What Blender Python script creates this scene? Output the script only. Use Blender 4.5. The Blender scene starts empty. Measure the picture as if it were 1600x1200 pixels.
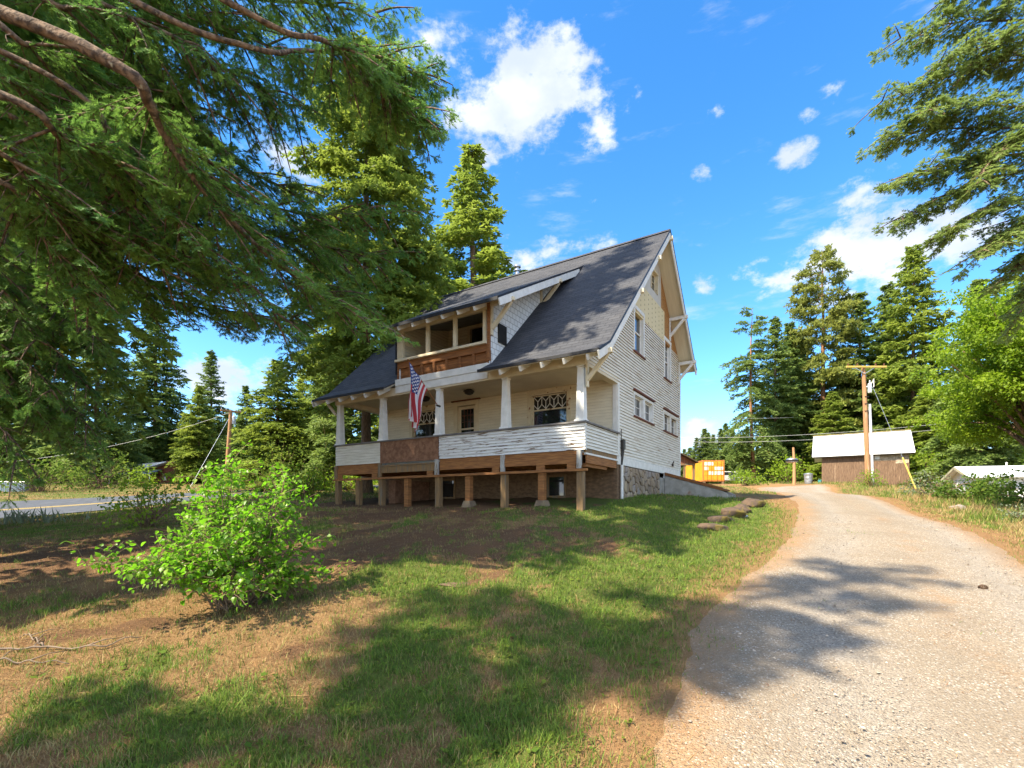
import bpy, math, random
import numpy as np
from mathutils import Vector, Matrix

random.seed(11)
rng = np.random.default_rng(11)
F, CX, CY = 772.0, 800.0, 791.0          # focal length and horizon measured on the photograph (1600 px wide)
scene = bpy.context.scene
COL = scene.collection


def P(px, py, Y):
    return np.array([(px - CX) / F * Y, Y, (CY - py) / F * Y])


# ------------------------------------------------------------------ objects
def link(o, parent=None):
    COL.objects.link(o)
    if parent is not None:
        o.parent = parent
    return o


def tag(o, label=None, cat=None, group=None, kind=None):
    if label: o["label"] = label
    if cat: o["category"] = cat
    if group: o["group"] = group
    if kind: o["kind"] = kind
    return o


def thing(name, label, cat, loc=(0, 0, 0), rotz=0.0, group=None):
    o = bpy.data.objects.new(name, None)
    o.empty_display_size = 0.3
    link(o)
    o.location = loc
    o.rotation_euler = (0, 0, rotz)
    return tag(o, label, cat, group)


def np_mesh(name, V, faces, mats, parent=None, smooth=False, attrs=None, mi=None, loc=None):
    V = np.asarray(V, dtype=np.float32).reshape(-1, 3)
    me = bpy.data.meshes.new(name)
    faces = [np.asarray(f, dtype=np.int32) for f in faces if len(f)]
    nl = sum(f.size for f in faces)
    npoly = sum(f.shape[0] for f in faces)
    me.vertices.add(len(V))
    me.vertices.foreach_set("co", V.ravel())
    me.loops.add(nl)
    me.loops.foreach_set("vertex_index", np.concatenate([f.ravel() for f in faces]))
    me.polygons.add(npoly)
    st, c = [], 0
    for f in faces:
        st.append(c + np.arange(f.shape[0]) * f.shape[1])
        c += f.size
    me.polygons.foreach_set("loop_start", np.concatenate(st).astype(np.int32))
    if mi is not None:
        me.polygons.foreach_set("material_index", np.asarray(mi, dtype=np.int32))
    me.polygons.foreach_set("use_smooth", np.full(npoly, smooth, dtype=bool))
    me.update(calc_edges=True)
    if attrs:
        for k, a in attrs.items():
            at = me.attributes.new(k, "FLOAT", "POINT")
            at.data.foreach_set("value", np.asarray(a, dtype=np.float32))
    for m in (mats if isinstance(mats, (list, tuple)) else [mats]):
        me.materials.append(m)
    o = bpy.data.objects.new(name, me)
    if loc is not None:
        o.location = loc
    return link(o, parent)


class MB:
    """collects boxes, boards, tubes; build() links them as ONE mesh object"""
    def __init__(s, T=None):
        s.v, s.f, s.m, s.T = [], [], [], T

    def add(s, vs, fs, mi=0):
        b = len(s.v)
        for p in vs:
            p = Vector(p)
            if s.T is not None:
                p = s.T @ p
            s.v.append(p[:])
        for f in fs:
            s.f.append([b + i for i in f])
            s.m.append(mi)

    def box(s, x0, x1, y0, y1, z0, z1, mi=0):
        s.add([(x0, y0, z0), (x1, y0, z0), (x1, y1, z0), (x0, y1, z0), (x0, y0, z1), (x1, y0, z1), (x1, y1, z1), (x0, y1, z1)],
              [(0, 3, 2, 1), (4, 5, 6, 7), (0, 1, 5, 4), (1, 2, 6, 5), (2, 3, 7, 6), (3, 0, 4, 7)], mi)

    def beam(s, p, q, w, h, mi=0, up=(0, 0, 1)):
        p, q = Vector(p), Vector(q)
        d = (q - p).normalized()
        a = d.cross(Vector(up))
        if a.length < 1e-4:
            a = d.cross(Vector((1, 0, 0)))
        a.normalize()
        b = a.cross(d).normalized()
        a, b = a * w / 2, b * h / 2
        s.add([p - a - b, p + a - b, p + a + b, p - a + b, q - a - b, q + a - b, q + a + b, q - a + b],
              [(0, 3, 2, 1), (4, 5, 6, 7), (0, 1, 5, 4), (1, 2, 6, 5), (2, 3, 7, 6), (3, 0, 4, 7)], mi)

    def frustum(s, c, z0, z1, a0, a1, mi=0):
        x, y = c
        s.add([(x - a0, y - a0, z0), (x + a0, y - a0, z0), (x + a0, y + a0, z0), (x - a0, y + a0, z0),
               (x - a1, y - a1, z1), (x + a1, y - a1, z1), (x + a1, y + a1, z1), (x - a1, y + a1, z1)],
              [(0, 3, 2, 1), (4, 5, 6, 7), (0, 1, 5, 4), (1, 2, 6, 5), (2, 3, 7, 6), (3, 0, 4, 7)], mi)

    def prism(s, poly, vec, mi=0):
        n = len(poly)
        vec = Vector(vec)
        s.add([Vector(p) for p in poly] + [Vector(p) + vec for p in poly],
              [tuple(range(n))[::-1], tuple(range(n, 2 * n))] + [(i, (i + 1) % n, n + (i + 1) % n, n + i) for i in range(n)], mi)

    def tube(s, pts, rad, n=8, mi=0, caps=True):
        pts = [Vector(p) for p in pts]
        if not hasattr(rad, "__len__"):
            rad = [rad] * len(pts)
        vs, fs, ref = [], [], None
        for i, p in enumerate(pts):
            d = (pts[min(i + 1, len(pts) - 1)] - pts[max(i - 1, 0)]).normalized()
            if ref is None:
                ref = d.orthogonal().normalized()
            ref = (ref - d * ref.dot(d)).normalized()
            b = d.cross(ref)
            for k in range(n):
                a = 2 * math.pi * k / n
                vs.append(p + (ref * math.cos(a) + b * math.sin(a)) * rad[i])
        for i in range(len(pts) - 1):
            for k in range(n):
                fs.append((i * n + k, i * n + (k + 1) % n, (i + 1) * n + (k + 1) % n, (i + 1) * n + k))
        if caps:
            fs.append(tuple(range(n))[::-1])
            fs.append(tuple((len(pts) - 1) * n + k for k in range(n)))
        s.add(vs, fs, mi)

    def lathe(s, c, prof, n=16, mi=0):
        s.tube([(c[0], c[1], c[2] + z) for r, z in prof], [max(r, 1e-3) for r, z in prof], n, mi)

    def build(s, name, mats, parent=None, smooth=False, bevel=0.0, loc=None):
        me = bpy.data.meshes.new(name)
        me.from_pydata(s.v, [], s.f)
        me.polygons.foreach_set("material_index", np.array(s.m, dtype=np.int32))
        if smooth:
            me.polygons.foreach_set("use_smooth", np.ones(len(s.f), dtype=bool))
        me.update()
        for m in (mats if isinstance(mats, (list, tuple)) else [mats]):
            me.materials.append(m)
        o = bpy.data.objects.new(name, me)
        if loc is not None:
            o.location = loc
        link(o, parent)
        if bevel:
            b = o.modifiers.new("edge", "BEVEL")
            b.width, b.segments, b.limit_method = bevel, 1, "ANGLE"
        return o


# ------------------------------------------------------------------ materials
def new_mat(name):
    m = bpy.data.materials.new(name)
    m.use_nodes = True
    nt = m.node_tree
    return m, nt, nt.nodes, nt.links, nt.nodes["Principled BSDF"]


class NT:
    def __init__(s, nt):
        s.nt, s.n, s.l = nt, nt.nodes, nt.links

    def __call__(s, typ, ins=None, **kw):
        nd = s.n.new(typ)
        for k, v in kw.items():
            setattr(nd, k, v)
        for k, v in (ins or {}).items():
            sock = nd.inputs[k]
            if hasattr(v, "is_output"):
                s.l.new(v, sock)
            else:
                sock.default_value = v
        return nd

    def math(s, op, a, b=0.0, clamp=False):
        nd = s("ShaderNodeMath", {0: a, 1: b}, operation=op)
        nd.use_clamp = clamp
        return nd.outputs[0]

    def mix(s, f, a, b):
        nd = s("ShaderNodeMix", data_type="RGBA")
        for i, v in ((0, f), (6, a), (7, b)):
            if hasattr(v, "is_output"):
                s.l.new(v, nd.inputs[i])
            else:
                nd.inputs[i].default_value = v if i == 0 else (*v, 1.0) if len(v) == 3 else v
        return nd.outputs[2]

    def noise(s, vec, scale, detail=4.0, rough=0.55):
        nd = s("ShaderNodeTexNoise", {"Scale": scale, "Detail": detail, "Roughness": rough})
        if vec is not None:
            s.l.new(vec, nd.inputs["Vector"])
        return nd.outputs["Fac"]

    def ramp(s, f, lo, hi):
        nd = s("ShaderNodeMapRange", {"From Min": lo, "From Max": hi})
        nd.interpolation_type = "SMOOTHSTEP"
        s.l.new(f, nd.inputs["Value"])
        return nd.outputs[0]

    def coord(s, kind="Object", scale=(1, 1, 1)):
        c = s("ShaderNodeTexCoord").outputs[kind]
        if scale == (1, 1, 1):
            return c
        m = s("ShaderNodeMapping", {"Scale": scale})
        s.l.new(c, m.inputs["Vector"])
        return m.outputs[0]

    def bump(s, h, strength, dist, bsdf):
        b = s("ShaderNodeBump", {"Strength": strength, "Distance": dist, "Height": h})
        s.l.new(b.outputs[0], bsdf.inputs["Normal"])


def simple(name, c1, c2=None, scale=4.0, stretch=(1, 1, 1), rough=0.75, spec=0.3, lo=0.35, hi=0.65, bump=0.0, bdist=0.01, metal=0.0, c3=None, s3=1.0, t3=(0.6, 0.68), st3=None):
    """two tones mixed by noise, plus an optional third tone for stains or bare patches"""
    m, nt, n, l, b = new_mat(name)
    t = NT(nt)
    co = t.coord("Object", stretch)
    nz = t.noise(co, scale, 5.0)
    col = t.mix(t.ramp(nz, lo, hi), c1, c2 or tuple(x * 0.75 for x in c1))
    if c3:
        co3 = t.coord("Object", st3 or stretch)
        col = t.mix(t.ramp(t.noise(co3, s3, 6.0, 0.65), *t3), col, c3)
    l.new(col, b.inputs["Base Color"])
    b.inputs["Roughness"].default_value = rough
    b.inputs["Specular IOR Level"].default_value = spec
    b.inputs["Metallic"].default_value = metal
    if bump:
        t.bump(nz, bump, bdist, b)
    return m


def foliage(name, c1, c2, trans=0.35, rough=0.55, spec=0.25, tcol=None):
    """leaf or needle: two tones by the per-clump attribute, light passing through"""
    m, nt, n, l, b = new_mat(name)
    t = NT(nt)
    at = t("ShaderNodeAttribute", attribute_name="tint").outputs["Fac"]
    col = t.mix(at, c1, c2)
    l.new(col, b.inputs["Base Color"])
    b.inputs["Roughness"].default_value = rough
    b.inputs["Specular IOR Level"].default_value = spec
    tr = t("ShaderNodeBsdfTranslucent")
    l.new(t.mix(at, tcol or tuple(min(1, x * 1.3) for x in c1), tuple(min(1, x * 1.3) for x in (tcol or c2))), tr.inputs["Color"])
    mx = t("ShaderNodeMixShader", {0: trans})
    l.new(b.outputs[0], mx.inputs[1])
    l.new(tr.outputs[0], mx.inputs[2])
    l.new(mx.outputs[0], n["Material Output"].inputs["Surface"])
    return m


# ------------------------------------------------------------------ terrain height
_cp = [(px, py, Y) for px, py, Y in [
    (1330, 1133, 3.39), (800, 1145, 3.4), (300, 1133, 3.4), (-60, 1133, 3.4), (1700, 1120, 3.5),
    (1400, 991, 5.0), (1500, 905, 7.0), (1380, 851, 9.4), (1420, 817, 12.0), (1350, 801, 14.0), (1310, 787, 17.0), (1275, 771, 24.0),
    (1240, 764, 38.0), (1357, 758, 38.0),
    (700, 949, 5.6), (700, 850, 8.6), (915, 796, 12.0), (523, 788, 16.96), (720, 792, 14.3), (975, 776, 14.37), (1035, 773, 17.8), (1131, 779, 16.84),
    (1110, 814, 12.0), (375, 945, 5.8), (100, 950, 6.0), (100, 836, 12.0), (300, 815, 13.0),
    (0, 814, 21.5), (180, 796, 26.0), (0, 784, 27.0), (165, 774, 32.5), (0, 770, 35.0), (230, 755, 50.0), (430, 775, 24.0), (575, 772, 22.0), (300, 770, 36.0),
    (1500, 815, 13.0), (1600, 832, 10.5), (1600, 788, 18.0), (1500, 785, 30.0), (1590, 782, 36.0), (1000, 768, 28.0), (1110, 757, 55.0), (800, 765, 40.0), (800, 758, 70.0), (300, 755, 75.0), (1350, 757, 60.0),
    (1600, 765, 60.0), (-300, 770, 60.0), (2000, 800, 22.0), (-300, 830, 14.0)]]
_K = np.array([P(*c) for c in _cp] + [(-30, -12, -2.3), (0, -12, -2.4), (30, -12, -2.2), (-14, 1, -1.75), (14, 1, -1.6), (25, 8, -0.9), (-30, 8, -1.2),
                                      (-120, 60, 2.0), (120, 60, 2.2), (0, 130, 4.6), (-150, 150, 5.5), (150, 150, 5.5), (0, 400, 14.0), (-400, 400, 15.0), (400, 400, 15.0), (-400, 0, -1.0), (400, 0, -1.0), (0, -60, -4.0)])


def _tps(r2):
    return np.where(r2 > 1e-9, 0.5 * r2 * np.log(np.maximum(r2, 1e-9)), 0.0)


_n = len(_K)
_A = np.zeros((_n + 3, _n + 3))
_d2 = ((_K[:, None, :2] - _K[None, :, :2]) ** 2).sum(-1)
_A[:_n, :_n] = _tps(_d2) + np.eye(_n) * 3.0
_A[:_n, _n] = 1
_A[:_n, _n + 1:] = _K[:, :2]
_A[_n:, :_n] = _A[:_n, _n:].T
_W = np.linalg.solve(_A, np.r_[_K[:, 2], 0, 0, 0])


def T(x, y):
    x, y = np.broadcast_arrays(np.asarray(x, float), np.asarray(y, float))
    sh = x.shape
    x, y = x.ravel(), y.ravel()
    out = np.zeros(len(x))
    for i in range(0, len(x), 40000):
        a, b = x[i:i + 40000], y[i:i + 40000]
        r2 = (a[:, None] - _K[None, :, 0]) ** 2 + (b[:, None] - _K[None, :, 1]) ** 2
        out[i:i + 40000] = _tps(r2) @ _W[:_n] + _W[_n] + a * _W[_n + 1] + b * _W[_n + 2]
    return out.reshape(sh)


_YS = np.exp(np.linspace(math.log(1.5), math.log(120), 900))


def ground(px, py):
    z = T((px - CX) / F * _YS, _YS) - (CY - py) / F * _YS
    i = np.argmax(z > 0)
    Y = _YS[i] if z[i] > 0 else 60.0
    X = (px - CX) / F * Y
    return np.array([X, Y, float(T(X, Y))])


def on_ground(px, Y):
    X = (px - CX) / F * Y
    return np.array([X, Y, float(T(X, Y))])


# driveway edges (left and right X by Y) and the road
DY = np.array([-6, 0, 2, 3.4, 5, 7, 8.2, 9.4, 12, 14, 17, 24, 32, 40.0])
DL = np.array([-1.4, -0.2, 0.4, 0.98, 1.78, 3.25, 4.25, 5.2, 6.8, 8.0, 9.6, 12.9, 16.3, 19.7])
DRX = np.array([4.6, 5.1, 5.5, 6.0, 6.6, 7.75, 8.5, 9.25, 10.7, 11.5, 13.2, 17.0, 21.2, 25.4])
RD0, RD1 = np.array([-30.0, 8.9]), np.array([-16.2, 34.0])       # near edge of the road
_rd = (RD1 - RD0) / np.linalg.norm(RD1 - RD0)
_rn = np.array([-_rd[1], _rd[0]])


def drive_signed(x, y):
    """>0 inside the driveway, metres from its nearer edge"""
    l, r = np.interp(y, DY, DL), np.interp(y, DY, DRX)
    return np.minimum(x - l, r - x) * 0.85


def road_signed(x, y):
    d = (x - RD0[0]) * _rn[0] + (y - RD0[1]) * _rn[1]
    return np.minimum(d, 6.6 - d)


# house frame: local x to the right along the front, y to the back
HO = np.array([1.766, 12.0, -0.07])
HA = math.atan2(-0.533, 0.846)
_hc, _hs = math.cos(HA), math.sin(HA)


def house_local(x, y):
    dx, dy = x - HO[0], y - HO[1]
    return dx * _hc + dy * _hs, -dx * _hs + dy * _hc
# ------------------------------------------------------------------ sky, sun, camera
SUN_EL, SUN_AZ = math.radians(50), math.radians(210)    # azimuth as the angle of the direction TO the sun, from +X
w = bpy.data.worlds.new("World")
scene.world = w
w.use_nodes = True
t = NT(w.node_tree)
bg = w.node_tree.nodes["Background"]
sky = t("ShaderNodeTexSky", sky_type="NISHITA", sun_disc=False)
sky.sun_elevation = SUN_EL
sky.sun_rotation = math.radians(90) - SUN_AZ
sky.altitude, sky.air_density, sky.dust_density, sky.ozone_density = 600, 1.0, 0.35, 2.2
hs = t("ShaderNodeHueSaturation", {"Saturation": 1.32, "Value": 0.66})
t.l.new(sky.outputs[0], hs.inputs["Color"])
dirv = t("ShaderNodeTexCoord").outputs["Generated"]
blobs = [(800, 150, 120, 130, 1.0), (850, 95, 90, 70, 1.0), (770, 235, 60, 55, .8), (935, 190, 50, 65, .85), (690, 100, 90, 60, .6), (450, 240, 70, 45, .75), (840, 330, 60, 40, .5), (870, 392, 120, 34, .85),
         (1370, 392, 190, 66, 1.0), (1235, 445, 120, 55, .9), (1350, 297, 70, 34, .85), (1235, 245, 42, 24, .6), (1300, 138, 50, 24, .5), (1130, 176, 30, 22, .5),
         (1095, 272, 40, 16, .5), (1100, 455, 34, 30, .7), (1165, 460, 60, 35, .6), (1100, 690, 90, 36, .7), (340, 590, 170, 55, .9), (930, 312, 50, 24, .45), (1260, 178, 24, 14, .5), (1000, 145, 20, 14, .4),
         (-250, 300, 300, 160, .8), (2000, 250, 240, 120, .8), (1500, 640, 120, 50, .5)]
sep = t("ShaderNodeSeparateXYZ")
t.l.new(dirv, sep.inputs[0])
acc = None
for px, py, rx, ry, a in blobs:
    d = np.array([(px - CX) / F, 1.0, (CY - py) / F])
    L = np.linalg.norm(d)
    c = d / L
    # tangent frame of that direction on the sky sphere, so the cloud keeps its place in the world
    ex = np.array([c[1], -c[0], 0.0]); ex /= np.linalg.norm(ex)
    ez = np.cross(ex, c)
    kx = F * L / (rx * 1.0); kz = F * L / (ry * 1.0)
    dx = t("ShaderNodeVectorMath", {0: dirv, 1: tuple(ex)}, operation="DOT_PRODUCT").outputs["Value"]
    dz = t("ShaderNodeVectorMath", {0: dirv, 1: tuple(ez)}, operation="DOT_PRODUCT").outputs["Value"]
    dc = t("ShaderNodeVectorMath", {0: dirv, 1: tuple(c)}, operation="DOT_PRODUCT").outputs["Value"]
    q = t.math("ADD", t.math("POWER", t.math("ABSOLUTE", t.math("MULTIPLY", dx, kx * 0.85)), 2.0), t.math("POWER", t.math("ABSOLUTE", t.math("MULTIPLY", dz, kz * 0.85)), 2.0))
    g = t.math("MULTIPLY", t.math("SUBTRACT", 1.0, t.math("POWER", q, 0.5), clamp=True), a)
    g = t.math("MULTIPLY", g, t.math("GREATER_THAN", dc, 0.3))
    acc = g if acc is None else t.math("MAXIMUM", acc, g)
mp = t("ShaderNodeMapping", {"Scale": (1.0, 1.0, 1.6)})
t.l.new(dirv, mp.inputs["Vector"])
nz = t("ShaderNodeTexNoise", {"Scale": 6.5, "Detail": 8.0, "Roughness": 0.60, "Distortion": 0.0})
t.l.new(mp.outputs[0], nz.inputs["Vector"])
nzb = t("ShaderNodeTexNoise", {"Scale": 17.0, "Detail": 9.0, "Roughness": 0.66})
t.l.new(mp.outputs[0], nzb.inputs["Vector"])
nmix = t.math("ADD", t.math("MULTIPLY", t.math("SUBTRACT", nz.outputs["Fac"], 0.5), 1.25), t.math("MULTIPLY", t.math("SUBTRACT", nzb.outputs["Fac"], 0.5), 1.0))
dens = t.math("ADD", t.math("MULTIPLY", acc, 0.56), t.math("MULTIPLY", nmix, t.math("MINIMUM", t.math("ADD", t.math("MULTIPLY", acc, 3.0), 0.55), 1.0)))
# broken cloud added out of view, overhead and behind, brightened to fill the shade
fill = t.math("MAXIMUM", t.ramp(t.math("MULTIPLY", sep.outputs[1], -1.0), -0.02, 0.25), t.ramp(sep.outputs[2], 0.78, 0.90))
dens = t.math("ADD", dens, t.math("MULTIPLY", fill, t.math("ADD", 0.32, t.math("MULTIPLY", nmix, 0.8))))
cl = t.ramp(dens, 0.17, 0.46)
cl = t.math("MULTIPLY", cl, 0.93)
mpw = t("ShaderNodeMapping", {"Scale": (1.6, 1.6, 7.0), "Rotation": (0.25, 0.35, 0.0)})
t.l.new(dirv, mpw.inputs["Vector"])
nzw = t("ShaderNodeTexNoise", {"Scale": 3.4, "Detail": 9.0, "Roughness": 0.62})
t.l.new(mpw.outputs[0], nzw.inputs["Vector"])
cl = t.math("MAXIMUM", cl, t.math("MULTIPLY", t.ramp(nzw.outputs["Fac"], 0.56, 0.80), 0.55))
nz2 = t("ShaderNodeTexNoise", {"Scale": 9.0, "Detail": 5.0})
t.l.new(mp.outputs[0], nz2.inputs["Vector"])
ccol = t.mix(t.ramp(nz2.outputs["Fac"], 0.35, 0.65), (1.35, 1.5, 1.8), (1.9, 1.95, 2.0))
ccol = t("ShaderNodeVectorMath", {0: ccol, 3: t.math("ADD", 1.0, t.math("MULTIPLY", fill, 1.1))}, operation="SCALE").outputs[0]  # the added out-of-view cloud is made brighter than the visible cloud
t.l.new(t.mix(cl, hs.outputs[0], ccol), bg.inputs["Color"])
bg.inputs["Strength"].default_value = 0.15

sl = bpy.data.lights.new("sun", "SUN")
sl.energy, sl.angle, sl.color = 3.5, math.radians(0.5), (1.0, 0.90, 0.71)
so = bpy.data.objects.new("sun", sl)
link(so)
sdir = Vector((math.cos(SUN_EL) * math.cos(SUN_AZ), math.cos(SUN_EL) * math.sin(SUN_AZ), math.sin(SUN_EL)))
so.rotation_euler = sdir.to_track_quat("Z", "Y").to_euler()
so.location = sdir * 60

cam = bpy.data.cameras.new("camera")
cam.sensor_width, cam.lens, cam.shift_y = 36.0, F / 1600 * 36.0, (CY - 600) / 1600
cam.clip_start, cam.clip_end = 0.05, 2000
co = bpy.data.objects.new("camera", cam)
link(co)
co.rotation_euler = (math.radians(90), 0, 0)
scene.camera = co
vs = scene.view_settings
vs.view_transform, vs.look, vs.exposure, vs.gamma = "Standard", "None", 2.05, 1.0
scene.cycles.use_denoising = True
scene.cycles.max_bounces = 8
scene.cycles.transparent_max_bounces = 8
scene.cycles.sample_clamp_indirect = 6.0

# ------------------------------------------------------------------ shared materials
WHITE = (0.70, 0.675, 0.60)
CREAM = (0.60, 0.53, 0.38)
M = {}
M["lip"] = simple("lap_shadow_edge", (0.24, 0.19, 0.13), (0.16, 0.12, 0.08), 4, (.5, .5, 5), 0.9)  # dark brown on board undersides paints in the shadow line below each lap
M["siding"] = simple("white_siding_paint", WHITE, (0.54, 0.51, 0.43), 3, (0.6, 0.6, 6), 0.65, 0.3, 0.3, 0.7, c3=(0.26, 0.19, 0.11), s3=2.0, t3=(0.63, 0.72), st3=(0.55, 0.55, 9))
M["gable"] = simple("weathered_gable_paint", (0.72, 0.69, 0.61), (0.61, 0.57, 0.47), 3, (0.6, 0.6, 6), 0.7, 0.25, 0.3, 0.7, c3=(0.31, 0.21, 0.11), s3=1.7, t3=(0.555, 0.68), st3=(0.5, 0.5, 9))
M["porchwall"] = simple("cream_porch_siding", (0.68, 0.62, 0.47), (0.61, 0.55, 0.41), 3, (0.6, 0.6, 4), 0.65)
M["peel"] = simple("peeling_siding_paint", (0.66, 0.66, 0.64), (0.56, 0.56, 0.54), 3, (0.6, 0.6, 6), 0.65, c3=(0.13, 0.075, 0.04), s3=2.4, t3=(0.555, 0.60), st3=(0.75, 0.75, 11))
M["trim"] = simple("white_trim", (0.68, 0.67, 0.63), (0.60, 0.59, 0.55), 6, rough=0.55)
M["cream"] = simple("cream_trim", (0.62, 0.54, 0.38), (0.56, 0.48, 0.33), 5, rough=0.6)
M["worntrim"] = simple("worn_cream_trim", (0.60, 0.53, 0.37), (0.54, 0.47, 0.33), 6, rough=0.65, c3=(0.20, 0.08, 0.03), s3=5, t3=(0.58, 0.63))
M["redwood"] = simple("red_brown_stain", (0.17, 0.055, 0.03), (0.10, 0.04, 0.025), 8)
M["beam"] = simple("orange_lumber", (0.30, 0.135, 0.045), (0.18, 0.075, 0.028), 6, (0.5, 0.5, 6), 0.8, c3=(0.07, 0.035, 0.02), s3=4, t3=(0.66, 0.72))
M["lumber"] = simple("weathered_post", (0.25, 0.15, 0.065), (0.16, 0.105, 0.06), 5, (6, 6, 0.6), 0.85, c3=(0.15, 0.13, 0.10), s3=1.5, t3=(0.5, 0.65))
M["dark_sheath"] = simple("brown_sheathing", (0.27, 0.11, 0.035), (0.16, 0.065, 0.025), 5, (0.4, 0.4, 7), 0.85, c3=(0.05, 0.03, 0.02), s3=3, t3=(0.62, 0.7))
M["panel"] = simple("red_brown_panel", (0.23, 0.12, 0.07), (0.145, 0.07, 0.04), 9, (1, 1, 1), 0.85, c3=(0.36, 0.20, 0.11), s3=14, t3=(0.6, 0.7))
M["osb"] = simple("bare_sheathing", (0.40, 0.21, 0.07), (0.25, 0.12, 0.045), 14, (1, 1, 1.4), 0.85, c3=(0.12, 0.06, 0.03), s3=5, t3=(0.62, 0.7))
M["greyboard"] = simple("primed_boards", (0.52, 0.50, 0.46), (0.44, 0.42, 0.38), 3, (1, 6, 0.5), 0.75)
M["concrete"] = simple("old_concrete", (0.33, 0.31, 0.27), (0.24, 0.225, 0.19), 4, (1, 1, 1), 0.9, c3=(0.24, 0.14, 0.09), s3=1.6, t3=(0.55, 0.7), bump=0.2)
M["basement"] = simple("basement_masonry", (0.17, 0.105, 0.058), (0.105, 0.064, 0.037), 7, (1, 1, 2), 0.9, c3=(0.30, 0.24, 0.19), s3=9, t3=(0.66, 0.72))
M["black"] = simple("black_drip_edge", (0.02, 0.02, 0.024), rough=0.5)
M["darkmetal"] = simple("dark_metal", (0.05, 0.045, 0.04), rough=0.45, metal=0.6)
M["galv"] = simple("galvanised_steel", (0.55, 0.56, 0.58), (0.42, 0.43, 0.45), 9, rough=0.35, metal=0.85)
M["soffit"] = simple("soffit_boards", (0.60, 0.55, 0.42), (0.55, 0.50, 0.38), 2, (8, 0.6, 0.6), rough=0.7)


def mat_glass(name, base=(0.015, 0.018, 0.02)):
    m, nt, n, l, b = new_mat(name)
    b.inputs["Base Color"].default_value = (*base, 1)
    b.inputs["Roughness"].default_value = 0.03
    b.inputs["IOR"].default_value = 1.52
    b.inputs["Specular IOR Level"].default_value = 0.9
    return m


M["glass"] = mat_glass("window_glass")


def mat_shingle(name, c1, c2, mort, bw, bh, vec_scale, swap=False):
    m, nt, n, l, b = new_mat(name)
    t = NT(nt)
    co = t.coord("Object", vec_scale)
    if swap:
        sp = t("ShaderNodeSeparateXYZ"); l.new(co, sp.inputs[0])
        cb = t("ShaderNodeCombineXYZ", {0: sp.outputs[1], 1: sp.outputs[2]})
        co = cb.outputs[0]
    br = t("ShaderNodeTexBrick", {"Color1": (*c1, 1), "Color2": (*c2, 1), "Mortar": (*mort, 1), "Scale": 1.0, "Mortar Size": 0.008, "Brick Width": bw, "Row Height": bh, "Bias": 0.0})
    br.offset = 0.47
    l.new(co, br.inputs["Vector"])
    nz = t.noise(t.coord("Object"), 60, 3)
    col = t.mix(t.math("MULTIPLY", nz, 0.5), br.outputs["Color"], tuple(x * 1.3 for x in c1))
    col = t.mix(t.math('MULTIPLY', t.ramp(t.noise(t.coord('Object', (1, 1.6, 1)), 0.9, 6.0, 0.65), 0.5, 0.75), 0.45), col, tuple(x * 1.55 * k for x, k in zip(c1, (1.08, 1.0, 0.88))))
    l.new(col, b.inputs["Base Color"])
    b.inputs["Roughness"].default_value = 0.88
    b.inputs["Specular IOR Level"].default_value = 0.25
    # each course rises towards its lower edge
    sp2 = t("ShaderNodeSeparateXYZ"); l.new(co, sp2.inputs[0])
    saw = t.math("FRACT", t.math("DIVIDE", sp2.outputs[1], bh))
    h = t.math("ADD", t.math("SUBTRACT", 1.0, saw), t.math("MULTIPLY", br.outputs["Fac"], -0.6))
    h = t.math("ADD", h, t.math("MULTIPLY", nz, 0.5))
    t.bump(h, 0.8, 0.012, b)
    return m


M["roof"] = mat_shingle("asphalt_shingles", (0.056, 0.057, 0.064), (0.030, 0.031, 0.037), (0.012, 0.012, 0.014), 0.32, 0.145, (1, 1.38, 1))
M["wallshingle"] = mat_shingle("painted_wall_shingles", (0.62, 0.63, 0.62), (0.55, 0.56, 0.55), (0.14, 0.13, 0.12), 0.19, 0.165, (1, 1, 1), swap=True)


def mat_stone(name):
    m, nt, n, l, b = new_mat(name)
    t = NT(nt)
    co = t.coord("Object", (1, 3.3, 2.5))
    wob = t.noise(t.coord("Object"), 3, 3)
    ad = t("ShaderNodeVectorMath", {0: co, 1: (0, 0, 0)}, operation="ADD")
    cbn = t("ShaderNodeCombineXYZ", {1: t.math("MULTIPLY", wob, 0.8), 2: t.math("MULTIPLY", wob, 0.6)})
    l.new(cbn.outputs[0], ad.inputs[1])
    v1 = t("ShaderNodeTexVoronoi", {"Scale": 1.0}, feature="DISTANCE_TO_EDGE")
    v2 = t("ShaderNodeTexVoronoi", {"Scale": 1.0}, feature="F1")
    l.new(ad.outputs[0], v1.inputs["Vector"]); l.new(ad.outputs[0], v2.inputs["Vector"])
    sc = t("ShaderNodeSeparateColor"); l.new(v2.outputs["Color"], sc.inputs[0])
    stone = t.mix(sc.outputs[0], (0.50, 0.39, 0.23), (0.32, 0.23, 0.15))
    stone = t.mix(t.ramp(sc.outputs[1], 0.6, 0.9), stone, (0.33, 0.29, 0.27))
    stone = t.mix(t.math("MULTIPLY", t.noise(t.coord("Object"), 14, 5), 0.35), stone, (0.18, 0.14, 0.10))
    e = t.ramp(v1.outputs["Distance"], 0.03, 0.08)
    l.new(t.mix(e, (0.10, 0.08, 0.06), stone), b.inputs["Base Color"])
    b.inputs["Roughness"].default_value = 0.85
    t.bump(t.math("ADD", t.ramp(v1.outputs["Distance"], 0.0, 0.18), t.math("MULTIPLY", t.noise(t.coord("Object"), 30, 4), 0.2)), 1.0, 0.05, b)
    return m


M["stone"] = mat_stone("ledgestone_veneer")


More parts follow.
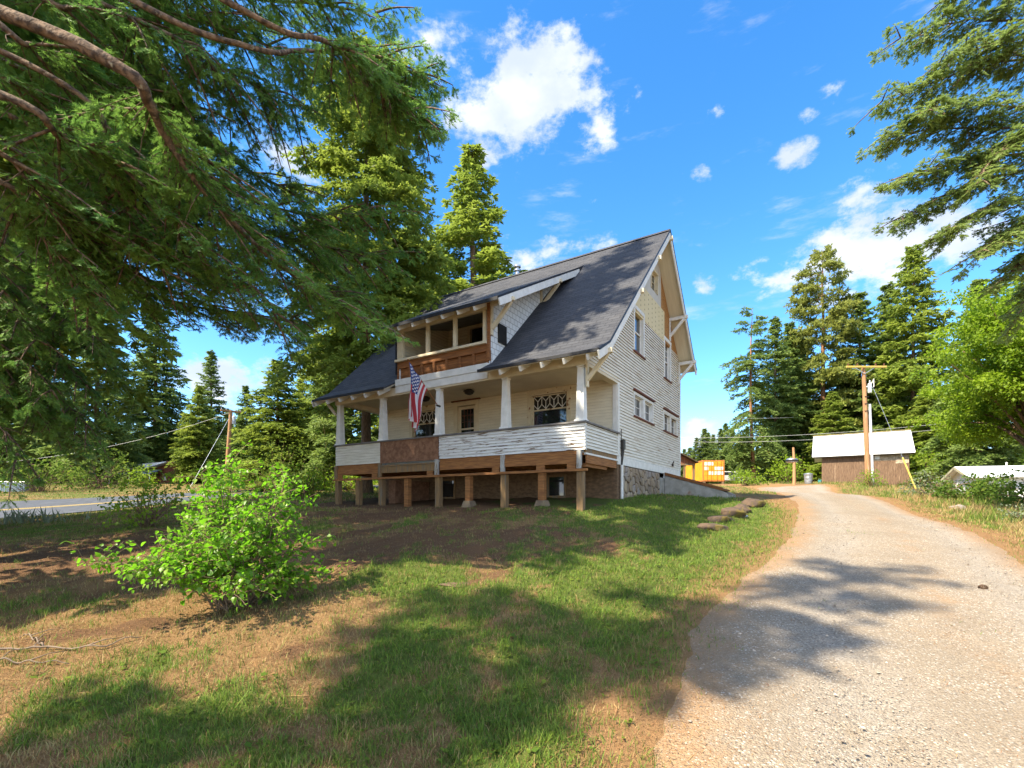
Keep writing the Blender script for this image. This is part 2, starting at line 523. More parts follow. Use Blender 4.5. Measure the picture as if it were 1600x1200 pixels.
def mat_foam(name):
    m, nt, n, l, b = new_mat(name)
    t = NT(nt)
    sp = t("ShaderNodeSeparateXYZ"); l.new(t.coord("Object"), sp.inputs[0])
    u = t.math("DIVIDE", sp.outputs[1], 0.41)
    v = t.math("DIVIDE", sp.outputs[2], 0.155)
    du = t.math("MULTIPLY", t.math("ABSOLUTE", t.math("SUBTRACT", t.math("FRACT", u), 0.5)), 0.41)
    dv = t.math("MULTIPLY", t.math("ABSOLUTE", t.math("SUBTRACT", t.math("FRACT", v), 0.5)), 0.155)
    r = t.math("SQRT", t.math("ADD", t.math("POWER", du, 2.0), t.math("POWER", dv, 2.0)))
    dot = t.ramp(r, 0.036, 0.024)
    nd = t("ShaderNodeMapRange", {"From Min": 0.024, "From Max": 0.036, "To Min": 1.0, "To Max": 0.0}); l.new(r, nd.inputs["Value"])
    base = t.mix(t.noise(t.coord("Object"), 4, 4), (0.66, 0.57, 0.36), (0.56, 0.47, 0.27))
    l.new(t.mix(nd.outputs[0], base, (0.20, 0.16, 0.11)), b.inputs["Base Color"])
    b.inputs["Roughness"].default_value = 0.8
    return m


M["foam"] = mat_foam("nailed_foam_board")
M["bark"] = simple("conifer_bark", (0.20, 0.13, 0.08), (0.10, 0.065, 0.045), 7, (3, 3, 0.7), 0.9, c3=(0.26, 0.24, 0.19), s3=6, t3=(0.62, 0.72), bump=0.6, bdist=0.03)
M["pinebark"] = simple("pine_bark", (0.33, 0.17, 0.085), (0.18, 0.09, 0.05), 5, (3, 3, 0.8), 0.9, bump=0.5, bdist=0.03)
M["limb"] = simple("rough_limb_bark", (0.19, 0.125, 0.08), (0.055, 0.038, 0.028), 16, (1, 1, 1), 0.95, c3=(0.30, 0.27, 0.20), s3=11, t3=(0.60, 0.70), bump=1.0, bdist=0.03)
M["twig"] = simple("twig_bark", (0.22, 0.14, 0.085), (0.14, 0.09, 0.055), 9, rough=0.9)
M["fir_near"] = foliage("near_fir_needles", (0.062, 0.15, 0.032), (0.185, 0.31, 0.055), 0.42)
M["fir"] = foliage("fir_needles", (0.090, 0.15, 0.032), (0.20, 0.265, 0.065), 0.43)
M["fir_blue"] = foliage("dark_fir_needles", (0.070, 0.135, 0.042), (0.19, 0.25, 0.05), 0.43)
M["fir_yellow"] = foliage("yellowish_fir_needles", (0.105, 0.165, 0.026), (0.25, 0.305, 0.045), 0.45)
M["pine"] = foliage("pine_needles", (0.11, 0.14, 0.03), (0.25, 0.27, 0.06), 0.42)
M["maple"] = foliage("bright_broad_leaves", (0.09, 0.165, 0.015), (0.24, 0.32, 0.02), 0.45, tcol=(0.26, 0.40, 0.02))
M["shrub"] = foliage("shrub_leaves", (0.065, 0.125, 0.018), (0.17, 0.22, 0.03), 0.40, 0.75, 0.1)
M["lilac"] = foliage("lilac_leaves", (0.06, 0.165, 0.012), (0.24, 0.34, 0.03), 0.50, 0.4, 0.4, tcol=(0.16, 0.40, 0.015))
M["sage"] = foliage("grey_green_weeds", (0.13, 0.17, 0.085), (0.25, 0.27, 0.18), 0.3, 0.8, 0.1)
# ------------------------------------------------------------------ the farmhouse
house = thing("farmhouse", "weathered white one and a half storey farmhouse on timber posts with dark shingle roof", "house", HO, HA)
OFF = Matrix.Translation((0, 0, 0.07))       # parts are written with z measured from eye height
RA, RZ, RP = 5.69, 9.24, 0.953               # ridge y, ridge z, roof pitch
XL, XR = -9.80, 0.57
BL, BR_ = -6.35, -2.85                       # balcony dormer walls


def rz(y):
    """top of the main roof"""
    if y < 0.17: return 3.97 - (0.17 - y) * 0.54
    if y > 9.16: return 5.94 - (y - 9.16) * 0.75
    return RZ - RP * abs(y - RA)


def dz(y):
    return 5.39 + 0.557 * (y + 0.546)


def hb():
    return MB(OFF)


def siding(mb, plane, pos, out, lo, hi, z0, z1, pitch, openings=(), lap=0.026, thick=0.10, mi=0):
    """lapped boards, each a solid course, with real holes for the openings"""
    nrow = int(math.ceil((z1 - z0) / pitch))
    for r in range(nrow):
        za, zb = z0 + r * pitch, min(z0 + (r + 1) * pitch, z1)
        zm = (za + zb) / 2
        seg = [(lo(za), hi(za), lo(zb), hi(zb))]
        for (u0, u1, oz0, oz1) in openings:
            if oz0 < zm < oz1:
                ns = []
                for (a, b, c, d) in seg:
                    if b <= u0 or a >= u1:
                        ns.append((a, b, c, d)); continue
                    if a < u0: ns.append((a, u0, c, u0))
                    if b > u1: ns.append((u1, b, u1, d))
                seg = ns
        for (a, b, c, d) in seg:
            if b - a < 0.005: continue
            d = max(d, c + 0.001)
            o1, o2, oi = pos + out * lap, pos + out * 0.002, pos - out * thick
            if plane == "x":      # wall in the plane x = pos, running along y
                q = [(o1, a, za), (o1, b, za), (o2, d, zb), (o2, c, zb), (oi, a, za), (oi, b, za), (oi, d, zb), (oi, c, zb)]
            else:
                q = [(a, o1, za), (b, o1, za), (d, o2, zb), (c, o2, zb), (a, oi, za), (b, oi, za), (d, oi, zb), (c, oi, zb)]
            mb.add(q, [(0, 1, 2, 3), (4, 7, 6, 5), (3, 2, 6, 7), (0, 3, 7, 4), (1, 5, 6, 2)], mi)
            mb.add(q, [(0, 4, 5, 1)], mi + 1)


def rake_lo(z):      # y where the roof underside meets height z at the front
    zz = z + 0.12
    return max(0.0, RA - (RZ - zz) / RP)


def rake_hi(z):
    zz = z + 0.12
    return min(9.39, RA + (RZ - zz) / RP)


PW = 2.25            # front wall of the house, behind the porch
gable_open = [(3.70, 4.55, 4.78, 6.06), (7.10, 7.83, 4.70, 6.06),
              (3.68, 4.55, 2.80, 3.42), (4.70, 5.57, 2.80, 3.42), (6.98, 7.82, 2.78, 3.40), (7.95, 8.78, 2.78, 3.40), (5.45, 6.15, 7.40, 8.02)]
# right gable wall
mb = hb()
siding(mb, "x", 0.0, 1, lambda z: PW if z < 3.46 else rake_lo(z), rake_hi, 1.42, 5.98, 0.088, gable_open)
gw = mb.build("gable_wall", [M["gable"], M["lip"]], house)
gw["label"] = "tall side gable with lapped siding worn to bare wood in streaks"
mb = hb()   # upper gable: foam board, bare sheathing, primed boards
def gbox(mb, y0, y1, z0, z1, mi, d=0.0):
    """gable sheet clipped to the roof line"""
    pts = []
    zs = [z0 + (z1 - z0) * i / 10 for i in range(11)]
    left = [(max(y0, rake_lo(z)), z) for z in zs]
    right = [(min(y1, rake_hi(z)), z) for z in zs]
    for i in range(10):
        a, b, c, e = left[i], right[i], right[i + 1], left[i + 1]
        if b[0] - a[0] < 0.005 and c[0] - e[0] < 0.005: continue
        q = [(d, a[0], a[1]), (d, max(b[0], a[0] + .001), b[1]), (d, max(c[0], e[0] + .001), c[1]), (d, e[0], e[1])]
        mb.add(q + [(-0.1, p[1], p[2]) for p in q], [(0, 1, 2, 3), (7, 6, 5, 4), (0, 4, 5, 1), (2, 6, 7, 3), (1, 5, 6, 2), (0, 3, 7, 4)], mi)
gbox(mb, 0, 7.06, 5.982, 7.06, 0, 0.016)
mb.build("foam_board", M["foam"], house)["label"] = "cream foam board dotted with fasteners"
mb = hb()
gbox(mb, 7.062, 9.6, 5.982, 7.06, 0, 0.010)
gbox(mb, 6.62, 9.6, 7.062, 9.1, 0, 0.010)
mb.build("bare_sheathing", M["osb"], house)["label"] = "exposed orange brown sheathing"
mb = hb()
gbox(mb, 4.0, 5.40, 7.062, 9.1, 0, 0.012); gbox(mb, 5.401, 6.20, 8.08, 9.1, 0, 0.012); gbox(mb, 5.401, 6.20, 7.062, 7.34, 0, 0.012); gbox(mb, 6.201, 6.618, 7.062, 9.1, 0, 0.014)
mb.build("primed_boarding", M["greyboard"], house)
# left gable, back and front walls
mb = hb()
siding(mb, "x", -9.2, -1, lambda z: PW if z < 3.46 else rake_lo(z), rake_hi, 1.30, 9.08, 0.088, [])
siding(mb, "y", 9.29, 1, lambda z: -9.2, lambda z: -0.11, 1.42, 5.7, 0.088, [])
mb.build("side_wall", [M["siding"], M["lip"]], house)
DOOR = (-5.74, -4.92)
WR, WL = (-2.80, -1.56), (-7.80, -6.56)
mb = hb()
siding(mb, "y", PW, -1, lambda z: -9.08, lambda z: -0.11, 1.30, 3.70, 0.085,
       [(DOOR[0], DOOR[1], 1.3, 3.42), (WR[0], WR[1], 1.95, 3.45), (WL[0], WL[1], 1.95, 3.45)], lap=0.014)
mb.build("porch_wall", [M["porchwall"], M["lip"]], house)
for nm, bs in (("corner_board", [(0.0, 0.035, 9.30, 9.40, 1.42, 5.62)]), ("pilaster", [(0.0, 0.035, PW - 0.02, PW + 0.10, 1.42, 3.46), (-0.13, 0.001, PW - 0.04, PW + 0.06, 1.30, 3.46)]),
               ("water_table", [(-0.02, 0.032, PW, 7.021, 1.18, 1.415), (-0.02, 0.030, 7.02, 9.39, 1.02, 1.415)]), ("corner_board", [(-9.22, -9.08, PW - 0.03, PW + 0.03, 1.30, 3.5)])):
    mb = hb()
    for b_ in bs: mb.box(*b_)
    mb.build(nm, M["trim"], house, bevel=0.004)
# dark rooms behind the panes
mb = hb()
mb.box(-9.0, -0.6, 2.7, 9.1, 1.3, 1.35); mb.box(-9.0, -0.45, 2.75, 9.1, 3.95, 4.0); mb.box(-9.0, -0.62, 2.72, 2.76, 1.36, 3.94)
mb.build("interior_floor", M["dark_sheath"], house)


# ------------- windows: u along the wall, n outwards
def window(origin, ud, nd, w, h, name="window", cas=0.10, hood=True, sill=True, grid=None, split=None, reveal=0.07, diamond=None, mat="trim", label=None, hoodmat="redwood", sash=0.045):
    u, n = Vector(ud), Vector(nd)
    Tm = OFF @ Matrix(((u.x, n.x, 0, origin[0]), (u.y, n.y, 0, origin[1]), (u.z, n.z, 1, origin[2]), (0, 0, 0, 1)))
    mb = MB(Tm)
    mb.box(-cas, 0, 0, 0.034, -0.02, h); mb.box(w, w + cas, 0, 0.034, -0.02, h)
    mb.box(-cas - 0.01, w + cas + 0.01, 0, 0.038, h, h + cas * 1.15)
    # jambs
    mb.box(0, 0.015, -reveal - 0.03, 0, 0, h); mb.box(w - 0.015, w, -reveal - 0.03, 0, 0, h); mb.box(0.015, w - 0.015, -reveal - 0.03, 0, h - 0.015, h)
    # sash
    y0, y1 = -reveal - 0.03, -reveal + 0.01
    s = sash
    mb.box(0.015, 0.015 + s, y0, y1, 0.0, h - 0.015); mb.box(w - 0.015 - s, w - 0.015, y0, y1, 0.0, h - 0.015)
    mb.box(0.015 + s, w - 0.015 - s, y0, y1, h - 0.015 - s, h - 0.015); mb.box(0.015 + s, w - 0.015 - s, y0, y1, 0.0, s)
    if split: mb.box(0.015 + s, w - 0.015 - s, y0, y1 + 0.008, split - s / 2, split + s / 2)
    o = mb.build(name, M[mat], house, bevel=0.003)
    if label: o["label"] = label
    g = MB(Tm)
    g.box(0.015 + s, w - 0.015 - s, -reveal - 0.024, -reveal - 0.016, s, h - 0.015 - s)
    g.build("pane", M["glass"], o)
    if grid:
        b = MB(Tm)
        nx, ny, ga, gb = grid
        for i in range(1, nx):
            x = 0.015 + s + (w - 0.03 - 2 * s) * i / nx
            b.box(x - 0.009, x + 0.009, -reveal - 0.016, -reveal + 0.004, ga, gb)
        for j in range(1, ny):
            z = ga + (gb - ga) * j / ny
            b.box(0.015 + s, w - 0.015 - s, -reveal - 0.016, -reveal + 0.001, z - 0.009, z + 0.009)
        b.build("muntin", M[mat], o)
    if diamond:
        b = MB(Tm)
        z0, z1, nc = diamond
        x0, x1 = 0.015 + s, w - 0.015 - s
        yy = -reveal - 0.004
        hgt = z1 - z0
        for k in range(0, nc + 1):
            x = x0 + (x1 - x0) * k / nc
            xp = x0 + (x1 - x0) * max(k - 1, 0) / nc
            xn = x0 + (x1 - x0) * min(k + 1, nc) / nc
            if k % 2 == 1:       # V on top, stem below
                b.beam((x, yy, z0), (x, yy, z0 + hgt * 0.62), 0.02, 0.014, up=(0, 1, 0))
                b.beam((x, yy + .001, z0 + hgt * 0.62), (xp, yy + .001, z1), 0.02, 0.014, up=(0, 1, 0))
                b.beam((x, yy - .001, z0 + hgt * 0.62), (xn, yy - .001, z1), 0.02, 0.014, up=(0, 1, 0))
            else:
                if 0 < k < nc: b.beam((x, yy, z0 + hgt * 0.38), (x, yy, z1), 0.02, 0.014, up=(0, 1, 0))
                if k > 0: b.beam((x, yy + .001, z0 + hgt * 0.38), (xp, yy + .001, z0), 0.02, 0.014, up=(0, 1, 0))
                if k < nc: b.beam((x, yy - .001, z0 + hgt * 0.38), (xn, yy - .001, z0), 0.02, 0.014, up=(0, 1, 0))
        b.build("diamond_muntin", M["trim"], o)
    if hood:
        b = MB(Tm)
        b.box(-cas - 0.06, w + cas + 0.06, 0, 0.085, h + cas * 1.15 + 0.002, h + cas * 1.15 + 0.05)
        b.build("hood_board", M[hoodmat], o)
    if sill:
        b = MB(Tm)
        b.box(-cas - 0.03, w + cas + 0.03, -0.02, 0.07, -0.065, -0.022)
        b.build("sill", M[hoodmat], o)
    return o


YD, XD = (0, 1, 0), (1, 0, 0)
window((0.0, 3.70, 4.78), YD, XD, 0.85, 1.28, split=0.66, hood=False, cas=0.11, label="taller front upstairs window reflecting the sky")
window((0.0, 7.10, 4.70), YD, XD, 0.73, 1.36, split=0.66, grid=(2, 3, 0.68, 1.30), hood=False, cas=0.11, label="narrow rear upstairs window with small upper panes")
for y0, z0, gr in ((3.68, 2.80, 1), (4.70, 2.80, 0), (6.98, 2.78, 0), (7.95, 2.78, 0)):
    window((0.0, y0, z0), YD, XD, 0.86, 0.62, hood=False, sill=False, cas=0.075, grid=(2, 2, 0.05, 0.57), reveal=0.075)
for a, b, z in ((3.55, 5.70, 3.53), (6.86, 8.92, 3.51)):
    mb = hb(); mb.box(0, 0.09, a, b, z, z + 0.05); mb.build("hood_board", M["redwood"], house)
    mb = hb(); mb.box(0, 0.07, a + .03, b - .03, z - 0.80, z - 0.755); mb.build("sill", M["redwood"], house)
window((0.0, 5.45, 7.40), YD, XD, 0.70, 0.62, name="attic_window", hood=False, sill=False, cas=0.06, grid=(2, 2, .05, .57), mat="worntrim")
window((WR[0], PW, 1.95), XD, (0, -1, 0), 1.24, 1.50, split=1.02, diamond=(1.05, 1.44, 8), cas=0.13, mat="worntrim", label="right porch window with white diamond pattern transom")
window((WL[0], PW, 1.95), XD, (0, -1, 0), 1.24, 1.50, split=1.02, diamond=(1.05, 1.44, 8), cas=0.13, mat="worntrim", label="left porch window with diamond transom partly behind the flag")
# front door
Td = OFF @ Matrix(((1, 0, 0, DOOR[0]), (0, -1, 0, PW), (0, 0, 1, 1.30), (0, 0, 0, 1)))
mb = MB(Td)
W_, H_ = DOOR[1] - DOOR[0], 2.12
mb.box(0.02, W_ - 0.02, -0.09, -0.05, 0.0, 0.95)
for a, b, c, d in ((0.02, 0.14, 0.95, H_ - .02), (W_ - 0.14, W_ - 0.02, 0.95, H_ - .02), (0.14, W_ - 0.14, H_ - 0.12, H_ - .02), (0.14, W_ - 0.14, 1.30, 1.36)):
    mb.box(a, b, -0.09, -0.05, c, d)
dr = mb.build("door", M["cream"], house, bevel=0.003)
mb = MB(Td)
mb.box(-0.12, 0.02, -0.1, 0.034, 0, H_); mb.box(W_ - 0.02, W_ + 0.12, -0.1, 0.034, 0, H_); mb.box(-0.13, W_ + 0.13, -0.1, 0.038, H_, H_ + 0.14)
mb.build("door_frame", M["cream"], dr)
mb = MB(Td); mb.box(-0.19, W_ + 0.19, 0, 0.09, H_ + 0.142, H_ + 0.19); mb.build("hood_board", M["redwood"], dr)
mb = MB(Td); mb.box(0.14, W_ - 0.14, -0.075, -0.067, 0.95, H_ - 0.12); mb.build("pane", M["glass"], dr)
mb = MB(Td)
for i in (1, 2, 3):
    x = 0.14 + (W_ - 0.28) * i / 4
    mb.box(x - .007, x + .007, -0.066, -0.056, 1.36, H_ - 0.12)
for j in (1, 2):
    z = 1.36 + (H_ - 0.12 - 1.36) * j / 3
    mb.box(0.14, W_ - 0.14, -0.066, -0.054, z - .007, z + .007)
mb.build("muntin", M["redwood"], dr)
mb = MB(Td); mb.tube([(0.075, -0.05, 1.0), (0.075, -0.015, 1.0)], 0.012); mb.tube([(0.075, -0.015, 1.0), (0.075, 0.02, 1.0)], [0.03, 0.022], 10); mb.build("door_knob", M["darkmetal"], dr)

M["greypost"] = simple("flaking_grey_post", (0.40, 0.39, 0.36), (0.30, 0.28, 0.25), 5, (5, 5, 1), 0.8, c3=(0.16, 0.10, 0.06), s3=4, t3=(0.55, 0.63))
M["footing"] = simple("stained_footing", (0.22, 0.16, 0.10), (0.15, 0.105, 0.07), 6, rough=0.95)
# ------------- porch: half wall, deck, columns, posts
ZC, ZS, ZD, ZT = 2.08, 1.38, 1.30, 3.45        # rail cap, siding bottom, deck, column top
mb = hb()
siding(mb, "y", 0.0, -1, lambda z: -4.60, lambda z: 0.018, ZS, 2.03, 0.082, thick=0.09)
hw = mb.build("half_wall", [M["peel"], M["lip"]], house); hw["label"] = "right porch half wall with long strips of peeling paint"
mb = hb()
siding(mb, "y", 0.0, -1, lambda z: -9.20, lambda z: -7.04, ZS, 2.03, 0.082, thick=0.09)
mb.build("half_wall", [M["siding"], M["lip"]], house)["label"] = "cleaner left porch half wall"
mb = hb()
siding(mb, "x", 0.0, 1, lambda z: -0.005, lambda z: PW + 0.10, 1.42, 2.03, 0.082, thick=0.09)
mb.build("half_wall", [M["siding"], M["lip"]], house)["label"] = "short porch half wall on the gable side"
mb = hb()
siding(mb, "x", -9.2, -1, lambda z: 0.0, lambda z: PW, 1.42, 2.03, 0.082, thick=0.09)
mb.build("half_wall", [M["siding"], M["lip"]], house)
mb = hb(); mb.box(-7.03, -4.62, -0.03, 0.02, 1.36, 2.035); mb.build("entry_panel", M["panel"], house)["label"] = "red brown sheet closing the missing stair opening"
mb = hb()
mb.box(-9.26, 0.06, -0.06, 0.16, 2.035, 2.08); mb.box(-0.14, 0.062, 0.16, PW + 0.1, 2.035, 2.08); mb.box(-9.262, -9.05, 0.16, PW, 2.035, 2.08)
mb.build("rail_cap", simple("grey_rail_cap", (0.16, 0.15, 0.145), rough=0.7), house, bevel=0.004)
mb = hb()
mb.box(-9.15, -0.05, 0.03, PW, ZD - 0.04, ZD)
mb.build("porch_deck", M["beam"], house)
mb = hb()
mb.box(-9.15, -0.10, 0.05, PW, 3.60, 3.63)
mb.build("porch_ceiling", M["porchwall"], house)
mb = hb()
for t_ in (0.13, 2.34, 4.67, 7.02, 9.10):
    c = (-t_, 0.10)
    mb.frustum(c, 2.08, 2.13, 0.145, 0.13); mb.frustum(c, 2.13, 3.41, 0.110, 0.076); mb.frustum(c, 3.41, ZT, 0.096, 0.096)
    mb.build("porch_column", M["trim"], house, bevel=0.004)
    mb = hb()
mb = hb()      # beams over the columns and the white band under the balcony
mb.box(-9.25, 0.02, -0.005, 0.20, ZT, 3.70)
mb.box(-0.20, 0.015, 0.20, PW + 0.02, ZT, 3.62); mb.box(-9.21, -9.0, 0.20, PW + 0.02, ZT, 3.62)
mb.build("porch_beam", M["cream"], house, bevel=0.004)
mb = hb(); mb.box(BL + 0.003, BR_ - 0.003, -0.035, 0.06, 3.50, 3.72); mb.box(BL + 0.003, BR_ - 0.003, -0.055, 0.06, 3.722, 3.92); mb.build("white_band", M["trim"], house, bevel=0.004)
mb = hb()      # floor framing seen below the siding
mb.box(-4.58, -0.12, 0.0, 0.05, 1.265, ZS - 0.004); mb.box(-9.12, -7.06, 0.0, 0.05, 1.265, ZS - 0.004)
mb.box(-4.56, -0.10, -0.03, 0.0, 1.05, 1.26, 0); mb.box(-9.10, -7.08, -0.03, 0.0, 1.05, 1.26, 0)
mb.box(-6.98, -4.74, -0.03, 0.02, 1.05, 1.25, 1); mb.box(-6.98, -4.74, -0.05, 0.03, 1.252, 1.30, 1)
mb.box(-9.24, 0.10, -0.09, -0.03, 0.855, 0.92)
for x in (-0.35, -1.22, -2.6, -4.95, -7.3, -9.0):
    mb.box(x - 0.12, x + 0.12, -0.025, 0.03, 0.92, 1.05)
mb.box(-0.05, -0.005, 0.15, PW - 0.05, 1.06, 1.27); mb.box(-0.20, -0.06, 0.20, 1.6, 0.98, 1.06)
for i in range(14):
    x = -9.0 + i * 0.67
    mb.box(x, x + 0.05, 0.06, PW - 0.12, 1.06, 1.26)
mb.build("floor_framing", [M["beam"], M["lumber"]], house, bevel=0.004)
mb = hb(); mb.box(-0.05, 0.01, 0.08, PW + 0.05, 1.272, 1.315); mb.build("white_batten", M["trim"], house)
mb = hb(); mb.box(-0.06, 0.0, 0.08, PW + 0.05, 1.318, 1.42); mb.build("dark_rim_board", M["lumber"], house)
gz = lambda x, y: float(T(HO[0] + x * _hc - y * _hs, HO[1] + x * _hs + y * _hc))
for i, t_ in enumerate((0.13, 1.21, 2.36, 3.56, 4.67, 5.92, 7.04, 8.12, 9.15)):
    x = -t_
    g = gz(x, 0.05)
    foot = i in (1, 3)
    mb = hb()
    mb.box(x - 0.083, x + 0.083, -0.02, 0.146, g - (0.0 if foot else 0.25) + (0.17 if foot else 0), 0.852)
    po = mb.build("support_post", M["beam"] if i in (1, 3, 5) else M["lumber"], house, bevel=0.006)
    if foot:
        mb = hb(); mb.frustum((x, 0.07), g - 0.15, g + 0.168, 0.20, 0.12); mb.build("concrete_footing", M["footing"], po, bevel=0.008)
    if i % 2 == 0:
        mb = hb(); mb.box(x - 0.055, x + 0.055, -0.075, 0.01, 0.922, ZS - 0.01); mb.build("upper_post", M["greypost"] if i in (0, 2, 4) else M["lumber"], po, bevel=0.004)
# basement: masonry under the front wall, stone veneer on the side
mb = hb()
mb.box(-9.1, -0.12, PW, PW + 0.2, -0.9, 1.30); mb.box(-9.2, -9.0, PW, 9.3, -0.9, 1.30); mb.box(-9.0, -0.12, 9.1, 9.3, -0.9, 1.42)
mb.box(-0.12, 0.0, PW - 0.02, PW + 0.26, -0.9, 1.18)
mb.build("basement_wall", M["basement"], house)
for x in (-1.9, -6.1):
    mb = hb()
    for a, b, c, d in ((x - 0.32, x - 0.25, 0.25, 0.95), (x + 0.25, x + 0.32, 0.25, 0.95), (x - 0.25, x + 0.25, 0.25, 0.32), (x - 0.25, x + 0.25, 0.88, 0.95)):
        mb.box(a, b, PW - 0.05, PW + 0.01, c, d)
    bw = mb.build("basement_window", M["lumber"], house)
    mb = hb(); mb.box(x - 0.25, x + 0.25, PW - 0.03, PW - 0.004, 0.32, 0.88); mb.build("pane", M["glass"], bw)
mb = hb(); mb.box(-7.25, -6.95, 0.55, PW - 0.06, 0.0, 0.86); mb.build("crawl_panel", M["panel"], house)
mb = hb(); mb.box(-0.14, 0.012, PW + 0.262, 6.35, -0.6, 1.176); sv_ = mb.build("stone_veneer", simple("stone_mortar", (0.085, 0.065, 0.048), (0.055, 0.042, 0.032), 12, rough=0.95), house)


def clip(poly, px, py, nx, ny):
    out = []
    for i in range(len(poly)):
        a, b = poly[i], poly[(i + 1) % len(poly)]
        da = (a[0] - px) * nx + (a[1] - py) * ny; db = (b[0] - px) * nx + (b[1] - py) * ny
        if da <= 0: out.append(a)
        if da * db < 0:
            k = da / (da - db); out.append((a[0] + (b[0] - a[0]) * k, a[1] + (b[1] - a[1]) * k))
    return out


rs = np.random.default_rng(12)
y0_, y1_, z0_, z1_ = PW + 0.29, 6.33, -0.25, 1.16
seeds = []
for a in range(17):
    for b in range(5):
        seeds.append((y0_ + (a + 0.5 + rs.uniform(-.38, .38)) * (y1_ - y0_) / 17, z0_ + (b + 0.5 + rs.uniform(-.4, .4) + (a % 2) * 0.4) * (z1_ - z0_) / 5))
SV, SF, STI = [], [], []
for i, (sy, sz) in enumerate(seeds):
    poly = [(y0_, z0_), (y1_, z0_), (y1_, z1_), (y0_, z1_)]
    for j, (qy, qz) in enumerate(seeds):
        if i != j and poly: poly = clip(poly, (sy + qy) / 2, (sz + qz) / 2, qy - sy, qz - sz)
    if len(poly) < 3: continue
    cy_ = sum(p[0] for p in poly) / len(poly); cz_ = sum(p[1] for p in poly) / len(poly)
    # break the edges so no stone has ruler-straight sides
    pp = []
    for k in range(len(poly)):
        a, b = poly[k], poly[(k + 1) % len(poly)]
        pp.append(a); pp.append(((a[0] + b[0]) / 2 + rs.normal(0, .012), (a[1] + b[1]) / 2 + rs.normal(0, .012)))
    n = len(pp); dep_ = rs.uniform(0.03, 0.065); base = len(SV)
    for f, d in ((0.93, 0.010), (0.88, dep_ * 0.75), (0.66, dep_)):
        for p in pp: SV.append((d + rs.normal(0, .003), cy_ + (p[0] - cy_) * f, cz_ + (p[1] - cz_) * f + 0.07))
    SV.append((dep_ + 0.004, cy_, cz_ + 0.07))
    for l_ in range(2):
        for k in range(n): SF.append((base + l_ * n + k, base + l_ * n + (k + 1) % n, base + (l_ + 1) * n + (k + 1) % n, base + (l_ + 1) * n + k))
    for k in range(n): SF.append((base + 2 * n + k, base + 2 * n + (k + 1) % n, base + 3 * n, base + 3 * n))
    STI += [rs.random()] * (3 * n + 1)
m, nt, nn_, l, b = new_mat("ledge_stone")
t = NT(nt)
at = t("ShaderNodeAttribute", attribute_name="tint").outputs["Fac"]
cr = t("ShaderNodeValToRGB")
cr.color_ramp.elements[0].color = (0.20, 0.15, 0.105, 1); cr.color_ramp.elements[1].color = (0.44, 0.34, 0.20, 1)
e_ = cr.color_ramp.elements.new(0.45); e_.color = (0.33, 0.245, 0.15, 1)
e_ = cr.color_ramp.elements.new(0.7); e_.color = (0.28, 0.245, 0.22, 1)
l.new(at, cr.inputs[0])
nz_ = t.noise(t.coord("Object"), 16, 6, 0.65)
l.new(t.mix(t.math("MULTIPLY", nz_, 0.55), cr.outputs[0], (0.14, 0.10, 0.07)), b.inputs["Base Color"]); b.inputs["Roughness"].default_value = 0.9
t.bump(nz_, 0.6, 0.02, b)
tri_ = np.array([f[:3] for f in SF if f[2] == f[3]]); qd_ = np.array([f for f in SF if f[2] != f[3]])
np_mesh("ledge_stones", SV, [qd_, tri_], m, sv_, False, {"tint": STI})
mb = hb(); mb.box(-0.14, 0.025, 6.352, 9.39, -0.6, 1.02); mb.build("foundation_wall", M["concrete"], house)
mb = hb()
mb.tube([(0.07, PW + 0.18, 1.17), (0.07, PW + 0.18, gz(0.1, 2.4) + 0.02)], 0.04, 10)
mb.build("downpipe", M["trim"], house)
mb = hb(); mb.box(0.025, 0.11, PW + 0.20, PW + 0.37, 1.62, 1.90); mb.tube([(0.06, PW + 0.28, 1.62), (0.055, PW + 0.2, 1.15)], [0.05, 0.025], 8); mb.tube([(0.05, PW + 0.2, 1.9), (0.05, PW + 0.2, 2.2)], 0.012, 6)
mb.build("meter_box", M["darkmetal"], house, bevel=0.004)
mb = hb(); mb.box(0.03, 0.07, 8.05, 8.2, 1.52, 1.62); mb.tube([(0.05, 8.12, 1.62), (0.09, 8.12, 1.72)], 0.02, 6); mb.build("hose_tap", M["darkmetal"], house)
# cellar entrance on the side
ga, ge = gz(0.1, 7.3), gz(2.1, 7.3)
mb = hb()
for y in (7.00, 8.65):
    mb.prism([(0.035, y, ga - 0.6), (2.15, y, ge - 0.6), (2.15, y, ge + 0.16), (1.85, y, ge + 0.30), (0.035, y, 1.10)], (0, 0.17, 0))
mb.box(2.0, 2.15, 7.18, 8.64, ge - 0.6, ge + 0.12)
ce = mb.build("cellar_entrance", M["concrete"], house, bevel=0.008)
ce["label"] = "sloping concrete cellar entrance with brown boarded hatch"
mb = hb(); mb.beam((0.05, 7.91, 1.155), (1.95, 7.91, ge + 0.31), 1.86, 0.06); mb.beam((0.05, 7.03, 1.20), (2.0, 7.03, ge + 0.345), 0.12, 0.05)
mb.build("cellar_hatch", M["dark_sheath"], ce)

# ------------- roof
def sheet(mb, x0, x1, prof, th, dzt=0.0, mi=0):
    """roof sheet following (y, z) profile between x0 and x1; th thick, dropped by dzt"""
    for (ya, za), (yb, zb) in zip(prof[:-1], prof[1:]):
        q = [(x0, ya, za - dzt), (x1, ya, za - dzt), (x1, yb, zb - dzt), (x0, yb, zb - dzt)]
        mb.add(q + [(p[0], p[1], p[2] - th) for p in q], [(0, 1, 2, 3), (7, 6, 5, 4), (0, 4, 5, 1), (2, 6, 7, 3), (1, 5, 6, 2), (0, 3, 7, 4)], mi)


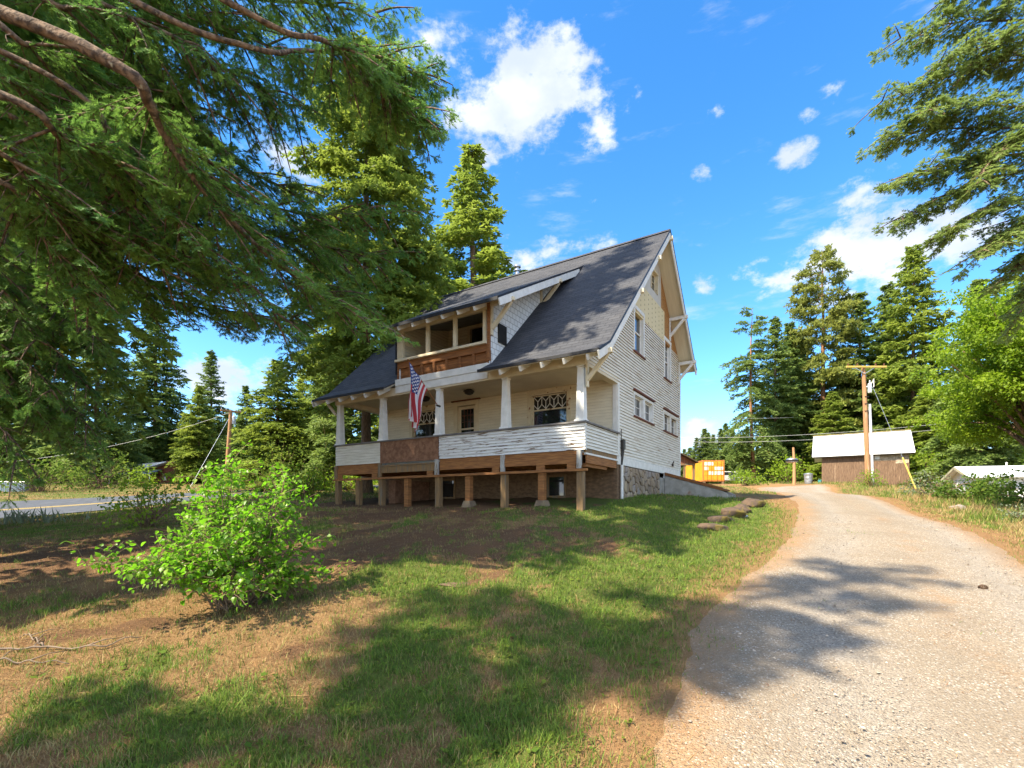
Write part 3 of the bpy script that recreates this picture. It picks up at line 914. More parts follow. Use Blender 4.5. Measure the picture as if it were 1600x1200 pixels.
front = [(-0.506, rz(-0.506)), (0.17, 3.97), (RA, RZ)]
midp = [(4.78, rz(4.78)), (RA, RZ)]
backp = [(RA, RZ), (9.16, 5.94), (9.75, rz(9.75))]
mb = hb()
sheet(mb, BR_, XR, front, 0.05); sheet(mb, XL, BL, front, 0.05); sheet(mb, BL, BR_, midp, 0.05); sheet(mb, XL, XR, backp, 0.05)
mb.prism([(XL, RA - 0.14, RZ - 0.09), (XL, RA, RZ + 0.035), (XL, RA + 0.14, RZ - 0.09), (XL, RA, RZ - 0.03)], (XR - XL, 0, 0))
roof = mb.build("roof", M["roof"], house)
roof["label"] = "steep dark shingle roof with flared eaves"
mb = hb()
i = 0.03
frontd = [(-0.48, rz(-0.48)), (0.17, 3.97), (RA, RZ)]
backd = [(RA, RZ), (9.16, 5.94), (9.72, rz(9.72))]
sheet(mb, BR_ + i, XR - i, frontd, 0.04, 0.052); sheet(mb, XL + i, BL - i, frontd, 0.04, 0.052); sheet(mb, XL + i, XR - i, backd, 0.04, 0.052)
mb.build("soffit", M["soffit"], roof)
mb = hb()      # dark drip edge at eaves and rakes
for a, b in ((BR_, XR), (XL, BL)):
    mb.beam((a, -0.515, rz(-0.506) - 0.025), (b, -0.515, rz(-0.506) - 0.025), 0.02, 0.075)
for (ya, za), (yb, zb) in zip((front + backp[1:])[:-1], (front + backp[1:])[1:]):
    mb.beam((XR + 0.012, ya, za - 0.015), (XR + 0.012, yb, zb - 0.015), 0.02, 0.055)
mb.beam((-2.155, -0.56, 5.385), (-2.155, 4.92, dz(4.92) - 0.01), 0.02, 0.05); mb.beam((-6.45, -0.556, 5.36), (-2.17, -0.556, 5.36), 0.02, 0.09)
mb.build("drip_edge", M["black"], roof)
for xb_ in (XR - 0.005, XL + 0.005):
    mb = hb()
    for (ya, za), (yb, zb) in zip((front + backp[1:])[:-1], (front + backp[1:])[1:]):
        mb.beam((xb_, ya, za - 0.145), (xb_, yb, zb - 0.145), 0.035, 0.20)
    mb.build("barge_board", M["trim"], roof)
# rafter tails and gable brackets
for x in [0.28 - 0.61 * k for k in range(5)] + [-6.62 - 0.61 * k for k in range(6)]:
    mb = hb(); mb.beam((x, -0.49, rz(-0.49) - 0.165), (x, 0.05, rz(0.05) - 0.165), 0.05, 0.13); mb.build("rafter_tail", M["trim"], roof)
for y, br in ((0.10, 1), (2.55, 0), (4.30, 0), (RA, 0), (7.80, 1), (9.20, 1)):
    z = rz(y) - (0.22 if y != RA else 0.30)
    mb = hb()
    mb.box(-0.02, XR + 0.10, y - 0.055, y + 0.055, z - 0.06, z + 0.055)
    if br:
        mb.beam((XR - 0.02, y, z - 0.055), (0.03, y, z - 0.62), 0.09, 0.09); mb.box(0.0, 0.05, y - 0.055, y + 0.055, z - 0.80, z - 0.06)
    mb.build("knee_brace" if br else "outlooker", M["trim"] if y > 6 else M["cream"], roof, bevel=0.004)
mb = hb(); mb.beam((-9.30, 0.08, 3.15), (-9.72, 0.08, 3.55), 0.08, 0.08); mb.build("knee_brace", M["cream"], roof)
mb = hb()
cx, cy = -5.83, 6.35
mb.lathe((cx, cy, 0), [(0.085, rz(6.35) - 0.2), (0.085, 9.74)], 16); mb.lathe((cx, cy, 0), [(0.13, 9.74), (0.13, 9.80)], 16); mb.lathe((cx, cy, 0), [(0.075, 9.80), (0.075, 9.92)], 16); mb.lathe((cx, cy, 0), [(0.15, 9.90), (0.15, 9.96), (0.05, 10.02)], 16)
mb.build("flue_pipe", M["galv"], house, smooth=False)

# ------------- balcony dormer
DXL, DXR = -6.45, -2.17
mb = hb()
sheet(mb, DXL, DXR, [(-0.546, 5.39), (4.86, dz(4.86))], 0.05)
dr_ = mb.build("dormer_roof", M["roof"], house)
mb = hb(); sheet(mb, DXL + .02, DXR - .02, [(-0.52, dz(-0.52)), (4.7, dz(4.7))], 0.035, 0.052); mb.build("soffit", M["soffit"], dr_)
mb = hb(); mb.beam((DXR + 0.003, -0.50, dz(-0.50) - 0.14), (DXR + 0.003, 4.45, dz(4.45) - 0.14), 0.035, 0.19); mb.build("barge_board", M["trim"], dr_); mb = hb(); mb.beam((DXL - .003, -0.50, dz(-0.50) - 0.12), (DXL - .003, 4.45, dz(4.45) - 0.12), 0.035, 0.15)
mb.build("barge_board", M["trim"], dr_)
for k in range(7):
    x = -2.95 - 0.56 * k
    mb = hb(); mb.beam((x, -0.52, dz(-0.52) - 0.145), (x, 0.06, dz(0.06) - 0.145), 0.05, 0.11); mb.build("rafter_tail", M["trim"], dr_)
for y in (0.12, 2.95):
    z = dz(y) - 0.20
    mb = hb(); mb.box(BR_ - .01, DXR + 0.08, y - 0.05, y + 0.05, z - 0.05, z + 0.05); mb.beam((DXR - 0.02, y, z - 0.045), (BR_ + 0.05, y, z - 0.66), 0.09, 0.10); mb.box(BR_ + 0.012, BR_ + 0.06, y - 0.05, y + 0.05, z - 0.85, z - 0.05)
    mb.build("knee_brace", M["cream"], dr_, bevel=0.004)
# side walls of the dormer: polygons between main roof and dormer roof
mb = hb()
poly = [(BR_, 0.06, rz(0.06) - 0.02), (BR_, 0.06, dz(0.06) - 0.09), (BR_, 4.55, dz(4.55) - 0.09), (BR_, 4.55, rz(4.55) - 0.02), (BR_, 0.17, 3.95)]
mb.prism(poly, (-0.10, 0, 0))
mb.build("dormer_wall", M["wallshingle"], house)["label"] = "white shingled dormer side wall"
mb = hb()
poly = [(BL, 0.06, rz(0.06) - 0.02), (BL, 0.06, dz(0.06) - 0.09), (BL, 4.55, dz(4.55) - 0.09), (BL, 4.55, rz(4.55) - 0.02), (BL, 0.17, 3.95)]
mb.prism(poly, (0.10, 0, 0))
mb.build("dormer_wall", M["wallshingle"], house)
mb = hb(); mb.box(BR_ + 0.004, BR_ + 0.05, 0.45, 0.85, 4.62, 5.15); mb.build("dormer_vent", M["darkmetal"], house)
mb = hb()
dlo = lambda z: max(0.12, (z + 0.22 - 5.39) / 0.557 - 0.546)
siding(mb, "x", BL + 0.115, 1, dlo, lambda z: 2.40, 4.05, 6.2, 0.10, thick=0.01, lap=0.016)
siding(mb, "y", 2.40, -1, lambda z: BL + 0.12, lambda z: BR_ - 0.12, 4.05, 6.4, 0.10, [(-5.25, -4.45, 4.05, 6.02)], thick=0.06, lap=0.016)
siding(mb, "x", BR_ - 0.115, -1, dlo, lambda z: 2.40, 4.05, 6.2, 0.10, thick=0.01, lap=0.016)
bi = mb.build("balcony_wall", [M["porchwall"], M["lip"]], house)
mb = hb(); mb.box(BL + .1, BR_ - .1, 0.1, 2.5, 3.99, 4.045); mb.build("balcony_floor", M["beam"], house)
mb = hb(); mb.prism([(BL + .1, 0.12, 5.52), (BL + .1, 2.5, 6.18), (BL + .1, 2.5, 6.22), (BL + .1, 0.12, 5.56)], (BR_ - BL - .2, 0, 0)); mb.build("balcony_ceiling", simple("grey_balcony_ceiling", (0.20, 0.20, 0.19)), house)
mb = hb(); mb.box(-5.35, -5.25, 2.33, 2.42, 4.05, 6.02); mb.box(-4.45, -4.35, 2.33, 2.42, 4.05, 6.02); mb.box(-5.35, -4.35, 2.33, 2.42, 6.02, 6.12)
bd = mb.build("balcony_door_frame", M["cream"], house)
mb = hb(); mb.box(-5.25, -4.45, 2.46, 2.50, 4.05, 6.02); mb.build("pane", M["glass"], bd)
mb = hb()     # front of the balcony: posts, sill, header
for x, wd in ((BL + 0.13, 0.13), (-5.10, 0.05), (-4.06, 0.05), (BR_ - 0.16, 0.05)):
    mb.box(x - wd, x + wd, 0.02, 0.12, 4.54, 5.40)
mb.box(BL, BR_ - 0.06, 0.005, 0.125, 5.402, 5.64); mb.box(BL - 0.02, BR_ - 0.05, -0.06, 0.14, 4.465, 4.538)
mb.build("balcony_frame", M["cream"], house, bevel=0.004)
mb = hb()
mb.box(BL, BR_, 0.10, 0.14, 3.93, 4.30, 0); mb.box(BL, BR_, 0.03, 0.098, 4.27, 4.462, 1)
for k in range(8):
    x = BL + 0.03 + k * (BR_ - BL - 0.10) / 7
    mb.box(x - 0.025, x + 0.045, 0.03, 0.098, 3.925, 4.268, 1)
mb.box(BR_ - 0.05, BR_ + 0.012, 0.0, 0.098, 4.0, 5.6, 1); mb.box(BL - 0.02, BL + 0.02, -0.02, 0.05, 4.1, 5.35, 2)
mb.build("balcony_framing", [M["dark_sheath"], M["dark_sheath"], M["black"]], house)
mb = hb()
for x in (-4.35, -6.15):
    mb = hb(); mb.lathe((x, 1.1, 0), [(0.10, 3.60), (0.11, 3.575), (0.17, 3.56), (0.175, 3.53)], 14); mb.lathe((x, 1.1, 0), [(0.155, 3.53), (0.13, 3.47), (0.06, 3.44), (0.0, 3.43)], 14)
    mb.build("porch_lamp", M["darkmetal"], house)

# ------------- the flag on the porch column
fb = P(684, 634, 14.28); ft = P(638, 563, 13.2)
flag = thing("flag", "faded United States flag hanging from a slanted pole on the porch column", "flag", fb)
mb = MB(Matrix.Translation(-Vector(fb)))
mb.tube([fb, ft], [0.014, 0.011], 8); mb.tube([ft, ft + (ft - fb) * 0.02], [0.025, 0.02], 8)
mb.build("flagpole", M["dark_sheath"], flag)
mb = MB(Matrix.Translation(-Vector(fb)))
nb_ = Vector((-_hs, _hc, 0))
mb.tube([Vector(fb) + nb_ * 0.10, fb, Vector(fb) - nb_ * 0.05], [0.03, 0.03, 0.022], 8)
mb.build("bracket", M["darkmetal"], flag)
nu, nv = 40, 50
FV, FF, uvs = [], [], []
ax = Vector(fb) - Vector(ft)
outd = Vector((_hs, -_hc, 0)) * 1.0
side = Vector((_hc, _hs, 0))
for j in range(nv + 1):
    v = j / nv
    for i_ in range(nu + 1):
        u = i_ / nu
        top = Vector(ft) + ax * (0.02 + 0.60 * u) + Vector((0, 0, -0.02 - 0.05 * u * (1 - u)))
        conv = min(1.0, v * 1.15)
        hub = Vector(ft) + ax * 0.20
        spread = 1 - 0.62 * conv ** 0.8
        p = Vector((hub.x + (top.x - hub.x) * spread, hub.y + (top.y - hub.y) * spread, 0))
        p.z = top.z * (1 - 0.45 * v) + Vector(ft).z * 0.45 * v - 1.45 * v - 0.06 * v * u
        amp = 0.02 + 0.085 * min(1, v * 1.6)
        p += side * (amp * math.sin(u * 15.5 + v * 1.6) + 0.03 * math.sin(v * 7 + u * 3)) + outd * (0.05 * v * math.sin(u * 9 + 1)) - side * 0.10 * v
        FV.append((p - Vector(fb))[:]); uvs.append((v, u))
for j in range(nv):
    for i_ in range(nu):
        a = j * (nu + 1) + i_
        FF.append((a, a + 1, a + nu + 2, a + nu + 1))


def mat_flag():
    m, nt, n, l, b = new_mat("flag_cloth")
    t = NT(nt)
    fu = t("ShaderNodeAttribute", attribute_name="fly").outputs["Fac"]
    ho = t("ShaderNodeAttribute", attribute_name="hoist").outputs["Fac"]
    stripe = t.math("GREATER_THAN", t.math("MODULO", t.math("FLOOR", t.math("MULTIPLY", ho, 12.999)), 2.0), 0.5)
    col = t.mix(stripe, (0.42, 0.035, 0.045), (0.68, 0.66, 0.68))
    can = t.math("MULTIPLY", t.math("LESS_THAN", ho, 7 / 13), t.math("LESS_THAN", fu, 0.40))
    a = t.math("MULTIPLY", ho, 13 / 7 * 10); c = t.math("MULTIPLY", fu, 12 / 0.40)
    # 9 rows and 11 columns of staggered stars
    ra, ca = t.math("ROUND", a), t.math("ROUND", c)
    da, dc = t.math("SUBTRACT", a, ra), t.math("SUBTRACT", c, ca)
    r = t.math("ADD", t.math("POWER", t.math("ABSOLUTE", da), 2.0), t.math("MULTIPLY", t.math("POWER", t.math("ABSOLUTE", dc), 2.0), 0.9))
    par = t.math("LESS_THAN", t.math("MODULO", t.math("ADD", ra, ca), 2.0), 0.5)
    inn = t.math("MULTIPLY", t.math("GREATER_THAN", t.math("MULTIPLY", ra, ca), 0.5), t.math("MULTIPLY", t.math("LESS_THAN", ra, 9.5), t.math("LESS_THAN", ca, 11.5)))
    star = t.math("MULTIPLY", t.math("MULTIPLY", t.math("LESS_THAN", r, 0.20), par), inn)
    blue = t.mix(star, (0.03, 0.055, 0.20), (0.68, 0.67, 0.70))
    l.new(t.mix(can, col, blue), b.inputs["Base Color"])
    b.inputs["Roughness"].default_value = 0.75
    tr = t("ShaderNodeBsdfTranslucent"); l.new(t.mix(can, col, blue), tr.inputs["Color"])
    mx = t("ShaderNodeMixShader", {0: 0.3}); l.new(b.outputs[0], mx.inputs[1]); l.new(tr.outputs[0], mx.inputs[2])
    l.new(mx.outputs[0], n["Material Output"].inputs["Surface"])
    return m


np_mesh("flag_cloth", FV, [np.array(FF)], mat_flag(), flag, True, {"fly": [q[0] for q in uvs], "hoist": [q[1] for q in uvs]})
# ------------------------------------------------------------------ ground
def fbm(x, y, s, seed):
    """cheap smooth noise from summed sines, 0..1"""
    r = np.random.default_rng(seed)
    v = np.zeros(np.shape(x))
    amp, tot = 1.0, 0.0
    for o in range(4):
        for k in range(3):
            a = r.uniform(0, 2 * math.pi); ph = r.uniform(0, 6.28)
            f = (2 ** o) * r.uniform(0.7, 1.3) / s
            v = v + amp * np.sin((x * math.cos(a) + y * math.sin(a)) * f * 6.28 + ph + 1.3 * np.sin(y * f * 2.1 + ph * 2))
        tot += amp * 3 * 0.62
        amp *= 0.55
    return np.clip(0.5 + 0.5 * v / tot, 0, 1)


# patches of green and of dark mulch, (px, py, rx, ry, weight) read on the photograph and placed on the ground
_gp = [(640, 905, 130, 22, 1), (800, 930, 120, 30, .9), (960, 900, 170, 40, 1), (1090, 850, 110, 45, 1.1), (1050, 800, 150, 25, 1.2), (1180, 800, 60, 22, 1.1), (1000, 980, 120, 60, .9), (800, 1000, 140, 60, .75),
       (650, 1010, 120, 50, .55), (900, 1090, 160, 60, .6), (560, 1100, 130, 40, .8), (330, 1120, 160, 40, .7), (600, 1180, 400, 40, .6), (120, 1110, 90, 40, .7), (740, 1110, 120, 40, .5), (80, 945, 100, 12, .5), (170, 1060, 110, 30, .3), (500, 830, 120, 8, .35), (740, 875, 60, 14, .5), (60, 830, 160, 8, .6), (250, 820, 120, 8, .5), (1160, 960, 30, 14, .5)]
_sp = [(700, 845, 260, 30, 1), (880, 850, 150, 28, .9), (600, 805, 170, 8, 1), (800, 803, 150, 6, 1), (90, 870, 160, 36, 1.0), (300, 870, 150, 40, .7), (400, 965, 100, 18, .5), (1120, 985, 80, 90, .9), (1180, 880, 50, 60, .6), (1060, 1090, 60, 40, .6), (540, 870, 90, 20, .7), (720, 912, 40, 8, .6), (180, 985, 130, 22, .55), (330, 1010, 110, 16, .5), (80, 1060, 120, 14, .45), (470, 1010, 80, 14, .5)]


def _mk(lst):
    out = []
    for px, py, rx, ry, wt in lst:
        c = ground(px, py); a = ground(px + rx, py); b = ground(px, py - ry)
        out.append((c[0], c[1], max(0.3, abs(a[0] - c[0])), max(0.3, abs(b[1] - c[1])), wt))
    return out


GP, SP = _mk(_gp), _mk(_sp)


def patch(lst, x, y):
    v = np.zeros(np.shape(x))
    for cx, cy, rx, ry, wt in lst:
        v = np.maximum(v, wt * np.exp(-(((x - cx) / rx) ** 2 + ((y - cy) / ry) ** 2) * 0.8))
    return v


def green_mask(x, y):
    g = patch(GP, x, y)
    far = np.clip((y - 17) / 8, 0, 1)
    right = np.clip((x - np.interp(y, DY, DRX)) / 1.0, 0, 1)
    g = np.maximum(g, 0.42 * far)
    g = np.maximum(g, 0.22 * right)
    return np.clip(g + ((fbm(x, y, 2.2, 3) - 0.5) * 0.9 + (fbm(x, y, 0.55, 31) - 0.5) * 0.8) * (g > 0.02), 0, 1)


def soil_mask(x, y):
    s = patch(SP, x, y)
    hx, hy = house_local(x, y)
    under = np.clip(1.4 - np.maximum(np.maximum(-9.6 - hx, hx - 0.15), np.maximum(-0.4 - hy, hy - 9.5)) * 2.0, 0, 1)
    ds = drive_signed(x, y)
    return np.clip(np.maximum(np.maximum(s, under), 0.5 * np.exp(-(ds / 0.6) ** 2)) + (fbm(x, y, 1.4, 5) - 0.5) * 0.8, 0, 1)


def bumpz(x, y):
    near = np.clip(1.3 - y / 30, 0, 1)
    off = np.clip(-drive_signed(x, y) * 2.0, 0, 1) * np.clip(-road_signed(x, y), 0, 1)
    return near * off * ((fbm(x, y, 1.6, 8) - 0.5) * 0.13 + (fbm(x, y, 0.45, 9) - 0.5) * 0.055)


def TZ(x, y):
    return T(x, y) + bumpz(x, y)


gx = np.r_[-420, -300, -200, -140, -100, -75, np.arange(-56, -20, 1.6), np.arange(-20, -8, 0.4), np.arange(-8, 10, 0.11), np.arange(10, 26, 0.4), np.arange(26, 60, 1.6), 75, 100, 140, 200, 300, 420]
gy = np.r_[-60, -30, -15, -8, -4, -1, 1, np.arange(2, 13, 0.11), np.arange(13, 30, 0.4), np.arange(30, 70, 1.4), 75, 85, 100, 120, 150, 190, 240, 300, 400, 520]
X_, Y_ = np.meshgrid(gx, gy)
Z_ = TZ(X_, Y_) - 0.09 * np.clip((drive_signed(X_, Y_) - 0.25) / 0.3, 0, 1) * (Y_ < 39.5)
V = np.stack([X_, Y_, Z_], -1).reshape(-1, 3)
ny_, nx_ = X_.shape
ii = (np.arange(ny_ - 1)[:, None] * nx_ + np.arange(nx_ - 1)[None, :]).ravel()
Fq = np.stack([ii, ii + 1, ii + nx_ + 1, ii + nx_], 1)


def mat_ground():
    m, nt, n, l, b = new_mat("lawn_and_soil")
    t = NT(nt)
    g = t("ShaderNodeAttribute", attribute_name="green").outputs["Fac"]
    s = t("ShaderNodeAttribute", attribute_name="soil").outputs["Fac"]
    co = t.coord("Object")
    n1 = t.noise(co, 3.0, 6.0, 0.65); n2 = t.noise(co, 22.0, 5.0, 0.7); n3 = t.noise(co, 90.0, 3.0, 0.7)
    straw = t.mix(n2, (0.25, 0.148, 0.064), (0.14, 0.076, 0.036))
    straw = t.mix(t.ramp(n3, 0.5, 0.7), straw, (0.36, 0.245, 0.11))
    gr = t.mix(n2, (0.10, 0.15, 0.025), (0.055, 0.085, 0.02))
    dv = t("ShaderNodeAttribute", attribute_name="drive").outputs["Fac"]
    so_ = t.mix(n2, (0.082, 0.046, 0.026), (0.18, 0.10, 0.05))
    gm = t.ramp(t.math("ADD", g, t.math("MULTIPLY", t.math("SUBTRACT", n1, 0.5), 0.9)), 0.22, 0.62)
    sm = t.ramp(t.math("ADD", s, t.math("MULTIPLY", t.math("SUBTRACT", n1, 0.5), 0.8)), 0.30, 0.75)
    col = t.mix(sm, straw, so_)
    col = t.mix(t.math("MULTIPLY", gm, 0.8), col, gr)
    col = t.mix(t.math("MULTIPLY", t.ramp(t.math("ADD", dv, t.math("MULTIPLY", t.math("SUBTRACT", n1, 0.5), 1.3)), 0.25, 0.7), 0.85), col, t.mix(n2, (0.30, 0.18, 0.085), (0.20, 0.105, 0.045)))
    l.new(col, b.inputs["Base Color"])
    b.inputs["Roughness"].default_value = 0.95
    b.inputs["Specular IOR Level"].default_value = 0.1
    t.bump(t.math("ADD", n2, t.math("MULTIPLY", n3, 0.6)), 0.9, 0.035, b)
    return m


gnd = np_mesh("ground", V, [Fq], mat_ground(), None, True, {"green": green_mask(X_, Y_).ravel(), "soil": soil_mask(X_, Y_).ravel(), "drive": np.exp(-(np.minimum(drive_signed(X_, Y_), 0) / 0.55) ** 2).ravel()})
tag(gnd, kind="structure")

# driveway: its own sheet with wavering edges
ys = np.r_[np.arange(-6, 2, 0.5), np.arange(2, 14, 0.12), np.arange(14, 40.2, 0.4)]
us = np.linspace(0, 1, 60)
Yd, Ud = np.meshgrid(ys, us, indexing="ij")
wob = lambda y, sd: (fbm(y, y * 0 + sd, 4.5, sd) - 0.5) * 0.35 + (fbm(y, y * 0 + sd, 0.5, sd + 1) - 0.5) * 0.10
Ld = np.interp(ys, DY, DL) + wob(ys, 21); Rd = np.interp(ys, DY, DRX) + wob(ys, 33)
Xd = Ld[:, None] + (Rd - Ld)[:, None] * Ud
edge = np.minimum(Ud, 1 - Ud) * (Rd - Ld)[:, None]
Zd = T(Xd, Yd) + 0.052 * np.clip(edge / 0.45, -0.2, 1) - 0.012 - 0.030 * (np.exp(-((Ud - 0.30) / 0.075) ** 2) + np.exp(-((Ud - 0.82) / 0.07) ** 2)) * (0.5 + fbm(Xd, Yd, 2.5, 15)) + (fbm(Xd, Yd, 1.2, 14) - 0.5) * 0.02 * np.clip(edge / 0.3, 0, 1)
rel = Ud * 1.0


def mat_gravel():
    m, nt, n, l, b = new_mat("gravel")
    t = NT(nt)
    e = t("ShaderNodeAttribute", attribute_name="edge").outputs["Fac"]
    r = t("ShaderNodeAttribute", attribute_name="across").outputs["Fac"]
    co = t.coord("Object")
    v = t("ShaderNodeTexVoronoi", {"Scale": 62.0}); l.new(co, v.inputs["Vector"])
    v2 = t("ShaderNodeTexVoronoi", {"Scale": 150.0}); l.new(co, v2.inputs["Vector"])
    sc = t("ShaderNodeSeparateColor"); l.new(v.outputs["Color"], sc.inputs[0])
    sc2 = t("ShaderNodeSeparateColor"); l.new(v2.outputs["Color"], sc2.inputs[0])
    peb = t.mix(sc.outputs[0], (0.17, 0.128, 0.088), (0.335, 0.27, 0.195))
    peb = t.mix(t.ramp(sc.outputs[1], 0.82, 0.9), peb, (0.50, 0.46, 0.41))
    peb = t.mix(t.ramp(sc.outputs[2], 0.85, 0.92), peb, (0.14, 0.12, 0.10))
    fine = t.mix(sc2.outputs[0], (0.19, 0.148, 0.104), (0.29, 0.235, 0.17))
    col = t.mix(t.math("MULTIPLY", t.ramp(v.outputs["Distance"], 0.30, 0.55), 0.8), peb, fine)
    n1 = t.noise(co, 1.6, 6.0, 0.65); n2 = t.noise(co, 11.0, 5.0, 0.7)
    # orange needle litter in the middle strip and along the edges
    mid = t.math("SUBTRACT", 1.0, t.math("MULTIPLY", t.math("ABSOLUTE", t.math("SUBTRACT", r, 0.58)), 5.0), clamp=True)
    ed = t.math("SUBTRACT", 1.0, t.math("DIVIDE", e, 1.0), clamp=True)
    lit = t.math("ADD", t.math("MAXIMUM", t.math("MULTIPLY", mid, 0.42), t.math("MULTIPLY", ed, 1.05)), t.math("MULTIPLY", t.math("SUBTRACT", n1, 0.5), 0.9))
    lit = t.math("ADD", lit, t.math("MULTIPLY", t.math("SUBTRACT", n2, 0.5), 0.6))
    col = t.mix(t.math("MULTIPLY", t.ramp(lit, 0.25, 0.80), 0.66), col, (0.29, 0.165, 0.075))
    n0 = t.noise(co, 0.7, 5.0, 0.6)
    col = t.mix(t.math('MULTIPLY', t.ramp(n0, 0.42, 0.62), 0.45), col, t.mix(sc2.outputs[0], (0.15, 0.115, 0.08), (0.25, 0.20, 0.145)))
    trk = t.math('SUBTRACT', 1.0, t.math('MULTIPLY', t.math('MINIMUM', t.math('ABSOLUTE', t.math('SUBTRACT', r, 0.30)), t.math('ABSOLUTE', t.math('SUBTRACT', r, 0.82))), 7.0), clamp=True)
    col = t.mix(t.math('MULTIPLY', t.math('MULTIPLY', trk, t.ramp(n1, 0.30, 0.55)), 0.6), col, t.mix(sc.outputs[0], (0.19, 0.168, 0.14), (0.36, 0.32, 0.27)))
    l.new(col, b.inputs["Base Color"])
    b.inputs["Roughness"].default_value = 0.92
    b.inputs["Specular IOR Level"].default_value = 0.2
    h = t.math("ADD", t.math("MULTIPLY", v.outputs["Distance"], -1.0), t.math("MULTIPLY", v2.outputs["Distance"], -0.5))
    t.bump(h, 0.9, 0.012, b)
    return m


ny_, nx_ = Xd.shape
ii = (np.arange(ny_ - 1)[:, None] * nx_ + np.arange(nx_ - 1)[None, :]).ravel()
drv = np_mesh("driveway", np.stack([Xd, Yd, Zd], -1).reshape(-1, 3), [np.stack([ii, ii + 1, ii + nx_ + 1, ii + nx_], 1)], mat_gravel(), None, True, {"edge": edge.ravel(), "across": rel.ravel()})
tag(drv, kind="structure")

# road on the left with a double yellow line
def road_sheet(name, o0, o1, lift, mat, s0=-40, s1=60):
    s = np.arange(s0, s1, 0.8)
    o = np.linspace(o0, o1, max(2, int(abs(o1 - o0) / 0.6) + 2))
    S, O = np.meshgrid(s, o, indexing="ij")
    x = RD0[0] + S * _rd[0] + O * _rn[0]; y = RD0[1] + S * _rd[1] + O * _rn[1]
    z = T(x, y) + lift
    a, b = S.shape
    k = (np.arange(a - 1)[:, None] * b + np.arange(b - 1)[None, :]).ravel()
    return np_mesh(name, np.stack([x, y, z], -1).reshape(-1, 3), [np.stack([k, k + b, k + b + 1, k + 1], 1)], mat, None, True)


tag(road_sheet("road", 0.0, 6.6, 0.05, simple("asphalt", (0.075, 0.08, 0.09), (0.055, 0.058, 0.066), 3, rough=0.85, c3=(0.10, 0.10, 0.11), s3=0.6)), kind="structure")
ym = simple("yellow_line_paint", (0.48, 0.33, 0.08), (0.40, 0.28, 0.08), 20, rough=0.7)
tag(road_sheet("road_marking", 3.15, 3.27, 0.056, ym), kind="structure")
tag(road_sheet("road_marking", 3.40, 3.52, 0.056, ym), kind="structure")
# ------------------------------------------------------------------ foliage building
def nrm(a):
    return a / np.maximum(np.linalg.norm(a, axis=-1, keepdims=True), 1e-9)


class Fol:
    """accumulates loose triangles with a tint, and thin three-sided twigs"""
    def __init__(s):
        s.t, s.ti, s.sv, s.sf, s.n = [], [], [], [], 0

    def tris(s, tri, tint):
        s.t.append(tri.reshape(-1, 3).astype(np.float32))
        s.ti.append(np.repeat(np.broadcast_to(tint, tri.shape[:-2]).ravel(), 3).astype(np.float32))

    def stems(s, p0, p1, r0, r1):
        d = nrm(p1 - p0)
        a = nrm(np.cross(d, np.array([0.31, 0.2, 0.93])))
        b = np.cross(d, a)
        vs = []
        for p, r in ((p0, r0), (p1, r1)):
            r = np.broadcast_to(np.asarray(r, float), (len(p0),))[:, None]
            for k in range(3):
                an = 2.0944 * k
                vs.append(p + (a * math.cos(an) + b * math.sin(an)) * r)
        v = np.stack(vs, 1)
        base = s.n + np.arange(len(p0))[:, None] * 6
        f = np.array([[0, 1, 4, 3], [1, 2, 5, 4], [2, 0, 3, 5]])
        s.sv.append(v.reshape(-1, 3)); s.sf.append((base[:, None, :] + f[None]).reshape(-1, 4) if False else (base[:, :, None] + f[None]).reshape(-1, 4))
        s.n += len(p0) * 6

    def needles(s, p, d, nn, L, k, nl, nw, tint, flat=0.55, rs=None):
        """needles around twigs: start p, direction d, plane normal nn, twig length L"""
        rs = rs or rng
        n = len(p)
        if n == 0: return
        b = nrm(np.cross(d, nn)); nn = np.cross(b, d)
        tt = (np.arange(k) + 0.6) / k
        tt = np.broadcast_to(tt, (n, k)) + rs.uniform(-0.3, 0.3, (n, k)) / k
        sg = np.where(np.arange(k) % 2 == 0, 1.0, -1.0)[None, :]
        el = rs.uniform(-0.5, 0.9, (n, k)) * flat
        side = b[:, None, :] * (sg * np.cos(el))[..., None] + nn[:, None, :] * np.sin(el)[..., None]
        nd = nrm(d[:, None, :] * 0.75 + side * 0.85)
        base = p[:, None, :] + d[:, None, :] * (tt * L[:, None])[..., None]
        wv = nrm(np.cross(nd, nn[:, None, :] + rs.normal(0, 0.45, (n, k, 3)))) * (nw * 0.5)
        ln = nl * rs.uniform(0.75, 1.2, (n, k))[..., None]
        tri = np.stack([base - wv, base + wv, base + nd * ln], 2)
        s.tris(tri, (tint[:, None] + rs.uniform(-0.15, 0.15, (n, k))).clip(0, 1))

    def build(s, name, mat, parent=None, loc=None):
        v = np.concatenate(s.t)
        if loc is not None: v = v - np.asarray(loc, np.float32)
        f = np.arange(len(v)).reshape(-1, 3)
        return np_mesh(name, v, [f], mat, parent, False, {"tint": np.concatenate(s.ti)})

    def build_stems(s, name, mat, parent=None, loc=None, extra=None):
        v = np.concatenate(s.sv) if s.sv else np.zeros((0, 3)); f = np.concatenate(s.sf) if s.sf else np.zeros((0, 4), int)
        faces = [f]
        if extra is not None:
            ev, ef = extra
            faces = [f, np.array(ef) + len(v)]
            v = np.concatenate([v, np.array(ev)])
        if loc is not None: v = v - np.asarray(loc)
        return np_mesh(name, v, faces, mat, parent, True)


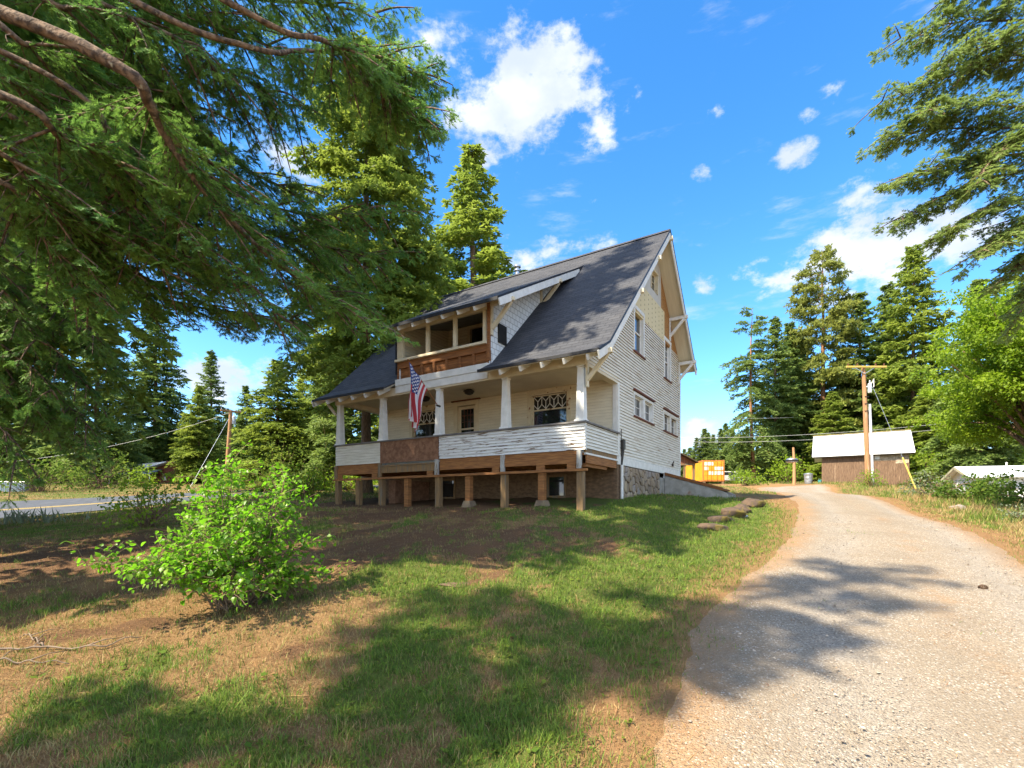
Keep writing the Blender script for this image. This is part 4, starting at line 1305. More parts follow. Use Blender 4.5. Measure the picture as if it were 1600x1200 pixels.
def catmull(pts, n):
    pts = np.asarray(pts, float)
    q = np.vstack([2 * pts[0] - pts[1], pts, 2 * pts[-1] - pts[-2]])
    tt = np.linspace(0, len(pts) - 1 - 1e-6, n)
    i = tt.astype(int); f = (tt - i)[:, None]
    p0, p1, p2, p3 = q[i], q[i + 1], q[i + 2], q[i + 3]
    return 0.5 * (2 * p1 + (p2 - p0) * f + (2 * p0 - 5 * p1 + 4 * p2 - p3) * f ** 2 + (3 * p1 - p0 - 3 * p2 + p3) * f ** 3)


def tube_np(pts, rad, n=8):
    m = MB(); m.tube([tuple(p) for p in pts], list(rad), n, caps=False)
    return m.v, m.f


UP = np.array([0.0, 0.0, 1.0])


def bough(fol, pts, latlen, start, step, tw_step, tw_len, k, nl, nw, seed, hang=0.25, droop=0.25, tint0=0.35, wood=None, r0=0.05, lat_prof=0.55, keep=1.0):
    """a conifer limb: side branches left and right of the axis, twigs along each, needles on each twig"""
    rs = np.random.default_rng(seed)
    pts = np.asarray(pts, float)
    Lt = np.linalg.norm(np.diff(pts, axis=0), axis=1).sum()
    n = max(6, int(Lt / step))
    c = catmull(pts, n)
    tan = nrm(np.gradient(c, axis=0))
    tv = np.linspace(0, 1, n)
    if wood is not None:
        wood.append((c, r0 * (1 - tv) ** 0.8 + 0.006))
    TP, TD, TN, TL, TT = [], [], [], [], []
    for i in range(n):
        if tv[i] < start: continue
        s_h = nrm(np.cross(tan[i], UP))
        for sg in (1, -1):
            if rs.random() > keep: continue
            ll = latlen * (1 - ((tv[i] - start) / (1 - start)) ** 1.6 * lat_prof) * rs.uniform(0.55, 1.15)
            if tv[i] > 0.97: ll *= 0.7
            d0 = nrm(s_h * sg * 0.8 + tan[i] * rs.uniform(0.25, 1.0) + UP * rs.uniform(-0.4, 0.3) - UP * hang + rs.normal(0, 0.12, 3))
            m = max(2, int(ll / tw_step))
            sv = (np.arange(m) + 0.5) / m * ll
            pos = c[i] + d0 * sv[:, None] - UP * (droop * (sv ** 2 / max(ll, 0.3)))[:, None]
            dd = nrm(np.gradient(np.vstack([c[i][None], pos]), axis=0)[1:])
            fol.stems(np.vstack([c[i][None], pos[:-1]]), pos, 0.006, 0.004)
            nn = nrm(np.cross(np.cross(dd, UP), dd) + rs.normal(0, 0.25, (m, 3)))
            bb = np.cross(dd, nn)
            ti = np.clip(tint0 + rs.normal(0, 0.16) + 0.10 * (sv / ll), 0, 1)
            for s2 in (1, -1):
                td = nrm(bb * s2 * 0.75 + dd * 0.75 + rs.normal(0, 0.16, (m, 3)) - UP * 0.18)
                TP.append(pos); TD.append(td); TN.append(nn); TL.append(tw_len * rs.uniform(0.6, 1.2, m) * (1.15 - 0.45 * sv / ll)); TT.append(ti)
            TP.append(pos[-1:]); TD.append(dd[-1:]); TN.append(nn[-1:]); TL.append(np.array([tw_len])); TT.append(np.clip(ti[-1:] + .1, 0, 1))
    if TP:
        fol.needles(np.concatenate(TP), np.concatenate(TD), np.concatenate(TN), np.concatenate(TL), k, nl, nw, np.concatenate(TT), rs=rs)


def limb_with_subs(fol, wood, pts, seed, latlen=0.75, start=0.28, hang=0.25, droop=0.3, r0=0.05, tint0=0.36, sub_len=1.1, sub_gap=0.42, scale=1.0, sub_lat=0.28, jit=0.05, **nb):
    """a limb with its own side branches and, along it, smaller boughs that carry most of the foliage"""
    rs = np.random.default_rng(seed + 7)
    n = 26
    c = catmull(pts, n)
    w_ = np.cumsum(rs.normal(0, jit * 0.5, (n, 3)), 0); w_ -= np.linspace(0, 1, n)[:, None] * w_[-1]
    c = c + w_ * 0.8
    bough(fol, c[::2], latlen, start, seed=seed, hang=hang, droop=droop, wood=wood, r0=r0, tint0=tint0, **nb)
    for j in range(9):      # bare dead twigs
        i0 = rs.integers(6, n - 2)
        d = nrm(rs.normal(0, 1, 3) - UP * 0.5); l_ = rs.uniform(0.15, 0.55)
        wood.append((catmull([c[i0], c[i0] + d * l_ * .5 - UP * .03, c[i0] + d * l_ - UP * .12 + rs.normal(0, .04, 3)], 5), np.linspace(0.008, 0.0025, 5)))
    L = np.linalg.norm(np.diff(c, axis=0), axis=1).sum()
    m = max(4, int(L * (1 - start) / sub_gap))
    tan = nrm(np.gradient(c, axis=0))
    for i in range(m):
        q = start + (1 - start) * (i + rs.random()) / m
        k = q * (n - 1); a = int(min(k, n - 2)); f = k - a
        p = c[a] * (1 - f) + c[a + 1] * f; tg = tan[a]
        sd = nrm(np.cross(tg, UP))
        for sg in (1, -1):
            d = nrm(sd * sg * rs.uniform(0.35, 1.0) + tg * rs.uniform(0.35, 0.95) - UP * (hang * rs.uniform(0.2, 2.2)) + UP * rs.uniform(-0.15, 0.25))
            ll = sub_len * rs.uniform(0.55, 1.15) * (1.0 - 0.45 * max(0, q - 0.4))
            sp = [p, p + d * ll * 0.5 - UP * 0.04 * ll, p + d * ll - UP * (0.10 + 0.5 * hang) * ll]
            bough(fol, sp, sub_lat * rs.uniform(0.8, 1.2), 0.06, seed=seed * 31 + i * 2 + (sg > 0), hang=hang, droop=droop, wood=wood, r0=0.012 * scale, tint0=np.clip(tint0 + rs.normal(0, 0.22), 0.02, 0.95), **nb)


def wood_mesh(name, wood, mat, parent, loc, n=7, fol=None):
    V_, F_ = [], []
    for c, r in wood:
        v, f = tube_np(c, r, n)
        if r[0] > 0.03:
            rj = np.random.default_rng(len(V_)); v = [tuple(np.array(q) + rj.normal(0, 0.07 * r[min(k_ // n, len(r) - 1)], 3)) for k_, q in enumerate(v)]
        b = len(V_)
        V_ += v; F_ += [[b + q for q in g] for g in f]
    if fol is not None:
        return fol.build_stems(name, mat, parent, loc, (V_, F_))
    return np_mesh(name, np.array(V_) - np.asarray(loc), [np.array(F_)], mat, parent, True)


# ------------------------------------------------------------------ general conifer (own or shared mesh)
def conifer(H, R, seed, nb=120, spray=0.30, bare=0.08, droop=0.35, prof=0.85, top=0.12, tuft=False, lean=0.0, step=None, fat=1.0, tint0=0.35, gaps=0.1, lat=0.55, rise=0.15, bend=0.0, keepf=None, z0=0.0):
    """returns (crown Fol, trunk wood list) with the base at the origin"""
    rs = np.random.default_rng(seed)
    fol = Fol(); wood = []
    zz = np.linspace(-0.4, H, 16)
    kk0 = 6
    wig = np.cumsum(rs.normal(0, 0.02, (16, 2)), 0) * H / 16
    tx = lean * H * (zz.clip(0) / H) ** 1.2 + wig[:, 0] + bend * H * np.sin(zz.clip(0) / H * 2.6); tyy = wig[:, 1]
    tr = np.stack([tx, tyy, zz], 1)
    rad = 0.0125 * H * (1 - zz.clip(0) / H) ** 0.8 + 0.012
    rad[0] *= 1.35
    wood.append((tr, rad))
    step = step or spray * 0.75
    P_, D_, N_, L_, T_ = [], [], [], [], []
    for i in range(nb):
        f = ((i + rs.uniform(0, 1)) / nb) ** 0.9
        z = H * (bare + (0.985 - bare) * f)
        h = z / H
        if rs.random() < gaps: continue
        az = i * 2.39996 + rs.normal(0, 0.35)
        if keepf is not None and keepf(z + z0, az): continue
        q = (1 - h) / (1 - bare)
        bl = R * (q ** prof * 0.93 + top * 0.5) * rs.uniform(0.62, 1.12)
        if q < 0.12: bl *= 0.8
        low = np.clip((h - bare) / 0.12, 0.45, 1)
        bl *= low
        x0 = np.array([np.interp(z, zz, tx), np.interp(z, zz, tyy), z])
        outv = np.array([math.cos(az), math.sin(az), 0])
        el = rise + 0.55 * (h - 0.55) + rs.normal(0, 0.08)
        n = max(3, int(bl / step))
        s_ = (np.arange(n) + 0.6) / n * bl
        up = el * s_ - droop * s_ ** 2 / max(R, bl) * (1.15 - 0.5 * h) + 0.10 * bl * np.maximum(0, s_ / bl - 0.75)
        pos = x0 + outv * s_[:, None] + UP * up[:, None] + rs.normal(0, 0.03 * bl, (n, 3)) * (s_ / bl)[:, None]
        tan = nrm(np.gradient(np.vstack([x0[None], pos]), axis=0)[1:])
        fol.stems(np.vstack([x0[None], pos[:-1]]), pos, np.maximum(0.008, 0.006 * H / 3 * 0.35 * (1 - s_ / bl) + 0.008), 0.008)
        side = nrm(np.cross(tan, UP))
        bt = tint0 + rs.normal(0, 0.15)
        for j in range(n):
            frac = s_[j] / bl
            if tuft and frac < 0.45: continue
            if frac < 0.14: continue
            ll = (lat * bl * (1 - 0.62 * frac) * (0.4 + 0.6 * min(1, frac * 2.2)) + spray * 0.3) * rs.uniform(0.6, 1.1)
            m = max(1, int(ll / (spray * 0.62)))
            for sg in (1, -1):
                d = nrm(side[j] * sg * 0.8 + tan[j] * 0.65 - UP * 0.12 + rs.normal(0, 0.15, 3))
                sv = (np.arange(m) + 0.25) / m * ll
                pp = pos[j] + d * sv[:, None] - UP * (0.22 * sv ** 2 / max(ll, 0.2))[:, None]
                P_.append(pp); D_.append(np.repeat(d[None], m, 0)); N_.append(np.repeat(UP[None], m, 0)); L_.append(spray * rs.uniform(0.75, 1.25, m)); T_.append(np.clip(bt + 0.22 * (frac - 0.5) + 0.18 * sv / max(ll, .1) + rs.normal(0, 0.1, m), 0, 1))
            P_.append(pos[j:j + 1]); D_.append(tan[j:j + 1]); N_.append(UP[None]); L_.append(np.array([spray])); T_.append(np.array([np.clip(bt + .1, 0, 1)]))
    p, d, L, ti = np.concatenate(P_), np.concatenate(D_), np.concatenate(L_), np.concatenate(T_)
    n = len(p)
    if tuft:
        kk = 9
        dd = nrm(d[:, None, :] * 0.5 + rs.normal(0, 0.75, (n, kk, 3)) + UP * 0.2)
        w_ = 0.16 * fat
    else:
        kk = 6
        nn = nrm(UP + rs.normal(0, 0.35, (n, 3)))
        b = nrm(np.cross(d, nn)); d = np.cross(nn, b)
        ang = np.linspace(-1.15, 1.15, kk)[None, :] + rs.normal(0, 0.15, (n, kk))
        dd = d[:, None, :] * np.cos(ang)[..., None] + b[:, None, :] * np.sin(ang)[..., None] - UP * 0.22 * rs.uniform(0.2, 1.6, (n, kk))[..., None]
        w_ = 0.20 * fat
    ln = (L[:, None] * rs.uniform(0.6, 1.1, (n, kk)))[..., None]
    wv = nrm(np.cross(dd, rs.normal(0, 0.5, (n, kk, 3)) + UP)) * (L[:, None, None] * w_ * 0.5)
    base = np.repeat(p[:, None, :], kk, 1) + rs.normal(0, 0.03, (n, kk, 3))
    tri = np.stack([base - wv * 0.6, base + dd * ln * 0.55 + wv, base + dd * ln], 2)
    tri2 = np.stack([base - wv * 0.6, base + dd * ln, base + dd * ln * 0.5 - wv], 2)
    tt = (ti[:, None] + rs.uniform(-0.12, 0.12, (n, kk))).clip(0, 1)
    fol.tris(tri, tt); fol.tris(tri2, tt)
    return fol, wood


def tree_thing(name, label, cat, loc, crown_me, trunk_me, rotz=0.0, sc=1.0, group=None, sz=None):
    r = thing(name, label, cat, loc, rotz, group)
    r.scale = (sc, sc, sz or sc)
    for nm, me in (("crown", crown_me), ("trunk", trunk_me)):
        o = bpy.data.objects.new(nm, me)
        link(o, r)
    return r


def conifer_meshes(mat, bark, **kw):
    fol, wood = conifer(**kw)
    c = fol.build("crown", mat); tk = wood_mesh("trunk", wood, bark, None, (0, 0, 0), 8, fol)
    res = (c.data, tk.data)
    for o in (c, tk):
        bpy.data.objects.remove(o)
    return res


# ------------------------------------------------------------------ broad-leaved crowns and shrubs
def leafy(seed, centres, radii, nleaf, leaf, base=(0, 0, 0), stems=None, heart=False, tint0=0.4, shell=0.5, lean_out=0.5):
    """leaves in clumps; twigs join each clump to its stem"""
    rs = np.random.default_rng(seed)
    fol = Fol()
    P_, O_, T_ = [], [], []
    for c, r in zip(centres, radii):
        k = max(4, int(nleaf * r * r))
        d = nrm(rs.normal(0, 1, (k, 3)))
        rr = r * rs.uniform(shell, 1.0, k) ** 0.7
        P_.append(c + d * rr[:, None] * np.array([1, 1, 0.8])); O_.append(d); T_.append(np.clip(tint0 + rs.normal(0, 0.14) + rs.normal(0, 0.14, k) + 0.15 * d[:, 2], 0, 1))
    p, o, ti = np.concatenate(P_), np.concatenate(O_), np.concatenate(T_)
    n = len(p)
    d = nrm(o * lean_out + rs.normal(0, 0.7, (n, 3)) - UP * 0.25)
    nn = nrm(UP * 0.9 + rs.normal(0, 0.6, (n, 3)))
    b = nrm(np.cross(d, nn)); nn = np.cross(b, d)
    L = leaf * rs.uniform(0.6, 1.2, n)[:, None]
    fold = rs.uniform(0.05, 0.3, n)[:, None]
    if heart:
        prof = [(0.02, 0.0), (0.12, 0.34), (0.36, 0.44), (0.66, 0.28), (1.0, 0.0)]
    else:
        prof = [(0.0, 0.0), (0.45, 0.36), (1.0, 0.0)]
    mid = [p + d * L * a - nn * L * 0.18 * a * a for a, _ in prof]
    for sg in (1, -1):
        out = [mid[i] + b * L * (sg * wd) + nn * L * wd * fold for i, (a, wd) in enumerate(prof)]
        for i in range(len(prof) - 1):
            if prof[i][1] > 0: fol.tris(np.stack([mid[i], out[i], out[i + 1]], 1), ti)
            fol.tris(np.stack([mid[i], out[i + 1], mid[i + 1]], 1), ti)
    return fol
# ------------------------------------------------------------------ the two big overhanging conifers on the left
NB = dict(step=0.12, tw_step=0.085, tw_len=0.13, k=15, nl=0.044, nw=0.012, keep=0.66)


def big_tree(name, label, base, H, limbs, seed, upper, mat, crown_r, skip=None):
    """limbs: explicit boughs in view; upper: how many more boughs fill the rest of the crown"""
    rs = np.random.default_rng(seed)
    fol = Fol(); wood = []
    zz = np.linspace(-0.3, H, 14)
    wood.append((np.stack([base[0] + 0 * zz, base[1] + 0 * zz, base[2] + zz], 1), 0.42 * (1 - zz.clip(0) / H) ** 0.8 + 0.02))
    for i, lb in enumerate(limbs):
        pts, kw = lb
        q = dict(NB, latlen=0.55, start=0.28, hang=0.12, droop=0.16, r0=0.04, tint0=0.40)
        q.update(kw)
        q["latlen"] *= 0.75; q["r0"] *= 0.58
        limb_with_subs(fol, wood, pts, seed * 100 + i, **q)
    # the rest of the crown, above and outside the view
    f2, w2 = conifer(H, crown_r, seed * 9, nb=upper, spray=0.34, bare=0.16, droop=0.5, prof=0.75, tint0=0.42, gaps=0.10, fat=1.7, lat=0.42, keepf=skip, z0=base[2])
    for tr_, ti_ in zip(f2.t, f2.ti):
        fol.t.append(tr_ + base.astype(np.float32)); fol.ti.append(ti_)
    for sv, sf in zip(f2.sv, f2.sf):
        fol.sv.append(sv + base); fol.sf.append(sf - sf.min() + fol.n); fol.n += len(sv)
    r = thing(name, label, "tree", base)
    fol.build("crown", mat, r, base)
    wood_mesh("trunk", wood, M["limb"], r, base, 7, fol)
    return r


B1 = np.array([-8.2, 5.0, float(T(-8.2, 5.0))])
tk = lambda z: np.array([B1[0], B1[1], z])
Ls = []


def limb(zs, *pts, **kw):
    Ls.append(([tk(zs)] + [P(*p) for p in pts], kw))


limb(6.2, (140, 70, 5.0), (240, 200, 5.6), (330, 310, 6.2), (450, 420, 6.9), (575, 500, 7.5), r0=0.12, latlen=0.95, start=0.30)
limb(5.6, (0, 150, 5.2), (90, 215, 5.6), (190, 270, 6.0), (330, 400, 6.6), (430, 490, 7.0), r0=0.07, latlen=0.8)
limb(6.0, (110, 130, 5.6), (160, 240, 6.0), (200, 330, 6.4), (262, 430, 6.9), r0=0.05, latlen=0.55, start=0.35)
limb(7.4, (300, 40, 5.6), (480, 80, 6.5), (600, 100, 7.2), (668, 120, 7.6), r0=0.06, sub_len=0.8, latlen=0.7, start=0.45, hang=0.25, droop=0.25)
limb(7.9, (350, 0, 5.6), (520, 70, 6.3), (600, 140, 6.8), (660, 190, 7.2), r0=0.06, sub_len=0.75, latlen=0.7, start=0.45, hang=0.25, droop=0.25)
limb(6.6, (250, 50, 6.0), (350, 110, 6.8), (455, 165, 7.3), r0=0.05, latlen=0.85, hang=0.4)
limb(6.9, (200, 20, 6.2), (330, 40, 6.9), (480, 120, 7.7), r0=0.05, latlen=0.8, hang=0.2)
limb(5.2, (0, 240, 5.6), (90, 320, 6.2), (250, 400, 6.9), (345, 445, 7.3), r0=0.055, latlen=0.85)
limb(5.0, (20, 290, 6.2), (200, 385, 7.2), (420, 440, 8.2), (590, 470, 8.8), r0=0.06, latlen=0.9)
limb(5.6, (140, 200, 6.3), (300, 270, 7.0), (450, 325, 7.7), (600, 335, 8.2), r0=0.06, latlen=0.95, hang=0.15)
limb(5.4, (150, 250, 6.6), (330, 330, 7.6), (480, 380, 8.3), (610, 405, 8.8), r0=0.055, latlen=0.9)
limb(6.3, (180, 100, 6.4), (270, 190, 7.1), (380, 260, 7.8), (470, 300, 8.3), r0=0.05, latlen=0.8)
limb(4.8, (20, 300, 5.9), (140, 385, 6.8), (280, 460, 7.6), (390, 495, 8.3), r0=0.05, latlen=0.7, sub_len=0.8)
limb(4.9, (10, 350, 6.4), (180, 440, 7.5), (330, 480, 8.3), (480, 500, 9.0), r0=0.05, latlen=0.85)
limb(7.0, (0, 40, 5.4), (80, 80, 5.8), (190, 130, 6.3), (290, 160, 6.8), r0=0.06, latlen=0.85)
limb(6.4, (-40, 100, 5.6), (60, 170, 6.0), (130, 260, 6.4), (165, 350, 6.8), r0=0.05, latlen=0.75)
limb(5.0, (-60, 240, 5.6), (20, 330, 6.2), (90, 400, 6.6), (150, 470, 7.0), r0=0.05, latlen=0.7)
limb(5.9, (100, 150, 7.2), (260, 250, 8.2), (400, 350, 9.0), (560, 420, 9.8), r0=0.05, latlen=0.95)
limb(8.4, (150, -60, 5.8), (300, -20, 6.4), (440, 0, 7.0), (590, 20, 7.6), r0=0.06, sub_len=0.8, latlen=0.7, hang=0.2)
limb(7.6, (50, -20, 5.6), (140, 20, 6.0), (220, 90, 6.5), (300, 210, 7.1), r0=0.06, latlen=0.7)
limb(5.4, (80, 260, 7.4), (200, 330, 8.2), (330, 420, 9.0), (470, 500, 9.8), r0=0.05, latlen=0.95)
limb(5.3, (200, 320, 7.8), (380, 400, 8.8), (520, 450, 9.5), (555, 480, 10.0), r0=0.05, latlen=0.95)


def skip1(z, az):      # the boughs that would hang into the open middle of the view
    o = (math.cos(az), math.sin(az))
    return z < 10.5 and not (o[0] < -0.45 and o[1] < 0.4)


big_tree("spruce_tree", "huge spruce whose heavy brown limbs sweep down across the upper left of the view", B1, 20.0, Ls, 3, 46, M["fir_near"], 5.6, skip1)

B2 = np.array([-10.4, 8.2, float(T(-10.4, 8.2))])
tk2 = lambda z: np.array([B2[0], B2[1], z])
L2 = []


def limb2(zs, *pts, **kw):
    L2.append(([tk2(zs)] + [P(*p) for p in pts], kw))


for i, (tx, ty, D, hg) in enumerate([(195, 560, 8.8, .5), (150, 480, 8.2, .4), (120, 640, 8.6, .6), (62, 735, 8.3, .8), (185, 640, 9.4, .6), (30, 600, 7.8, .5), (95, 560, 8.0, .5), (10, 680, 8.2, .6), (150, 400, 8.0, .35),
                                     (205, 480, 9.4, .4), (100, 420, 7.8, .35), (40, 480, 7.4, .4), (175, 690, 9.6, .7), (140, 590, 9.2, .6), (0, 540, 7.6, .5), (80, 650, 8.8, .6), (110, 500, 8.8, .45), (60, 400, 7.6, .3), (165, 540, 9.6, .5), (30, 640, 8.8, .6), (215, 590, 10.0, .5), (130, 690, 9.4, .7)]):
    zt = (CY - ty) / F * D
    limb2(zt + 1.5, (-140 + tx * 0.35, ty - 150, D + 0.4), (tx * 0.7 - 60, ty - 92, D + 0.1), (tx - 35, ty - 25, D), hang=hg * 0.55, latlen=0.7, droop=0.35, start=0.35, tint0=0.45, tw_len=0.14, sub_len=0.75)


def skip2(z, az):
    return z < 8.0 and not (math.cos(az) < -0.4 and math.sin(az) < 0.4)


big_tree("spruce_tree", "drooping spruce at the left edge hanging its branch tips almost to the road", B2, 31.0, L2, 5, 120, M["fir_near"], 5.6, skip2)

# ------------------------------------------------------------------ big fir at the right edge
B3 = np.array([17.2, 13.2, float(T(17.2, 13.2))])
L3 = []
for i, (sx, sy, tx, ty, D, zs) in enumerate([(1600, 40, 1372, 70, 12.6, 13.2), (1610, 95, 1433, 107, 12.2, 12.2), (1600, 115, 1346, 168, 12.6, 11.8), (1620, 160, 1400, 190, 12.0, 11.2), (1600, 225, 1344, 224, 12.5, 10.4), (1610, 250, 1380, 285, 12.2, 9.8),
                                             (1600, 285, 1378, 348, 12.6, 9.4), (1620, 320, 1440, 372, 12.2, 8.8), (1610, 345, 1500, 405, 12.0, 8.2),
                                             (1640, 390, 1530, 450, 12.4, 7.6), (1640, -20, 1440, 10, 12.6, 14.6), (1640, -80, 1470, -40, 12.6, 15.6), (1650, 400, 1560, 500, 13.0, 7.0), (1630, 210, 1500, 290, 11.8, 10.2)]):
    m1 = P(sx + 10, sy - 12, D + 0.3)
    tip = P(tx + 32, ty - 10, D)
    mid = (m1 + tip) / 2 + np.array([0, 0, 0.18])
    L3.append(([np.array([B3[0], B3[1], zs]), m1, mid, tip], dict(latlen=1.05, start=0.18, hang=0.06, droop=0.30, step=0.18, tw_step=0.13, tw_len=0.16, k=10, nl=0.06, nw=0.027, tint0=0.72, r0=0.06, sub_len=0.85, sub_gap=0.40, sub_lat=0.34, jit=0.08)))
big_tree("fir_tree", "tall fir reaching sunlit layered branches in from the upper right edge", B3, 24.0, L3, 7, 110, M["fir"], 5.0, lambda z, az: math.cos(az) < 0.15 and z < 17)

# ------------------------------------------------------------------ standing conifers
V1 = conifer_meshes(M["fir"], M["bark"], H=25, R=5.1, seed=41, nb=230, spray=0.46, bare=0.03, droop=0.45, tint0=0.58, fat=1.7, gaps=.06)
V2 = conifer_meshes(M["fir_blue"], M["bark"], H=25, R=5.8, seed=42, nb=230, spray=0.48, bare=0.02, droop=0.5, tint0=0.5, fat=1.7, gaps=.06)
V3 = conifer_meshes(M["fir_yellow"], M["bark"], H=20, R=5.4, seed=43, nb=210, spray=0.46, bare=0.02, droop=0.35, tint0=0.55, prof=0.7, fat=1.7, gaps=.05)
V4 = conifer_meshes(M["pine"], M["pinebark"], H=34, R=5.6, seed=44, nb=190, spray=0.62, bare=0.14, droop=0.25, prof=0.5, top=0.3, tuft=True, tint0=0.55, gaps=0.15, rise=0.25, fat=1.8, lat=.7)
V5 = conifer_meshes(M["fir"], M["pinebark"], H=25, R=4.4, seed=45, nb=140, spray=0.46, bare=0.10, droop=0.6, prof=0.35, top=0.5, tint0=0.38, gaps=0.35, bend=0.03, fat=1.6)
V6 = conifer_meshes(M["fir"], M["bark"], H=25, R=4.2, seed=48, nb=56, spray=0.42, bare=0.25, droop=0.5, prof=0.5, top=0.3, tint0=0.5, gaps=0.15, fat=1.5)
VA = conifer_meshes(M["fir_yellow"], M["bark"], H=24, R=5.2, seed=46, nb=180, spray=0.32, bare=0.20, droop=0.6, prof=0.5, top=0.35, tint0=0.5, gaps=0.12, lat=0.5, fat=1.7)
VB = conifer_meshes(M["fir_yellow"], M["bark"], H=27, R=5.2, seed=47, nb=220, spray=0.38, bare=0.04, droop=0.55, prof=0.8, tint0=0.5, gaps=0.08, fat=1.7)
print("tris", [len(v[0].polygons) for v in (V1, V2, V3, V4, V5, VA, VB)])


def stand(name, label, var, Hn, px, Y, top_py, rot, sw=1.0, dz=0.0, group=None):
    g = on_ground(px, Y)
    ztop = (CY - top_py) / F * Y
    s_ = (ztop - g[2]) / Hn
    r = tree_thing(name, label, "tree", g - np.array([0, 0, 0.1]), var[0], var[1], rot, s_ * sw, group, s_)
    return r


stand("fir_tree", "tall yellow green fir rising just left behind the porch with bare arching limbs", VA, 24, 574, 22.5, 60, 0.6, 0.92)
stand("fir_tree", "pointed fir standing behind the house between the big spruce and the flue pipe", VB, 27, 737, 34, 222, 2.1, 1.42)
stand("fir_tree", "dark slender fir across the road rising over the brown cabin", V2, 25, 243, 60, 470, 0.4, 1.16)
stand("fir_tree", "small dense young fir beside the cabin left of the left utility pole", V3, 20, 312, 50, 600, 1.2, 1.04)
stand("fir_tree", "mid height fir with narrow top behind the left utility pole", V1, 25, 330, 72, 545, 2.6, 1.10)
stand("fir_tree", "pale olive spreading fir between the left utility pole and the porch", V3, 20, 432, 38, 560, 3.7, 1.40)
stand("fir_tree", "dark fir standing directly behind the left utility pole", V2, 25, 385, 62, 600, 3.3, 1.16)
stand("fir_tree", "fir partly hidden behind drooping branches at left of the cabin", V1, 25, 150, 48, 430, 5.0, 1.22)
stand("fir_tree", "dark fir at far left behind the hanging spruce branches", V2, 25, 40, 52, 420, 5.6, 1.22)
stand("fir_tree", "dense dark fir behind the left porch end close to the arching fir", V3, 20, 500, 44, 520, 1.9, 1.10)
stand("fir_tree", "shaded fir behind the porch seen between its left columns", V1, 25, 545, 31, 380, 4.0, 0.98)
stand("fir_tree", "fir filling the gap behind the left roof slope", V2, 25, 640, 44, 330, 0.9, 1.04)
stand("pine_tree", "thin leaning half bare conifer at the left end of the right hand row", V5, 25, 1178, 58, 480, 3.4, 0.88)
stand("fir_tree", "dense narrow fir next to the thin leaning conifer", V1, 25, 1212, 62, 492, 1.0, 1.04)
stand("pine_tree", "tallest open crowned pine with orange trunk behind the wooden barn", V4, 34, 1285, 66, 388, 0.0, 1.07)
stand("fir_tree", "smaller pointed fir between the tall pine and the big right fir", V1, 25, 1343, 64, 452, 4.4, 1.16)
stand("fir_tree", "broad tall conical fir behind the right end of the barn", V3, 20, 1425, 60, 382, 2.2, 0.85)
stand("fir_tree", "bushy fir low behind the barn roof left of the utility pole", V2, 25, 1315, 72, 560, 2.8, 1.40)
stand("fir_tree", "sparse fir right of the broad conical fir beside the bright maple", V1, 25, 1530, 38, 430, 5.1, 1.16)
stand("fir_tree", "fir showing between the tall pine and the dense narrow fir", V2, 25, 1248, 74, 540, 0.2, 1.22)
stand("fir_tree", "low fir behind the far right barn corner", V2, 25, 1475, 70, 600, 3.9, 1.22)
stand("fir_tree", "dense fir filling the space between the pointed fir and the broad conical fir", V1, 25, 1388, 66, 440, 1.7, 1.2)
stand("fir_tree", "dense fir between the dense narrow fir and the tall pine", V2, 25, 1236, 66, 500, 2.4, 1.1)
stand("fir_tree", "rounded dark fir filling the gap behind the lamp post", V3, 20, 1262, 70, 640, 1.1, 1.5)
stand("fir_tree", "pale green fir behind the left half of the barn roof", V3, 20, 1300, 58, 610, 2.9, 1.3)
stand("fir_tree", "green fir just right of the utility pole behind the barn", V1, 25, 1382, 68, 520, 0.7, 1.15)
stand("fir_tree", "green fir leaning over the right end of the barn roof", V3, 20, 1452, 54, 600, 4.9, 1.25)
stand("fir_tree", "olive fir behind the bright maple at the right edge", VB, 27, 1590, 44, 400, 2.4, 1.1)
stand("fir_tree", "young fir at the roadside between cabin and left utility pole", V3, 20, 290, 58, 650, 0.3, 1.2)
stand("fir_tree", "fir behind the lilac bush between left utility pole and porch", V1, 25, 470, 52, 590, 2.0, 1.2)
# firs left of the road, outside the frame, that throw the dappled shade on the roof and lawn
for i, (x, y, h, v) in enumerate([(-20.0, 17.0, 21.0, V5), (-14.4, 13.2, 25.0, VA), (-11.5, -2.4, 25.0, V6), (-19.0, 9.0, 22.0, VA)]):
    tree_thing("fir_tree", ["slender fir outside the left edge shading the house front", "fir outside the left edge shading the rear roof", "fir outside the left edge closest to the viewer", "open fir beyond the left edge near the road", "short slender fir outside the left edge behind the viewer"][i], "tree",
               (x, y, float(T(x, y))), v[0], v[1], i * 1.3, h / (25 if v in (V5, V6) else 24) * (0.62 if v is V6 else 1.0), None, h / (25 if v in (V5, V6) else 24))

